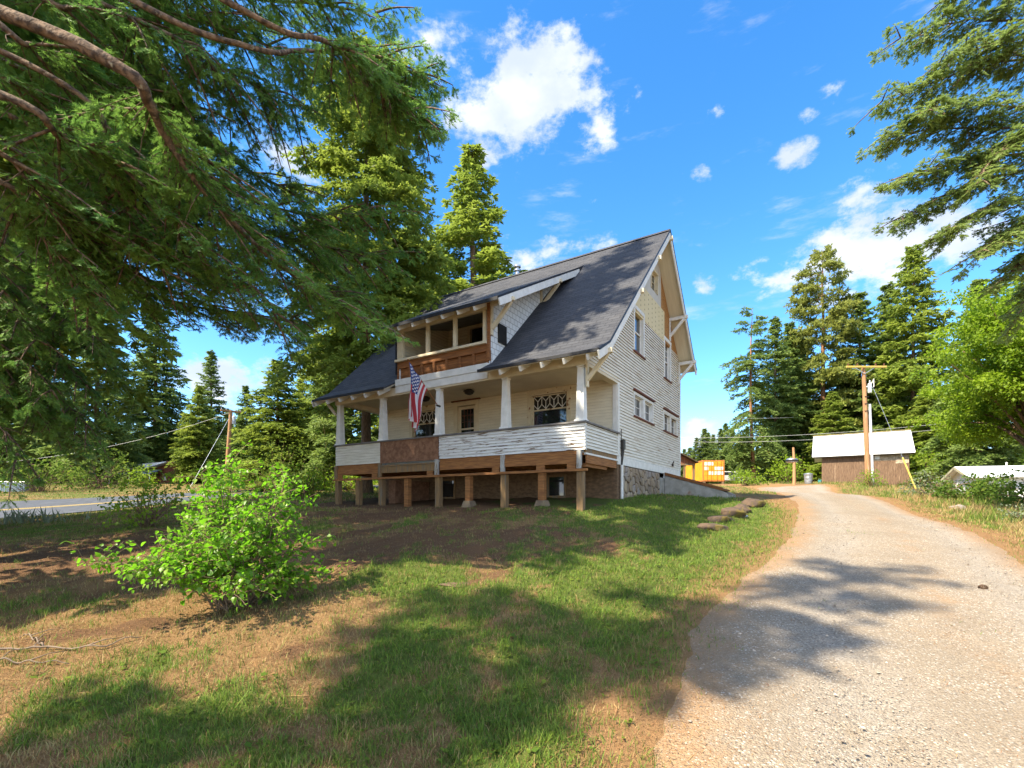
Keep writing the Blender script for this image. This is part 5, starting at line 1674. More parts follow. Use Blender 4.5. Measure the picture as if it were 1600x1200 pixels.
# far woods behind the yard and across the road: one mass
rs = np.random.default_rng(77)
fv, ft_, sv_, sf_ = [], [], [], []
ba = np.array
src = []
for var in (V1, V2, V3):
    me = var[0]
    a = np.empty(len(me.vertices) * 3, np.float32); me.vertices.foreach_get("co", a)
    b = np.empty(len(me.vertices), np.float32); me.attributes["tint"].data.foreach_get("value", b)
    a = a.reshape(-1, 9); b = b.reshape(-1, 3)
    pick = rs.random(len(a)) < 0.22
    src.append((a[pick].reshape(-1, 3), b[pick].ravel()))
WV, WT = [], []
spots = [(px, rs.uniform(95, 130), rs.uniform(9, 14)) for px in np.arange(985, 1180, 7)] + [(px, rs.uniform(110, 150), rs.uniform(13, 19)) for px in np.arange(-150, 1000, 9)] + [(px, rs.uniform(100, 140), rs.uniform(10, 15)) for px in np.arange(1180, 1900, 9)]
for px, Y, h in spots:
    px = px + rs.uniform(-5, 5)
    a, b = src[rs.integers(0, 3)]
    s_ = h / 25; an = rs.uniform(0, 6.28)
    R_ = np.array([[math.cos(an), -math.sin(an), 0], [math.sin(an), math.cos(an), 0], [0, 0, 1]])
    g = on_ground(px, Y)
    c0 = a.reshape(-1, 3, 3)
    cen = c0.mean(1, keepdims=True)
    c0 = cen + (c0 - cen) * 2.6
    WV.append((c0.reshape(-1, 3) * np.array([s_ * 1.15, s_ * 1.15, s_])) @ R_.T + g); WT.append(b)
wv_ = np.concatenate(WV)
fw = np_mesh("far_woods", wv_, [np.arange(len(wv_)).reshape(-1, 3)], M["fir"], None, False, {"tint": np.concatenate(WT)})
tag(fw, "distant mixed conifer woods closing the view behind yard and road", "woods", kind="stuff")
# ------------------------------------------------------------------ lilac bush in the foreground
def lilac():
    rs = np.random.default_rng(5)
    b = ground(370, 946)
    b[2] = float(TZ(b[0], b[1]))
    r = thing("lilac_bush", "bright green lilac bush with heart shaped leaves on the near lawn", "bush", b)
    fol = Fol(); wood = []
    P_, D_, T_ = [], [], []
    for i in range(54):
        az = rs.uniform(0, 6.28); tilt = rs.uniform(0.03, 0.90)
        if 36 <= i < 46: az = rs.uniform(2.3, 4.4); tilt = rs.uniform(0.75, 1.06)
        if i >= 46: az = rs.uniform(-1.2, 1.0); tilt = rs.uniform(0.7, 1.1)
        L = rs.uniform(1.0, 1.95) * (1.0 - 0.25 * tilt)
        d = np.array([math.cos(az) * math.sin(tilt), math.sin(az) * math.sin(tilt), math.cos(tilt)])
        p0 = b + np.array([rs.normal(0, .12), rs.normal(0, .12), -0.03])
        pts = [p0, p0 + d * L * 0.4 + UP * 0.10, p0 + d * L * 0.75 + UP * 0.06, p0 + d * L - UP * 0.10 * tilt]
        c = catmull(pts, 14)
        wood.append((c, np.linspace(0.010, 0.003, 14)))
        for j in range(4, 14):
            for k in range(rs.integers(1, 4)):
                o = nrm(rs.normal(0, 1, 3) * np.array([1, 1, .5]) + d * 0.5)
                l2 = rs.uniform(0.10, 0.36)
                c2 = catmull([c[j], c[j] + o * l2 * 0.5 + UP * 0.02, c[j] + o * l2], 5)
                fol.stems(c2[:-1], c2[1:], 0.0035, 0.0025)
                for q in range(1, 5):
                    for sg in (1, -1):
                        s_ = nrm(np.cross(o, rs.normal(0, 1, 3)))
                        P_.append(c2[q] + s_ * sg * 0.02); D_.append(nrm(o * 0.5 + s_ * sg * 0.9 - UP * 0.25)); T_.append(rs.uniform(0, 0.8) + 0.25 * (j / 14))
    p, d, ti = np.array(P_), np.array(D_), np.clip(np.array(T_), 0, 1)
    n = len(p)
    keep = rs.random(n) < 0.92
    p, d, ti = p[keep], d[keep], ti[keep]; n = len(p)
    nn = nrm(UP * 1.0 + np.array([-0.35, 0, 0]) + rs.normal(0, 0.4, (n, 3)))
    bb = nrm(np.cross(d, nn)); nn = np.cross(bb, d)
    L = (0.028 + 0.046 * rs.random(n) ** 1.2)[:, None]; fold = rs.uniform(0.05, 0.35, n)[:, None]
    prof = [(0.0, 0.0), (0.06, 0.26), (0.20, 0.40), (0.42, 0.42), (0.70, 0.24), (1.0, 0.0)]
    mid = [p + d * L * a - nn * L * 0.22 * a * a for a, _ in prof]
    for sg in (1, -1):
        out = [mid[i] + bb * L * (sg * wd) + nn * L * wd * fold for i, (a, wd) in enumerate(prof)]
        for i in range(5):
            if prof[i][1] > 0: fol.tris(np.stack([mid[i], out[i], out[i + 1]], 1), ti)
            fol.tris(np.stack([mid[i], out[i + 1], mid[i + 1]], 1), ti)
    fol.build("leaves", M["lilac"], r, b)
    wood_mesh("stems", wood, M["twig"], r, b, 5, fol)


lilac()


def shrub(name, label, cat, px, Y, w_, h_, seed, mat, n=26, nleaf=240, leaf=0.09, group=None, sink=0.05, tint0=0.42, depth=None, base=None, trunk=0.02, heart=False):
    rs = np.random.default_rng(seed)
    b = on_ground(px, Y) if base is None else np.asarray(base, float)
    r = thing(name, label, cat, b, 0, group)
    cs, rr, wood = [], [], []
    for i in range(n):
        d = nrm(rs.normal(0, 1, 3)); d[2] = abs(d[2])
        q = rs.uniform(0.35, 1.0)
        c = b + np.array([d[0] * w_ / 2 * q, d[1] * (depth or w_) / 2 * q, 0.12 * h_ + d[2] * h_ * 0.82 * q])
        cs.append(c); rr.append(rs.uniform(0.14, 0.28) * min(w_, h_ * 1.3))
        mid = (b + c) / 2 + rs.normal(0, 0.05 * w_, 3) + np.array([0, 0, 0.06 * h_])
        wood.append((catmull([b + np.array([rs.normal(0, .05 * w_), rs.normal(0, .05 * w_), -sink]), mid, c], 7), np.linspace(trunk, trunk * 0.3, 7)))
    rr = np.array(rr)
    fol = leafy(seed, cs, rr, nleaf / np.mean(rr ** 2) / 10, leaf, tint0=tint0, heart=heart)
    fol.build("leaves", mat, r, b)
    wood_mesh("stems", wood, M["twig"], r, b, 5)
    return r


shrub("shrub", "leafy roadside shrub between the lilac bush and the road", "bush", 232, 12.5, 2.0, 1.35, 61, M["maple"], n=34, leaf=0.10)
shrub("shrub", "low pale roadside shrub left of the shed post just beyond the cellar entrance", "bush", 1165, 44, 3.4, 1.9, 62, M["maple"], n=26, leaf=0.20)
shrub("shrub", "rounded bright shrub behind the lamp post left of the barn", "bush", 1232, 50, 4.6, 3.6, 63, M["maple"], n=40, leaf=0.24)
shrub("shrub", "bright shrub growing at the foot of the tall utility pole", "bush", 1362, 37.4, 1.7, 1.5, 64, M["maple"], n=20, leaf=0.13)
shrub("shrub", "yellow green bush right of the barn beside the guy wire", "bush", 1455, 46, 4.2, 4.4, 65, M["maple"], n=36, leaf=0.24)
shrub("shrub", "small dark leafed bush at the right corner of the barn", "bush", 1413, 40, 1.0, 0.9, 66, M["shrub"], n=12, leaf=0.12)
shrub("shrub", "grey green flowering weed clump right of the barn on the verge", "bush", 1455, 22, 2.6, 1.2, 67, M["sage"], n=40, leaf=0.10, nleaf=200)
shrub("shrub", "dark low shrub in the shade below the bright maple", "bush", 1535, 18.5, 3.4, 1.15, 68, M["shrub"], n=44, nleaf=620, leaf=0.12, tint0=0.2)
shrub("shrub", "dark shrub running out of the right edge below the maple", "bush", 1625, 15.5, 2.6, 1.5, 69, M["shrub"], n=30, nleaf=620, leaf=0.12, tint0=0.2)
shrub("shrub", "pale weed clump at the right edge beside the gravel", "bush", 1597, 12.6, 0.9, 0.7, 70, M["sage"], n=16, leaf=0.07)
shrub("shrub", "wild hedge under the trees at far left beyond the road", "bush", 60, 36, 7.0, 3.6, 71, M["shrub"], n=50, leaf=0.22)
shrub("shrub", "bright thicket across the road left of the cabin", "bush", 150, 40, 7.0, 3.4, 72, M["shrub"], n=50, leaf=0.24)
shrub("shrub", "sunlit undergrowth left of the porch posts", "bush", 478, 21, 2.6, 1.5, 73, M["maple"], n=40, leaf=0.13, tint0=0.6)
shrub("shrub", "tall pale bush behind the lilac toward the porch", "bush", 440, 26, 4.2, 3.4, 74, M["shrub"], n=50, leaf=0.16, tint0=0.6)
shrub("shrub", "bright undergrowth seen between the left support posts", "bush", 560, 27, 3.6, 1.3, 75, M["maple"], n=36, leaf=0.14)
shrub("shrub", "green bush behind the porch railing at its left end", "bush", 520, 30, 3.2, 4.6, 76, M["shrub"], n=50, leaf=0.18, tint0=0.5)
shrub("shrub", "bush in front of the brown cabin beside its window", "bush", 225, 44, 2.4, 2.0, 77, M["maple"], n=24, leaf=0.2)
# iris clump by the road
b_ = ground(48, 818)
ir = thing("iris_clump", "clump of upright pale iris leaves at the near edge of the road", "plant", b_)
fol = Fol(); rs = np.random.default_rng(9)
for i in range(90):
    o = np.array([rs.normal(0, 0.75), rs.normal(0, 0.2), 0]); L = rs.uniform(0.3, 0.62); d = nrm(np.array([rs.normal(0, .3), rs.normal(0, .3), 1]))
    sd = nrm(np.cross(d, rs.normal(0, 1, 3))) * 0.022
    p0 = b_ + o - UP * .03; p1 = p0 + d * L * .6; p2 = p0 + d * L + np.array([d[0], d[1], -0.1]) * .15
    fol.tris(np.array([[p0 - sd, p0 + sd, p1 + sd], [p0 - sd, p1 + sd, p1 - sd], [p1 - sd, p1 + sd, p2]]), np.full(3, rs.uniform(.2, 1)))
fol.build("leaves", M["sage"], ir, b_)

# ------------------------------------------------------------------ bright maple at the right
def maple():
    rs = np.random.default_rng(19)
    b = on_ground(1618, 19.5)
    r = thing("maple_tree", "bright green broadleaf tree spilling in from the right edge above the white garage", "tree", b)
    wood, cs, rr = [], [], []
    ctr = b + np.array([0.2, 0, 5.6])
    wood.append((catmull([b - UP * .3, b + UP * 1.6, b + np.array([0.1, 0.1, 3.2]), ctr], 10), np.linspace(0.24, 0.12, 10)))
    for i in range(52):
        az = rs.uniform(0, 6.28); el = rs.uniform(-0.80, 1.3)
        d = np.array([math.cos(az) * math.cos(el), math.sin(az) * math.cos(el), math.sin(el)])
        e = ctr + d * np.array([5.2, 4.2, 4.6]) * rs.uniform(0.6, 0.9) - UP * 0.4
        s0 = b + UP * rs.uniform(2.0, 4.8)
        c = catmull([s0, (s0 + e) / 2 + UP * 0.5 + rs.normal(0, .2, 3), e], 12)
        wood.append((c, np.linspace(0.07, 0.015, 12)))
        for k in range(14):
            q = c[rs.integers(5, 12)] + rs.normal(0, 0.55, 3) * np.array([1, 1, .7])
            cs.append(q); rr.append(rs.uniform(0.28, 0.6))
    fol = leafy(23, cs, np.array(rr), 640, 0.13, tint0=0.5, shell=0.3)
    fol.build("crown", M["maple"], r, b)
    wood_mesh("trunk", wood, M["bark"], r, b, 7)


maple()

# ------------------------------------------------------------------ lawn grass, weeds, litter, stones
def scatter(n, y0, y1, seed, e=0.5, xw=1.25):
    rs = np.random.default_rng(seed)
    u = rs.random(n)
    y = (y0 ** e + u * (y1 ** e - y0 ** e)) ** (1 / e)
    x = rs.uniform(-xw, xw, n) * (y + 0.6)
    return x, y, rs


def blades(x, y, h, wd, tint, rs, lean=0.5, curl=0.35):
    n = len(x)
    z = TZ(x, y) - 0.004
    p = np.stack([x, y, z], 1)
    az = rs.uniform(0, 6.28, n); ln = rs.uniform(0.05, lean, n)
    d = nrm(np.stack([np.cos(az) * ln, np.sin(az) * ln, np.ones(n)], 1))
    d2 = nrm(d + np.stack([np.cos(az), np.sin(az), -0.2 * np.ones(n)], 1) * (rs.uniform(0, curl * 2.4, n))[:, None])
    sa = az + rs.normal(1.57, 0.6, n)
    sd = np.stack([np.cos(sa), np.sin(sa), np.zeros(n)], 1) * (wd * 0.5)[:, None]
    m = p + d * (h * 0.55)[:, None]; t_ = m + d2 * (h * 0.5)[:, None]
    a, b, c, e = p - sd, p + sd, m + sd * 0.8, m - sd * 0.8
    fol.tris(np.stack([a, b, c], 1), tint); fol.tris(np.stack([a, c, e], 1), tint); fol.tris(np.stack([e, c, t_], 1), tint)


def mat_grass():
    """tint 0..0.5 straw tones, 0.5..1 green tones: the colour each blade itself has"""
    m, nt, n, l, b = new_mat("grass_blades")
    t = NT(nt)
    at = t("ShaderNodeAttribute", attribute_name="tint").outputs["Fac"]
    cr = t("ShaderNodeValToRGB")
    el = cr.color_ramp.elements
    el[0].position, el[0].color = 0.0, (0.30, 0.17, 0.075, 1)
    el[1].position, el[1].color = 1.0, (0.21, 0.29, 0.035, 1)
    for pos, c in ((0.22, (0.35, 0.225, 0.095)), (0.42, (0.42, 0.315, 0.14)), (0.52, (0.28, 0.27, 0.08)), (0.60, (0.075, 0.125, 0.022)), (0.82, (0.13, 0.21, 0.03))):
        e = el.new(pos); e.color = (*c, 1)
    l.new(at, cr.inputs[0])
    l.new(cr.outputs[0], b.inputs["Base Color"])
    b.inputs["Roughness"].default_value = 0.6; b.inputs["Specular IOR Level"].default_value = 0.2
    tr = t("ShaderNodeBsdfTranslucent"); l.new(cr.outputs[0], tr.inputs["Color"])
    mx = t("ShaderNodeMixShader", {0: 0.35}); l.new(b.outputs[0], mx.inputs[1]); l.new(tr.outputs[0], mx.inputs[2])
    l.new(mx.outputs[0], n["Material Output"].inputs["Surface"])
    return m


M["grass"] = mat_grass()
fol = Fol()
x, y, rs = scatter(560000, 2.2, 17.5, 101, 0.45)
g, s_ = green_mask(x, y), soil_mask(x, y)
hx, hy = house_local(x, y)
ok = (drive_signed(x, y) < -0.12 + rs.normal(0, 0.22, len(x))) & ~((hx > -9.3) & (hx < 0.05) & (hy > -0.1) & (hy < 9.5)) & (road_signed(x, y) < 0)
ok &= rs.random(len(x)) < np.clip(0.18 + 1.0 * g + 0.42 * (1 - s_) - 0.35 * s_ * (1 - g), 0.05, 1)
x, y, g, s_ = x[ok], y[ok], g[ok], s_[ok]
n = len(x)
isg = rs.random(n) < np.clip(g * 1.2 + 0.14 * (1 - s_) + 0.30 * (fbm(x, y, 0.35, 71) - 0.45), 0.05, 0.93)
tint = np.where(isg, rs.uniform(0.58, 1.0, n) * 1.0, rs.uniform(0.0, 0.55, n))
pat = np.clip(fbm(x, y, 1.1, 44) * 0.6 + 0.9 * (fbm(x, y, 0.28, 45) - 0.25), 0, 1.2)
h = np.where(isg, rs.uniform(0.025, 0.085, n) * (0.6 + 0.9 * pat), rs.uniform(0.02, 0.065, n) * (0.6 + 0.7 * pat))
tall = rs.random(n) < 0.025
h = np.where(tall, h * 2.1, h)
wd = rs.uniform(0.0028, 0.006, n) * (0.8 + y * 0.10)
blades(x, y, h, wd, tint, rs, 0.9)
# brighter taller tufts in the foreground
tx_, ty_, rs = scatter(1900, 2.2, 10.0, 111, 0.5)
for cx_, cy_ in zip(tx_, ty_):
    if drive_signed(cx_, cy_) > -0.15 or (green_mask(np.array([cx_]), np.array([cy_]))[0] < 0.3 and rs.random() < 0.55): continue
    k = rs.integers(8, 26)
    ax_ = cx_ + rs.normal(0, 0.04, k); ay_ = cy_ + rs.normal(0, 0.04, k)
    blades(ax_, ay_, rs.uniform(0.03, 0.13, k) * rs.uniform(0.5, 1.1), rs.uniform(0.003, 0.006, k), (rs.uniform(0.64, 1.0, k) if rs.random() < 0.62 else rs.uniform(0.05, 0.5, k)), rs, 0.7, 0.5)
for px_, py_, k in ((1345, 834, 60), (1330, 799, 50), (1352, 838, 40), (1120, 1003, 50), (1135, 1008, 40), (1205, 905, 30), (1160, 948, 60), (1145, 955, 50), (1420, 860, 24), (1290, 950, 16), (1510, 985, 20), (1250, 830, 30)):
    q_ = ground(px_, py_); sp_ = 0.05 + 0.012 * q_[1]
    x_ = q_[0] + rs.normal(0, sp_, k); y_ = q_[1] + rs.normal(0, sp_, k)
    blades(x_, y_, rs.uniform(0.03, 0.10, k), rs.uniform(0.004, 0.008, k), rs.uniform(0.62, 1.0, k), rs, 0.8, 0.5)
gr_o = fol.build("lawn_grass", M["grass"]); tag(gr_o, "patchy lawn of short straw and green blades in front of the house", "grass", kind="stuff")

# dry verge right of the driveway and around the yard
fol = Fol()
x, y, rs = scatter(420000, 6.0, 60, 103, 0.35, 1.3)
right = x - np.interp(y, DY, DRX)
ok = ((right > 0.05 + 0.3 * fbm(x, y, 1.0, 3)) & (x < 40)) | ((y > 14) & (drive_signed(x, y) < -0.15) & (rs.random(len(x)) < 0.75))
hx, hy = house_local(x, y)
ok &= ~((hx > -9.8) & (hx < 2.3) & (hy > -1.5) & (hy < 9.8)) & (road_signed(x, y) < -0.1)
ok &= ~((right < 0) & (y < 21) & (x > 1.5))
x, y, right = x[ok], y[ok], right[ok]
n = len(x)
pat = fbm(x, y, 2.4, 55)
isg = rs.random(n) < np.clip(0.10 + 0.75 * (pat > 0.56) + 0.25 * (right < 0), 0, 0.9)
tint = np.where(isg, rs.uniform(0.56, 1.0, n), rs.uniform(0.14, 0.52, n))
bank = np.clip((right - 0.2) / 1.2, 0.15, 1.0)
h = rs.uniform(0.08, 0.30, n) * np.where(right > 0, bank * (0.5 + 1.0 * pat), 0.40)
h *= np.where(rs.random(n) < 0.02, 1.8, 1.0)
blades(x, y, h, rs.uniform(0.005, 0.010, n) * (0.7 + y * 0.075), tint, rs, 0.6, 0.3)
vg = fol.build("verge_grass", M["grass"]); tag(vg, "tall dry golden grass and weeds on the verge beyond the gravel", "grass", kind="stuff")

# broad weeds: clover and plantain leaves
fol = Fol()
x, y, rs = scatter(30000, 2.2, 11, 105, 0.4)
cl_ = fbm(x, y, 0.5, 66)
ok = (drive_signed(x, y) < -0.1) & (green_mask(x, y) * (cl_ > 0.52) * 0.9 > rs.random(len(x)))
x, y = x[ok], y[ok]
n = len(x)
p = np.stack([x, y, TZ(x, y) + rs.uniform(0.01, 0.045, n)], 1)
for k in range(3):
    az = rs.uniform(0, 6.28, n)
    d = nrm(np.stack([np.cos(az), np.sin(az), rs.uniform(-0.1, 0.5, n)], 1)); b = nrm(np.cross(d, UP + rs.normal(0, .25, (n, 3))))
    L = (rs.uniform(0.012, 0.032, n) * np.where(rs.random(n) < 0.06, 2.2, 1))[:, None]
    q0, q1, q2, q3 = p, p + d * L * .6 + b * L * .42, p + d * L, p + d * L * .6 - b * L * .42
    ti = rs.uniform(0, 1, n)
    fol.tris(np.stack([q0, q1, q2], 1), ti); fol.tris(np.stack([q0, q2, q3], 1), ti)
wd_o = fol.build("lawn_weeds", M["shrub"]); tag(wd_o, "clover and broad leafed weeds among the lawn grass", "weeds", kind="stuff")

# fallen needles and bits
fol = Fol()
x, y, rs = scatter(150000, 2.2, 13, 107, 0.45)
ds = drive_signed(x, y)
u_ = (x - np.interp(y, DY, DL)) / (np.interp(y, DY, DRX) - np.interp(y, DY, DL))
on = ds > 0
pr = np.where(on, np.clip(0.65 * np.exp(-ds / 0.4) + 0.30 * np.exp(-((u_ - 0.58) / 0.13) ** 2) * (fbm(x, y, 1.3, 12) > 0.45), 0.01, 1), 0.25 + 0.75 * soil_mask(x, y))
ok = rs.random(len(x)) < pr
x, y, on = x[ok], y[ok], on[ok]
n = len(x)
z = np.where(on, T(x, y) + 0.040, TZ(x, y) + 0.004) + rs.uniform(0, 0.012, n)
az = rs.uniform(0, 6.28, n); L = rs.uniform(0.015, 0.05, n)
d = np.stack([np.cos(az), np.sin(az), rs.normal(0, .25, n)], 1) * L[:, None]
sd = np.stack([-np.sin(az), np.cos(az), np.zeros(n)], 1) * (rs.uniform(0.0014, 0.003, n) * (0.8 + 0.1 * y))[:, None]
p = np.stack([x, y, z], 1)
ti = rs.uniform(0, 0.5, n)
nt_ = 500
xx_, yy_, _r = scatter(nt_, 2.4, 10, 133, 0.5)
for a_, b_ in zip(xx_, yy_):
    if drive_signed(a_, b_) > 0.3: continue
    q = np.array([a_, b_, float(TZ(a_, b_)) + 0.012]); an_ = rs.uniform(0, 6.28); l_ = rs.uniform(0.04, 0.22)
    dd_ = np.array([math.cos(an_), math.sin(an_), rs.normal(0, .06)]) * l_; bb_ = np.array([rs.normal(0, .02), rs.normal(0, .02), .01])
    s0_ = np.array([-math.sin(an_), math.cos(an_), 0]) * rs.uniform(.002, .004)
    for u0, u1 in ((q, q + dd_ * .5 + bb_), (q + dd_ * .5 + bb_, q + dd_)):
        fol.tris(np.stack([np.stack([u0 - s0_, u0 + s0_, u1 + s0_]), np.stack([u0 - s0_, u1 + s0_, u1 - s0_])]), np.full(2, rs.uniform(0, 0.9)))
fol.tris(np.stack([p - sd, p + sd, p + d + sd * .5], 1), ti)
lt = fol.build("needle_litter", foliage("fallen_needles", (0.17, 0.07, 0.03), (0.48, 0.30, 0.12), 0.1)); tag(lt, "brown fallen needles strewn on soil and gravel edges", "needles", kind="stuff")

# loose stones on the driveway
x, y, rs = scatter(60000, 2.2, 13, 109, 0.4)
ok = (drive_signed(x, y) > 0.12) & (rs.random(len(x)) < np.clip(drive_signed(x, y) / 0.8, 0.1, 1))
x, y = x[ok], y[ok]
n = len(x)
sz = rs.uniform(0.003, 0.0085, n) * (0.85 + 0.06 * y) * np.where(rs.random(n) < 0.04, 2.0, 1)
octv = np.array([[1, 0, 0], [0, 1, 0], [-1, 0, 0], [0, -1, 0], [0, 0, 0.7], [0, 0, -0.7]], float)
octf = np.array([[0, 1, 4], [1, 2, 4], [2, 3, 4], [3, 0, 4], [1, 0, 5], [2, 1, 5], [3, 2, 5], [0, 3, 5]])
a_ = rs.uniform(0, 6.28, n)
vv = octv[None] * rs.uniform(0.6, 1.25, (n, 6, 1))
vv = np.stack([vv[..., 0] * np.cos(a_)[:, None] - vv[..., 1] * np.sin(a_)[:, None], vv[..., 0] * np.sin(a_)[:, None] + vv[..., 1] * np.cos(a_)[:, None], vv[..., 2]], -1) * sz[:, None, None]
zz_ = T(x, y) + 0.030 + sz * 0.35
vv += np.stack([x, y, zz_], 1)[:, None, :]
m, nt, nn_, l, b = new_mat("loose_stone")
t = NT(nt)
at = t("ShaderNodeAttribute", attribute_name="tint").outputs["Fac"]
l.new(t.mix(at, (0.14, 0.11, 0.085), (0.40, 0.335, 0.265)), b.inputs["Base Color"]); b.inputs["Roughness"].default_value = 0.85
stn = np_mesh("gravel_stones", vv.reshape(-1, 3), [(octf[None] + (np.arange(n) * 6)[:, None, None]).reshape(-1, 3)], m, None, False, {"tint": np.repeat(rs.random(n), 6)})
tag(stn, "loose grey and tan gravel stones on the driveway", "gravel", kind="stuff")
# ------------------------------------------------------------------ rocks, branches, small things
def rock(name, label, px, py, sx, sy, sz, seed, mat, group=None, sink=0.46):
    rs = np.random.default_rng(seed)
    import bmesh
    bm = bmesh.new()
    bmesh.ops.create_icosphere(bm, subdivisions=4, radius=1.0)
    cuts = [(Vector(nrm(rs.normal(0, 1, 3))), rs.uniform(0.5, 0.85)) for _ in range(14)]
    for v in bm.verts:
        p = v.co.copy()
        for nv_, dd in cuts:
            k = p.dot(nv_) - dd
            if k > 0: p -= nv_ * k * 0.9
        nz = math.sin(p.x * 5 + seed) * math.sin(p.y * 6 + 1) * math.sin(p.z * 5) * 0.08 + math.sin(p.x * 13 + p.y * 9) * math.sin(p.z * 12 + seed) * 0.025
        p *= 1 + nz
        v.co = Vector((p.x * sx, p.y * sy, p.z * sz))
    me = bpy.data.meshes.new(name); bm.to_mesh(me); bm.free()
    me.polygons.foreach_set("use_smooth", np.ones(len(me.polygons), bool))
    me.materials.append(mat)
    g = ground(px, py)
    o = bpy.data.objects.new(name, me); link(o)
    o.location = (g[0], g[1], float(TZ(g[0], g[1])) + sz * (1 - 2 * sink) * 0.6)
    o.rotation_euler = (0, 0, rs.uniform(-.5, .5))
    return tag(o, label, "rock", group)


RK = simple("mossy_rock", (0.10, 0.065, 0.042), (0.05, 0.036, 0.028), 3, rough=0.9, c3=(0.13, 0.095, 0.02), s3=2.2, t3=(0.52, 0.64), bump=0.7, bdist=0.03)
RG = "rocks edging the lawn beside the driveway"
rock("edging_rock", "flat grey brown front rock of the lawn edging, lying lowest", 1114, 827, 0.36, 0.22, 0.13, 3, RK, RG)
rock("edging_rock", "brown rock with yellow moss just behind the flat front rock", 1124, 815, 0.40, 0.26, 0.22, 4, RK, RG)
rock("edging_rock", "long brown rock in the middle of the edging row", 1143, 806, 0.42, 0.32, 0.24, 5, RK, RG)
rock("edging_rock", "mossy rock second from the far end of the edging row", 1158, 799, 0.32, 0.30, 0.24, 6, RK, RG)
rock("edging_rock", "rounded rock at the far end of the edging row", 1174, 791, 0.40, 0.34, 0.26, 7, RK, RG)
rock("edging_rock", "small pale stone leaning against the edging row", 1163, 806, 0.09, 0.08, 0.07, 8, simple("pale_stone", (0.5, 0.5, 0.52), rough=0.8), RG)
rock("flat_stone", "flat dark stone sunk in the middle of the lawn", 712, 914, 0.24, 0.20, 0.03, 9, simple("dark_flat_stone", (0.13, 0.075, 0.05), (0.09, 0.055, 0.04), 6, rough=0.9))
rock("grey_rock", "grey rock lying in the dry grass of the right verge", 1496, 797, 0.24, 0.20, 0.14, 10, simple("grey_rock", (0.27, 0.23, 0.19), (0.20, 0.175, 0.15), 4, rough=0.9), None, 0.2)
g = ground(1536, 924)
m_ = MB(); rsq = random.Random(4)
for i_ in range(60):
    a_ = i_ * 2.4; h_ = i_ / 60
    r_ = 0.028 * math.sin(math.pi * (0.12 + 0.85 * h_)) + 0.004
    c_ = Vector((g[0] - 0.05 + 0.10 * h_, g[1] + r_ * math.cos(a_), g[2] + 0.045 + r_ * math.sin(a_)))
    m_.add([c_ + Vector((-.012, 0, 0)), c_ + Vector((.008, 0.010 * math.sin(a_), -0.010 * math.cos(a_))), c_ + Vector((.004, 0.016 * math.cos(a_), 0.016 * math.sin(a_))), c_ + Vector((.008, -0.010 * math.sin(a_), 0.010 * math.cos(a_)))], [(0, 1, 2), (0, 2, 3), (0, 3, 1), (1, 3, 2)])
tag(m_.build("pine_cone", simple("brown_cone", (0.10, 0.055, 0.03), (0.06, 0.035, 0.02), 20)), "brown pine cone lying on the gravel at right", "pine cone")


def branch_on_ground(label, pts, r):
    p = []
    for px, py in pts:
        q = ground(px, py); p.append((q[0], q[1], float(TZ(q[0], q[1])) + 0.05))
    c = catmull(p, 24)
    c[:, 2] = TZ(c[:, 0], c[:, 1]) + 0.035 + 0.012 * np.sin(np.arange(24))
    m = MB(); m.tube([tuple(q) for q in c], list(np.linspace(r, r * .35, 24)), 7)
    k = c[14]; e = k + np.array([0.16, 0.22, 0.02]); m.tube([tuple(k), tuple((k + e) / 2 + np.array([0, 0, .02])), tuple(e)], [r * .55, r * .4, r * .2], 6)
    k = c[7]; e = k + np.array([-0.12, 0.25, 0.01]); m.tube([tuple(k), tuple((k + e) / 2 + np.array([0, 0, .02])), tuple(e)], [r * .5, r * .4, r * .2], 6)
    tag(m.build("fallen_branch", simple("bleached_wood", (0.20, 0.145, 0.10), (0.14, 0.10, 0.07), 8, rough=0.85), None, True), label, "branch")


branch_on_ground("long bleached fallen branch lying on the grass at lower left", [(-30, 1030), (60, 1022), (150, 1018), (222, 1002)], 0.012)
branch_on_ground("shorter fallen branch below the longer one at the left edge", [(-40, 1046), (30, 1040), (108, 1034)], 0.010)
branch_on_ground("forked thin stick pointing to the upper left of the fallen branches", [(68, 1020), (52, 1010), (30, 998)], 0.009)

# ------------------------------------------------------------------ barn
bl, brr = P(1284, 758, 46.0), P(1421, 758, 42.5)
bang = math.atan2(brr[1] - bl[1], brr[0] - bl[0])
blen = float(np.hypot(*(brr - bl)[:2]))
zb = float(min(T(bl[0], bl[1]), T(brr[0], brr[1])))
barn = thing("barn", "old brown plank barn with bright white metal roof beyond the driveway", "barn", (bl[0], bl[1], zb), bang)
bw_ = simple("weathered_barn_planks", (0.21, 0.13, 0.08), (0.115, 0.07, 0.045), 6, (5, 5, 0.5), 0.9, c3=(0.30, 0.20, 0.13), s3=2, t3=(0.56, 0.68), st3=(4, 4, .4))
ez = (CY - 706) / F * 45.0 - zb
rzz = (CY - 679) / F * 47.5 - zb
dep = 5.6
m = MB()
npl = 34
for i in range(npl):          # board and plank wall
    x0 = blen * i / npl
    jz = 0.03 * math.sin(i * 7.3)
    if 18 <= i < 34:
        top = ez - (0.95 if i < 29 else 1.25)
    else:
        top = ez
    m.box(x0 + 0.006, x0 + blen / npl - 0.006, -0.02 - 0.012 * (i % 2), 0.02, -0.4 + jz, top)
m.box(0.0, blen, 0.021, 0.08, -0.4, ez)
m.build("wall", bw_, barn)
m = MB()
m.prism([(0.0, 0.1, -0.4), (0.0, 1.0, -0.4), (0.0, 1.0, 2.0), (0.0, 0.1, 2.0)], (0.02, 0, 0))
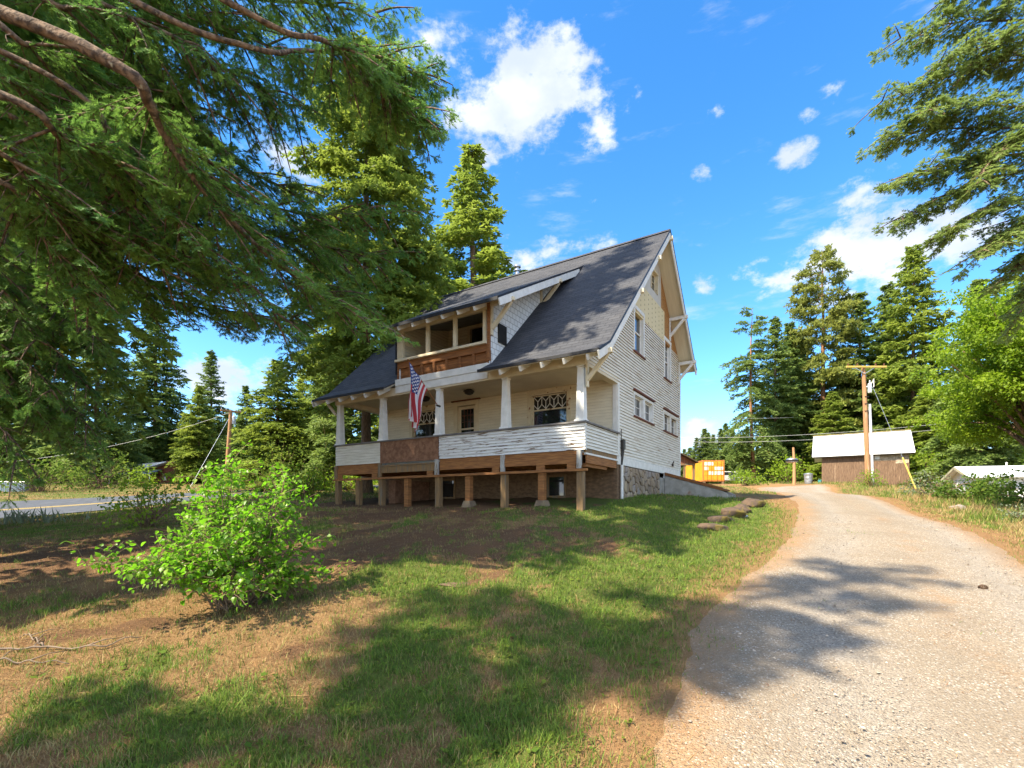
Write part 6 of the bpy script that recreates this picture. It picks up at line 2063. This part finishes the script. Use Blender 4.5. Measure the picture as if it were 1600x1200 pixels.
for i in range(14):
    y0, y1 = 0.7 + (dep - 0.7) * i / 14, 0.7 + (dep - 0.7) * (i + 1) / 14 - 0.012
    zt = lambda y: ez + (rzz - ez) * (1 - abs(y - dep / 2) / (dep / 2)) - 0.06
    m.prism([(0, y0, -0.4), (0, y1, -0.4), (0, y1, zt(y1)), (0, y0, zt(y0))], (0.04, 0, 0))
m.prism([(0, 0.08, 2.0), (0, 0.69, 2.0), (0, 0.69, ez + 0.55), (0, 0.08, ez)], (0.04, 0, 0))
for i in range(14):
    y0, y1 = 0.1 + (dep - 0.1) * i / 14, 0.1 + (dep - 0.1) * (i + 1) / 14 - 0.012
    m.prism([(blen, y0, -0.4), (blen, y1, -0.4), (blen, y1, zt(y1)), (blen, y0, zt(y0))], (-0.04, 0, 0))
m.build("gable_end", bw_, barn)
m = MB(); m.box(blen * 18 / 34, blen * 29 / 34 - 0.02, -0.045, -0.02, ez - 0.94, ez - 0.06); m.box(blen * 29 / 34, blen * 33.8 / 34, -0.05, -0.022, ez - 1.24, ez - 0.07)
m.build("sheathing_patch", simple("mottled_sheathing", (0.46, 0.37, 0.27), (0.27, 0.21, 0.15), 6, rough=0.9, c3=(0.45, 0.36, 0.27), s3=9, t3=(0.6, 0.68)), barn)
m = MB(); m.box(blen * 21.2 / 34, blen * 23 / 34, -0.06, -0.046, ez - 0.80, ez - 0.25); m.build("notice_board", M["trim"], barn)
m = MB()
ov = 0.45
rf = [(-ov, ez - 0.06 - ov * (rzz - ez) / (dep / 2) * 0.9), (dep / 2, rzz), (dep + ov, ez - 0.06 - ov * (rzz - ez) / (dep / 2) * 0.9)]
sheet(m, -0.75, blen + 0.35, rf, 0.05)
nr = 22
for i in range(nr + 1):
    x = -0.74 + (blen + 1.08) * i / nr
    m.beam((x, rf[0][0], rf[0][1] + 0.012), (x, rf[1][0], rf[1][1] + 0.012), 0.03, 0.03)
br_ = m.build("roof", simple("white_metal_roof", (0.78, 0.78, 0.79), (0.66, 0.66, 0.66), 1.5, rough=0.45, spec=0.4), barn)
m = MB(); m.box(-0.8, blen + 0.4, dep / 2 - 0.12, dep / 2 + 0.12, rzz - 0.02, rzz + 0.06); m.build("ridge_cap", simple("mossy_ridge", (0.24, 0.19, 0.07), (0.16, 0.13, 0.07), 6), br_)
m = MB(); m.box(-0.7, blen + 0.3, -0.30, -0.20, rf[0][1] - 0.16, rf[0][1] + 0.02); m.build("eave_board", simple("grey_fascia", (0.14, 0.11, 0.085), rough=0.9), br_)
for i in range(10):
    m = MB(); x = 0.4 + (blen - 0.5) * i / 9; m.beam((x, -0.42, rf[0][1] - 0.02), (x, 0.2, rf[0][1] + 0.5), 0.09, 0.10); m.build("rafter_end", M["trim"], br_)
# trash can and bucket by the barn door
g = on_ground(1263, 44.5)
m = MB(); m.lathe((0, 0, 0), [(0.30, 0), (0.31, 0.2), (0.335, 0.22), (0.32, 0.24), (0.335, 0.55), (0.35, 0.57), (0.34, 0.60), (0.36, 0.85)], 18)
tc = m.build("trash_can", M["galv"], None, False, loc=g); tag(tc, "galvanised metal trash can beside the left end of the barn", "trash can")
m = MB(); m.lathe((0, 0, 0), [(0.38, 0.85), (0.37, 0.90), (0.1, 0.98), (0.0, 0.99)], 18); m.build("lid", M["galv"], tc)
g = on_ground(1281, 44.0)
m = MB(); m.lathe((0, 0, 0), [(0.12, 0), (0.15, 0.32), (0.16, 0.33), (0.14, 0.34)], 14)
bk = m.build("bucket", simple("teal_plastic", (0.05, 0.30, 0.30), rough=0.5), None, loc=g); tag(bk, "small teal bucket at the barn doorway", "bucket")
m = MB(); m.tube([(0.15 * math.cos(a), 0, 0.33 + 0.12 * math.sin(a)) for a in np.linspace(0, math.pi, 9)], 0.006, 5); m.build("handle", M["galv"], bk)

# ------------------------------------------------------------------ posts and poles
g = on_ground(1241, 42.0)
lp = thing("wooden_post", "orange wooden post carrying a round dark shade left of the barn", "post", g)
m = MB(); H_ = (CY - 699) / F * 42.0 - g[2]; m.tube([(0, 0, -0.3), (0.0, 0, H_ * .5), (-0.08, 0, H_)], [0.14, 0.12, 0.085], 12); m.build("post", simple("orange_pole", (0.44, 0.24, 0.11), (0.32, 0.17, 0.085), 5, (5, 5, .5)), lp)
zc = (CY - 719) / F * 42.0 - g[2]
m = MB(); m.lathe((-0.03, 0.32, zc - 0.22), [(0.0, 0.46), (0.22, 0.44), (0.42, 0.34), (0.48, 0.20), (0.46, 0.12)], 18); m.lathe((-0.03, 0.32, zc - 0.22), [(0.44, 0.12), (0.38, 0.04), (0.2, 0.0), (0.0, 0.0)], 18); m.build("round_shade", M["galv"], lp, True)
m = MB(); m.lathe((-0.03, 0.32, zc - 0.22), [(0.485, 0.14), (0.495, 0.22), (0.485, 0.28)], 18); m.build("dark_band", M["black"], lp)
POLE = simple("utility_pole_wood", (0.40, 0.215, 0.10), (0.27, 0.14, 0.07), 4, (5, 5, .4), 0.85, c3=(0.50, 0.40, 0.30), s3=2, t3=(0.6, 0.7))
g = on_ground(1357, 38.0)
up = thing("utility_pole", "tall brown utility pole with yellowed crossarm standing in front of the barn", "utility pole", g)
ztop = (CY - 572) / F * 38.0 - g[2]; xt = (1349 - 1357) / F * 38.0
m = MB(); m.tube([(0, 0, -0.5), (xt * .5, 0, ztop * .5), (xt, 0, ztop)], [0.19, 0.16, 0.125], 14); m.build("pole", POLE, up)
m = MB(); m.beam((xt - 1.42, -0.19, ztop - 0.10), (xt + 1.62, -0.19, ztop - 0.10), 0.11, 0.13); m.build("crossarm", simple("lichen_crossarm", (0.50, 0.36, 0.06), (0.42, 0.30, 0.10), 7), up)
m = MB()
for s in (-1, 1): m.beam((xt + s * 0.75, -0.15, ztop - 0.16), (xt, -0.15, ztop - 0.62), 0.04, 0.03)
m.build("arm_brace", M["galv"], up)
for dx in (-1.3, -0.6, 0.8, 1.45):
    m = MB(); m.lathe((xt + dx, -0.19, ztop - 0.03), [(0.03, 0), (0.06, 0.05), (0.035, 0.09), (0.055, 0.13), (0.03, 0.17)], 10); m.build("insulator", simple("brown_insulator", (0.16, 0.06, 0.04), rough=0.25), up)
m = MB(); m.lathe((xt + 0.42, -0.1, ztop - 2.05), [(0.13, 0), (0.13, 0.66), (0.10, 0.70), (0.04, 0.74), (0.05, 0.86), (0.02, 0.95)], 14); m.beam((xt + .1, -.05, ztop - 1.6), (xt + .3, -.1, ztop - 1.6), .08, .08); m.build("transformer", simple("pale_transformer", (0.62, 0.64, 0.66), rough=0.45), up)
m = MB(); m.tube([(xt + 0.56, -0.1, ztop - 1.35), (xt + 0.72, -0.1, ztop - 1.0), (xt + 0.74, -0.1, ztop - 1.6), (xt + 0.55, -0.1, ztop - 1.72)], 0.03, 6); m.build("service_drop", M["trim"], up)
m = MB(); m.tube([(0.30, -0.08, -0.3), (xt + 0.42, -0.1, ztop - 2.95)], 0.085, 10); m.build("conduit", simple("white_conduit", (0.68, 0.69, 0.70), rough=0.5), up)
m = MB()
for k in range(3): m.box(xt * .6 - 0.16, xt * .6 + 0.16, -0.17, -0.13, ztop * .62 + k * .55, ztop * .62 + k * .55 + .04)
m.build("pole_band", M["darkmetal"], up)
a0 = np.array([g[0] + xt + 0.7, g[1] - 0.1, g[2] + ztop - 1.75]); a1 = P(1402, 677, 37.0); gd1 = on_ground(1432, 36.0)
gw_ = thing("guy_wire", "guy wire with a yellow guard slanting down at the right end of the barn", "guy wire", gd1)
m = MB(Matrix.Translation(-Vector(gd1))); dirn = (gd1 - a0); m.tube([tuple(a0), tuple(gd1)], 0.016, 5); m.build("wire", M["galv"], gw_)
m = MB(Matrix.Translation(-Vector(gd1))); s0_ = gd1 - dirn / np.linalg.norm(dirn) * 2.6; m.tube([tuple(s0_), tuple(gd1)], 0.055, 8); m.build("guard", simple("yellow_guard", (0.62, 0.45, 0.10), rough=0.5), gw_)
# left pole
g = on_ground(352, 45.0)
lp2 = thing("utility_pole", "left utility pole with short crossarm rising above the lilac bush", "utility pole", g)
ztop = (CY - 641) / F * 45.0 - g[2]; xt = (361 - 352) / F * 45.0
m = MB(); m.tube([(0, 0, -0.5), (xt, 0, ztop)], [0.19, 0.15], 12); m.build("pole", POLE, lp2)
m = MB(); m.beam((xt - 0.5, -0.75, ztop - 0.12), (xt + 0.5, 0.75, ztop - 0.05), 0.12, 0.13); m.build("crossarm", POLE, lp2)
for q in (-1, -.5, .5, 1):
    m = MB(); m.lathe((xt + 0.46 * q, 0.7 * q, ztop - 0.03 + .03 * q), [(0.03, 0), (0.055, 0.05), (0.035, 0.09), (0.05, 0.13), (0.02, 0.16)], 8); m.build("insulator", M["galv"], lp2)
m = MB(); m.lathe((xt + 0.32, -0.1, ztop - 1.25), [(0.15, 0), (0.15, 0.62), (0.08, 0.70), (0.03, 0.80)], 12); m.build("transformer", simple("grey_transformer", (0.45, 0.48, 0.52), rough=0.45), lp2)
a0 = np.array([g[0] + xt, g[1], g[2] + ztop - 0.4]); gd = on_ground(294, 38.0)
gw2 = thing("guy_wire", "pale guy wire slanting left from the left utility pole", "guy wire", gd)
m = MB(Matrix.Translation(-Vector(gd))); m.tube([tuple(a0), tuple(gd)], 0.013, 5); m.build("wire", M["galv"], gw2)


def wire(label, p0, p1, sag, r):
    p0, p1 = np.asarray(p0), np.asarray(p1)
    s = np.linspace(0, 1, 24)[:, None]
    c = p0 + (p1 - p0) * s - UP * (4 * sag * s * (1 - s))
    m = MB(); m.tube([tuple(q) for q in c], r, 5)
    tag(m.build("power_line", simple("wire_aluminium", (0.50, 0.50, 0.48), rough=0.5)), label, "power line", "overhead lines")


wire("upper overhead line crossing in front of the right hand trees", P(1060, 684, 55), P(1560, 652, 42), 0.5, 0.013)
wire("lower overhead line crossing in front of the right hand trees", P(1060, 690, 55.5), P(1560, 660, 42.5), 0.6, 0.013)
wire("faint overhead line leaving the back of the house", P(1030, 648, 40), P(1240, 652, 58), 0.2, 0.012)
wire("overhead line left of the cabin under the spruce tips", P(-40, 726, 40), P(358, 645, 45), 0.8, 0.012)

# ------------------------------------------------------------------ shed behind the house, container, garage, cabin
g = P(1052, 760, 36.0); g[2] = float(T(g[0], g[1]))
sh = thing("shed", "open fronted red brown plank shed behind the house", "shed", g)
xr_ = P(1086, 0, 36.0)[0] - g[0]; z1 = (CY - 722) / F * 36.0 - g[2]; z0_ = z1 + (xr_ + 2.5) * 0.52
red = simple("red_brown_planks", (0.27, 0.10, 0.055), (0.16, 0.065, 0.04), 5, (5, 5, .5), 0.9, c3=(0.42, 0.30, 0.22), s3=2, t3=(0.58, 0.68), st3=(5, 5, .3))
m = MB()
zl = lambda x: z1 + (xr_ - x) * 0.52
for i in range(18):
    x0 = -2.5 + (xr_ + 2.5) * i / 18; x1 = -2.5 + (xr_ + 2.5) * (i + 1) / 18 - 0.015
    m.prism([(x0, 0.0, z1 - 0.12), (x1, 0.0, z1 - 0.12), (x1, 0, zl(x1) - .05), (x0, 0, zl(x0) - .05)], (0, 0.03 + 0.01 * (i % 2), 0))
m.build("upper_wall", red, sh)
m = MB(); m.box(-2.5, xr_, -0.04, 0.10, z1 - 0.24, z1 - 0.121); m.build("header", M["lumber"], sh)
m = MB(); m.prism([(-2.6, -0.35, zl(-2.6)), (xr_ + 0.15, -0.35, zl(xr_ + .15)), (xr_ + 0.15, -0.35, zl(xr_ + .15) + 0.06), (-2.6, -0.35, zl(-2.6) + 0.06)], (0, 4.6, 0)); m.build("roof", simple("brown_shed_roof", (0.11, 0.075, 0.055), rough=0.9), sh)
for x in (xr_ - 0.08, xr_ - 0.75, -0.6):
    m = MB(); m.box(x - 0.07, x + 0.07, 0.0, 0.13, -0.4, z1 - 0.241); m.build("post", M["lumber"], sh)
m = MB(); m.box(-2.5, xr_, 4.0, 4.06, -0.4, z1 - .1); m.box(-2.5, -2.44, 0.1, 4.0, -0.4, z1); m.build("back_wall", red, sh)

g = P(1098, 757, 55.0); g[2] = float(T(g[0] + 1, g[1] + 1)) + 0.30
ct = thing("shipping_container", "bright orange yellow shipping container with white patches on its doors", "shipping container", g)
cw, chh, cl_ = 2.42, (CY - 719) / F * 55.0 - g[2], 6.0
yel = simple("container_paint", (0.70, 0.33, 0.025), (0.62, 0.27, 0.02), 2, rough=0.5, c3=(0.42, 0.16, 0.03), s3=4, t3=(0.66, 0.74))
m = MB()
m.box(0.05, cw - 0.05, 0.06, cl_, 0.06, chh - 0.05)
for i in range(24):
    y0 = 0.2 + i * (cl_ - 0.4) / 24
    m.box(0.0, 0.05, y0, y0 + 0.13, 0.16, chh - 0.14); m.box(cw - 0.05, cw, y0, y0 + 0.13, 0.16, chh - 0.14)
m.build("body", yel, ct)
m = MB()
for x in (0, cw - 0.12): m.box(x, x + 0.12, -0.02, 0.12, 0, chh); m.box(x, x + 0.12, cl_ - 0.1, cl_ + 0.02, 0, chh)
m.box(0.12, cw - 0.12, -0.02, 0.1, 0, 0.14); m.box(0.12, cw - 0.12, -0.02, 0.1, chh - 0.12, chh); m.box(-.005, 0.1, 0.12, cl_ - .1, 0, .15); m.box(-.005, 0.1, 0.12, cl_ - .1, chh - .13, chh)
m.build("corner_frame", simple("rusty_orange_frame", (0.50, 0.19, 0.04), (0.40, 0.14, 0.04), 5, rough=0.6), ct)
wp = simple("white_patch", (0.75, 0.73, 0.68), rough=0.6)
dh = chh - 0.28
for di, x0 in enumerate((0.13, cw / 2 + 0.01)):
    x1 = x0 + cw / 2 - 0.14
    m = MB(); m.box(x0, x1, -0.035, 0.05, 0.15, chh - 0.13)
    for k in range(1, 4): m.box(x0 + .03, x1 - .03, -0.05, -0.03, 0.15 + dh * k / 4 - .03, 0.15 + dh * k / 4 + .03)
    d_ = m.build("door", yel, ct)
    for f in (0.3, 0.72):
        m = MB(); xx = x0 + (x1 - x0) * f; m.tube([(xx, -0.075, 0.1), (xx, -0.075, chh - 0.08)], 0.02, 8); m.box(xx - .05, xx + .02, -.09, -.05, 0.75, 0.80); m.build("lock_rod", yel, d_)
    m = MB()
    rects = [((0.05, 0.97), 3), ((0.05, 0.45), 2), ((0.5, 0.97), 1)] if di == 0 else [((0.08, 0.97), 2), ((0.08, 0.97), 1)]
    for (a, b), row in rects:
        m.box(x0 + (x1 - x0) * a, x0 + (x1 - x0) * b, -0.043, -0.034, 0.15 + dh * row / 4 + .06, 0.15 + dh * (row + 1) / 4 - .08)
    m.build("white_patch", wp, d_)
m = MB()
for x in (0.05, cw - 0.3): m.box(x, x + 0.25, 0.0, 0.3, -0.5, -0.002); m.box(x, x + .25, cl_ - .4, cl_ - .1, -0.6, -0.002)
m.build("support_block", M["lumber"], ct)

# white vehicle half hidden beyond the container
g = on_ground(1139, 62.0)
cr_ = thing("parked_car", "white parked car mostly hidden behind the bush right of the container", "car", g, 0.1)
body = simple("white_car_paint", (0.75, 0.75, 0.74), rough=0.3, spec=0.5)
m = MB()
m.prism([(-2.1, -0.85, 0.35), (2.1, -0.85, 0.35), (2.15, -0.85, 0.75), (1.2, -0.85, 0.95), (-2.05, -0.85, 0.98)], (0, 1.7, 0)); m.prism([(-1.8, -0.74, 0.98), (1.1, -0.74, 0.95), (0.5, -0.70, 1.48), (-1.4, -0.70, 1.50)], (0, 1.45, 0)); m.build("body", body, cr_, bevel=0.05)
m = MB(); m.prism([(-1.6, -0.765, 1.02), (0.9, -0.765, 1.0), (0.45, -0.725, 1.40), (-1.32, -0.725, 1.42)], (0, -0.02, 0)); m.build("side_window", M["glass"], cr_)
for x in (-1.35, 1.35):
    m = MB(); m.tube([(x, -0.88, 0.33), (x, -0.66, 0.33)], 0.33, 18); wh = m.build("wheel", M["black"], cr_)
    m = MB(); m.tube([(x, -0.895, 0.33), (x, -0.87, 0.33)], 0.2, 14); m.build("rim", M["galv"], wh)

# white garage at the right
g = P(1521, 765, 34.0); g[2] = 0.05
c0 = P(1489, 765, 36.5); c1 = P(1521, 765, 34.2)
gang = math.atan2(c1[1] - c0[1], c1[0] - c0[0]); gl = float(np.hypot(c1[0] - c0[0], c1[1] - c0[1]))
gr_ = thing("garage", "small white gabled garage half hidden by the maple at right", "garage", (c0[0], c0[1], -0.4), gang)
gp = simple("white_garage_paint", (0.74, 0.74, 0.72), (0.66, 0.66, 0.65), 5, rough=0.7)
he = (CY - 744) / F * 35.3 + 0.4; hp = (CY - 731) / F * 35.3 + 0.4
m = MB(); m.prism([(0, 0, 0), (gl, 0, 0), (gl, 0, he), (gl / 2, 0, hp), (0, 0, he)], (0, 4.0, 0)); m.build("wall", gp, gr_)
pit = (hp - he) / (gl / 2)
m = MB()
for sg, xa, xb in ((1, gl / 2, gl + 0.45), (-1, gl / 2, -0.45)):
    za, zb_ = hp + 0.03, hp + 0.03 - abs(xb - xa) * pit
    q = [(xa, -0.5, za), (xb, -0.5, zb_), (xb, 4.5, zb_), (xa, 4.5, za)]
    m.add(q + [(p[0], p[1], p[2] + 0.07) for p in q], [(0, 1, 2, 3), (7, 6, 5, 4), (0, 4, 5, 1), (1, 5, 6, 2), (2, 6, 7, 3), (3, 7, 4, 0)])
rr_ = m.build("roof", simple("pale_garage_roof", (0.70, 0.72, 0.74), (0.6, 0.62, 0.64), 3, rough=0.5), gr_)
m = MB()
for xb in (gl + 0.45, -0.45): m.beam((gl / 2, -0.52, hp), (xb, -0.52, hp - abs(xb - gl / 2) * pit), 0.05, 0.16)
m.build("barge_board", simple("olive_fascia", (0.33, 0.30, 0.20), rough=0.8), rr_)
m = MB(); m.lathe((gl * .75, 2.2, hp - .5), [(0.05, 0), (0.05, 0.75), (0.07, 0.76), (0.0, 0.82)], 8); m.build("vent_pipe", M["trim"], rr_)

# cabin across the road
g = on_ground(214, 50.0)
cb = thing("cabin", "low brown cabin with white and blue grey metal roof across the road", "cabin", (g[0], g[1], g[2]), 0.10)
sx = 50.0 / F
zz = lambda py: (CY - py) * sx - g[2]
xx = lambda px: (px - 214) * sx
cbm = simple("brown_cabin_boards", (0.21, 0.075, 0.04), (0.14, 0.05, 0.03), 5, (.5, .5, 6), 0.85)
m = MB(); m.prism([(xx(196), 0.3, -0.5), (xx(282), 0.3, -0.5), (xx(282), 0.3, zz(727)), (xx(262), 0.3, zz(723.5)), (xx(225), 0.3, zz(734)), (xx(196), 0.3, zz(738))], (0, 5, 0)); m.build("wall", cbm, cb)
m = MB(); m.prism([(xx(193), -0.6, zz(734)), (xx(222), -0.6, zz(734.5)), (xx(262), -0.6, zz(722.5)), (xx(262), -0.6, zz(721.5)), (xx(208), -0.6, zz(727.5))], (0, 6.5, 0)); rf_ = m.build("roof", simple("white_cabin_roof", (0.76, 0.77, 0.78), rough=0.5), cb)
m = MB(); m.prism([(xx(262), -0.62, zz(722)), (xx(290), -0.62, zz(729)), (xx(290), -0.62, zz(727.5)), (xx(263), -0.62, zz(720.5))], (0, 6.5, 0)); m.build("roof_slope", cbm, rf_)
m = MB(); m.prism([(xx(190), -1.9, zz(742.5)), (xx(250), -1.9, zz(742.5)), (xx(250), 0.25, zz(733.5)), (xx(190), 0.25, zz(733.5))], (0, 0, 0.06)); m.build("porch_roof", simple("blue_grey_metal", (0.22, 0.28, 0.38), (0.18, 0.23, 0.32), 3, rough=0.4, metal=0.3), rf_)
m = MB()
for px in (192, 220, 249): m.tube([(xx(px), -1.8, -0.4), (xx(px), -1.8, zz(742.5))], 0.05, 8)
m.build("porch_post", M["trim"], cb)
m = MB()
for a, b, c, d in ((250.3, 251.2, 741, 750), (254.8, 255.7, 741, 750), (250.3, 255.7, 740, 741), (250.3, 255.7, 750, 751)): m.box(xx(a), xx(b), 0.2, 0.3, zz(d), zz(c))
wn = m.build("window", simple("yellow_window_trim", (0.55, 0.47, 0.22), rough=0.6), cb)
m = MB(); m.box(xx(251.2), xx(254.8), 0.26, 0.295, zz(750), zz(741)); m.build("pane", M["glass"], wn)
m = MB(); m.lathe((xx(242), 1.2, 0), [(0.13, zz(732)), (0.13, zz(720.5)), (0.2, zz(720.4)), (0.2, zz(719.3)), (0.02, zz(718.8))], 12); m.build("flue_pipe", M["galv"], rf_)

# corrugated bin at the left edge
g = on_ground(8, 36.0)
bn = thing("metal_bin", "blue grey corrugated metal bin at the left edge beyond the road", "bin", g, 0.15)
cm = simple("blue_grey_corrugated", (0.25, 0.32, 0.36), (0.20, 0.26, 0.30), 4, (4, 4, .5), rough=0.5, metal=0.3)
m = MB()
for i in range(20):
    x0 = -1.2 + i * 0.125
    m.box(x0, x0 + 0.08, -0.03, 0.0, 0.0, 0.72)
m.box(-1.2, 1.3, 0.001, 0.04, 0, 0.72); m.box(-1.2, 1.3, 0.9, 0.94, 0, 0.72); m.box(-1.2, -1.16, 0.041, 0.9, 0, 0.72); m.box(1.26, 1.3, 0.041, 0.9, 0, 0.72)
m.build("body", cm, bn)
m = MB(); m.tube([(-1.2, -0.02, 0.73), (1.3, -0.02, 0.73), (1.3, 0.93, 0.73), (-1.2, 0.93, 0.73), (-1.2, -0.02, 0.73)], 0.03, 6); m.build("rim", M["galv"], bn)
